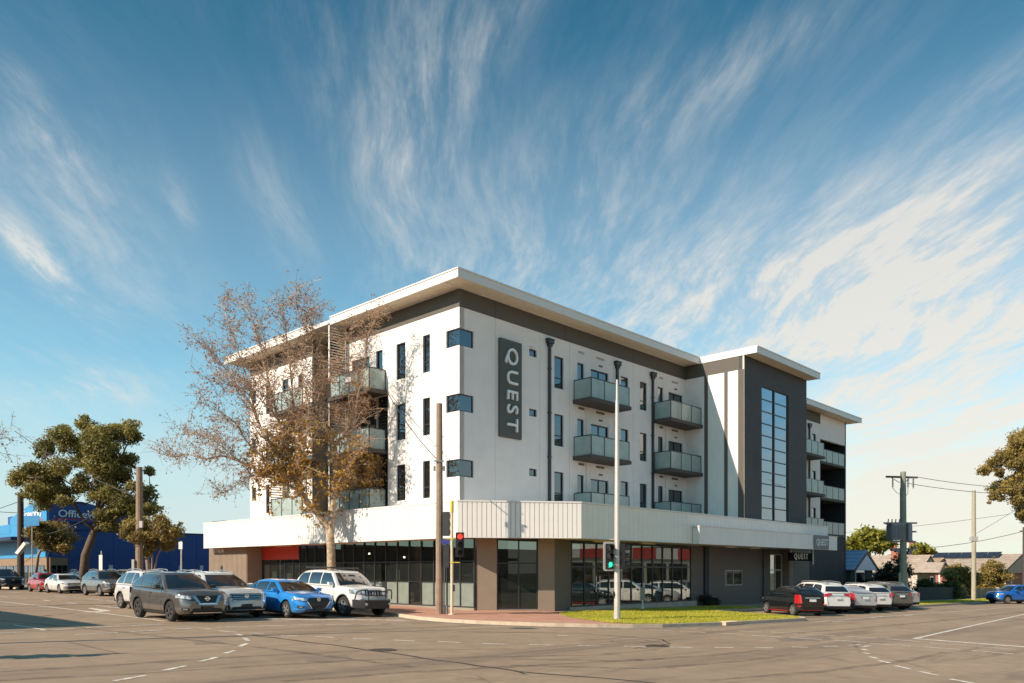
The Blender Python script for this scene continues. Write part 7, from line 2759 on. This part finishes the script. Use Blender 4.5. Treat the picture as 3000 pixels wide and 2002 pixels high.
# solar panels in two rows on the slope towards the crossing
for i in range(5):
    for j in range(2):
        f0, f1 = .74 + j * .13, .74 + (j + 1) * .13 - .01
        ua, ub = 97.05 + (108.25 - 97.05) * f0, 97.05 + (108.25 - 97.05) * f1
        za, zb_ = 1.65 + (4.3 - 1.65) * f0 + .22, 1.65 + (4.3 - 1.65) * f1 + .42
        v = 1.0 + i * 1.75
        q = MB(); q.hexa([(ua, v, za), (ub, v, zb_), (ub, v + 1.7, zb_), (ua, v + 1.7, za), (ua, v, za + .05), (ub, v, zb_ + .05), (ub, v + 1.7, zb_ + .05), (ua, v + 1.7, za + .05)])
        q.build('solar_panel', mat('solar_panel', (.025, .028, .04), .25, var=.1), he_)
# gates and fences of the front gardens
fn = thing('garden_fence', 'dark slatted front fence behind the parked cars', 'fence', (C0.x, C0.y, 0), UROT)
a = 47.5
while a < 62.5:
    zg = G(UV(a, -5.6).x) + .1
    q = MB(); q.box(a, a + .11, -5.64, -5.60, zg, zg + 1.15); q.build('picket', M_DKWALL, fn)
    a += .14
q = MB(); q.box(47.4, 62.6, -5.60, -5.56, -.55, -.47); q.box(47.4, 62.6, -5.60, -5.56, .0, .08); q.build('rail', M_DKWALL, fn)
f2 = thing('garden_wall', 'low grey garden wall behind the blue small SUV', 'wall', (C0.x, C0.y, 0), UROT)
for i in range(9):
    q = MB(); q.box(64.0 + i * 2.5, 66.45 + i * 2.5, -5.9, -5.7, -1.5, .05); q.build('wall_panel', mat('grey_fence', (.20, .17, .145), .8, var=.1), f2)
    q = MB(); q.box(63.9 + i * 2.5, 64.0 + i * 2.5 - .003, -5.95, -5.65, -1.5, .16); q.build('post', M_CONC, f2)
gt = thing('garden_gate', 'pale slatted gate beside the dark shed house', 'gate', tuple(UV(50.6, -.9, -.9)), UROT)
for i in range(8):
    q = MB(); q.box(i * .28, i * .28 + .08, -.03, .03, 0, 2.7); q.build('slat', M_WB, gt)
q = MB(); q.box(-.05, 2.15, -.02, .02, 2.55, 2.68); q.box(-.05, 2.15, -.02, .02, .1, .2); q.build('rail', M_WB, gt)


def bush_at(label, px0, px1, py0, py1, y, leafm, size, dens, seed, n, group='garden shrubs', cat='shrub', bare=0, name='shrub'):
    a = at(px0, py1, y); b = at(px1, py0, y)
    zg = G((a.x + b.x) / 2) + .08
    base = Vector(((a.x + b.x) / 2, y, zg))
    rnd = random.Random(seed)
    w, h = (b.x - a.x) / 2, b.z - zg
    cl = []
    r = min(w, h) * .40
    for _ in range(n):
        t = rnd.uniform(-1, 1)
        top = h * (1 - .35 * t * t) - r
        cl.append(((t * (w - r), rnd.uniform(-w, w) * .5, rnd.uniform(.1, 1.0) * max(.2, top) + r * .3), r * rnd.uniform(.7, 1.15)))
    return shrub(name, label, base, cl, leafm, size * .9, dens * 2.2, seed, group, cat)


ZW = lambda x, y: (2440 + x / 4.196, 1560 + y / 4.196)
bush_at('big dark shrub in front of the beige roofed house', ZW(520, 0)[0], ZW(990, 0)[0], ZW(0, 270)[1], ZW(0, 660)[1], 71.0, L_DARK, .12, 26, 101, 34)
bush_at('dark shrub filling the space under the transformer pole', ZW(400, 0)[0], ZW(640, 0)[0], ZW(0, 430)[1], ZW(0, 660)[1], 73.0, L_DARK, .12, 26, 102, 22)
bush_at('olive shrub behind the slim pale pole', ZW(1340, 0)[0], ZW(1800, 0)[0], ZW(0, 330)[1], ZW(0, 760)[1], 84.0, L_OLIVE, .14, 20, 103, 34)
bush_at('golden green shrub between pale pole and solar roof', ZW(1730, 0)[0], ZW(2190, 0)[0], ZW(0, 310)[1], ZW(0, 740)[1], 88.0, L_OLIVE, .15, 18, 104, 34)
bush_at('clipped dark hedge along the front gardens', ZW(940, 0)[0], ZW(1300, 0)[0], ZW(0, 550)[1], ZW(0, 780)[1], 73.5, L_HEDGE, .09, 40, 105, 26, cat='hedge', name='hedge')
bush_at('taller leafy hedge at the end of the front gardens', ZW(1220, 0)[0], ZW(1600, 0)[0], ZW(0, 540)[1], ZW(0, 790)[1], 76.0, L_HEDGE, .09, 40, 106, 28, cat='hedge', name='hedge')
bush_at('bright yellow green bush by the porch', ZW(1000, 0)[0], ZW(1130, 0)[0], ZW(0, 600)[1], ZW(0, 680)[1], 77.5, L_LIME, .10, 30, 107, 12)
bush_at('yellow bush at the foot of the slim pale pole', ZW(1560, 0)[0], ZW(1650, 0)[0], ZW(0, 650)[1], ZW(0, 770)[1], 76.0, L_LIME, .09, 40, 108, 10)
bush_at('golden bush below the solar roofed house', ZW(2040, 0)[0], ZW(2170, 0)[0], ZW(0, 570)[1], ZW(0, 680)[1], 92.0, L_OLIVE, .10, 30, 109, 12)
# far rows of suburban trees that close the horizon
def treeline(name, label, y, x0, x1, h, seed, leafm):
    rnd = random.Random(seed)
    cl = []
    x = x0
    while x < x1:
        hh = h * rnd.uniform(.5, 1.15)
        for _ in range(3):
            cl.append((Vector((x + rnd.uniform(-3, 3), y + rnd.uniform(-4, 4), G(x) + hh * rnd.uniform(.25, .8))), hh * rnd.uniform(.25, .42)))
        x += rnd.uniform(3, 6)
    o = crown_leaves(cl, .55, 1.6, seed, .7, .3).build(name, leafm, recalc=False)
    o['kind'] = 'stuff'; o['label'] = label; o['category'] = 'treeline'
    return o


treeline('treeline', 'distant row of suburban trees behind the houses', 230, 95, 330, 5.5, 201, L_EUC)
treeline('treeline', 'distant row of trees beyond the blue store', 210, -260, -60, 6.0, 202, L_EUC)

# ================================================================== street sides outside the picture: they shade the road and stand in the shop glass
M_CREAMW = mat('cream_shop_render', (.48, .42, .34), .8, var=.08, vscale=1)
M_BRICKB = mat('brown_brick', (.24, .145, .10), .85, var=.15, vscale=5)


def shop(label, u0, u1, v0, v1, h, wallm, face, group='shops across the streets'):
    t = thing('shop_building', label, 'building', (C0.x, C0.y, 0), UROT, group)
    mb = MB(); mb.box(u0, u1, v0, v1, -1, h); mb.build('wall', wallm, t)
    mb = MB(); mb.box(u0 - .1, u1 + .1, v0 - .1, v1 + .1, h, h + .2); mb.build('coping', M_CONC, t)
    if face == '+u':
        n = int((v1 - v0) / 4)
        for i in range(n):
            v = v0 + .6 + i * 4
            q = MB(); q.box(u1, u1 + .06, v, v + 3.2, .4, 2.9); w = q.build('shop_window', M_FRAME, t)
            q = MB(); q.box(u1 + .062, u1 + .075, v + .08, v + 3.1, .5, 2.8); q.build('pane', G_SHOP, w)
            q = MB(); q.box(u1, u1 + .06, v + .5, v + 1.7, 4.8, 6.4); w = q.build('window', M_FASC, t)
            q = MB(); q.box(u1 + .062, u1 + .075, v + .58, v + 1.62, 4.88, 6.32); q.build('pane', G_WIN, w)
        q = MB(); q.box(u1, u1 + 1.6, v0, v1, 3.2, 3.5); q.build('awning', wallm, t)
    else:
        n = int((u1 - u0) / 5)
        for i in range(n):
            u = u0 + .5 + i * 5
            q = MB(); q.box(u, u + 4.2, v1, v1 + .06, .2, 2.9); w = q.build('shop_window', M_FRAME, t)
            q = MB(); q.box(u + .08, u + 4.1, v1 + .062, v1 + .075, .3, 2.8); q.build('pane', G_SHOP, w)
            q = MB(); q.box(u - .4, u + 1.9, v1, v1 + .12, 3.4, 5.4); q.build('sign_band', mat('shop_red', (.50, .04, .03), .5) if i % 2 == 0 else M_WB, t)
            q = MB(); q.box(u + 1.95, u + 4.5, v1, v1 + .12, 3.4, 5.4); q.build('sign_band', M_WB if i % 2 == 0 else MATS['shop_red'], t)
    return t


shop('cream shop building beyond the picture edge that shades the road', -46, -28.4, 1.9, 19.5, 7.9, M_CREAMW, '+u')
shop('brown brick shop row further up the main street, outside the picture', -48, -30, 24, 70, 10.5, M_BRICKB, '+u')
shop('shop row with red and white signs across the side street, outside the picture', 26, 86, -46, -33, 6.0, M_CREAMW, '+v')
shop('brown brick building behind the camera corner', -60, -31, -60, -34, 7.0, M_BRICKB, '+u')
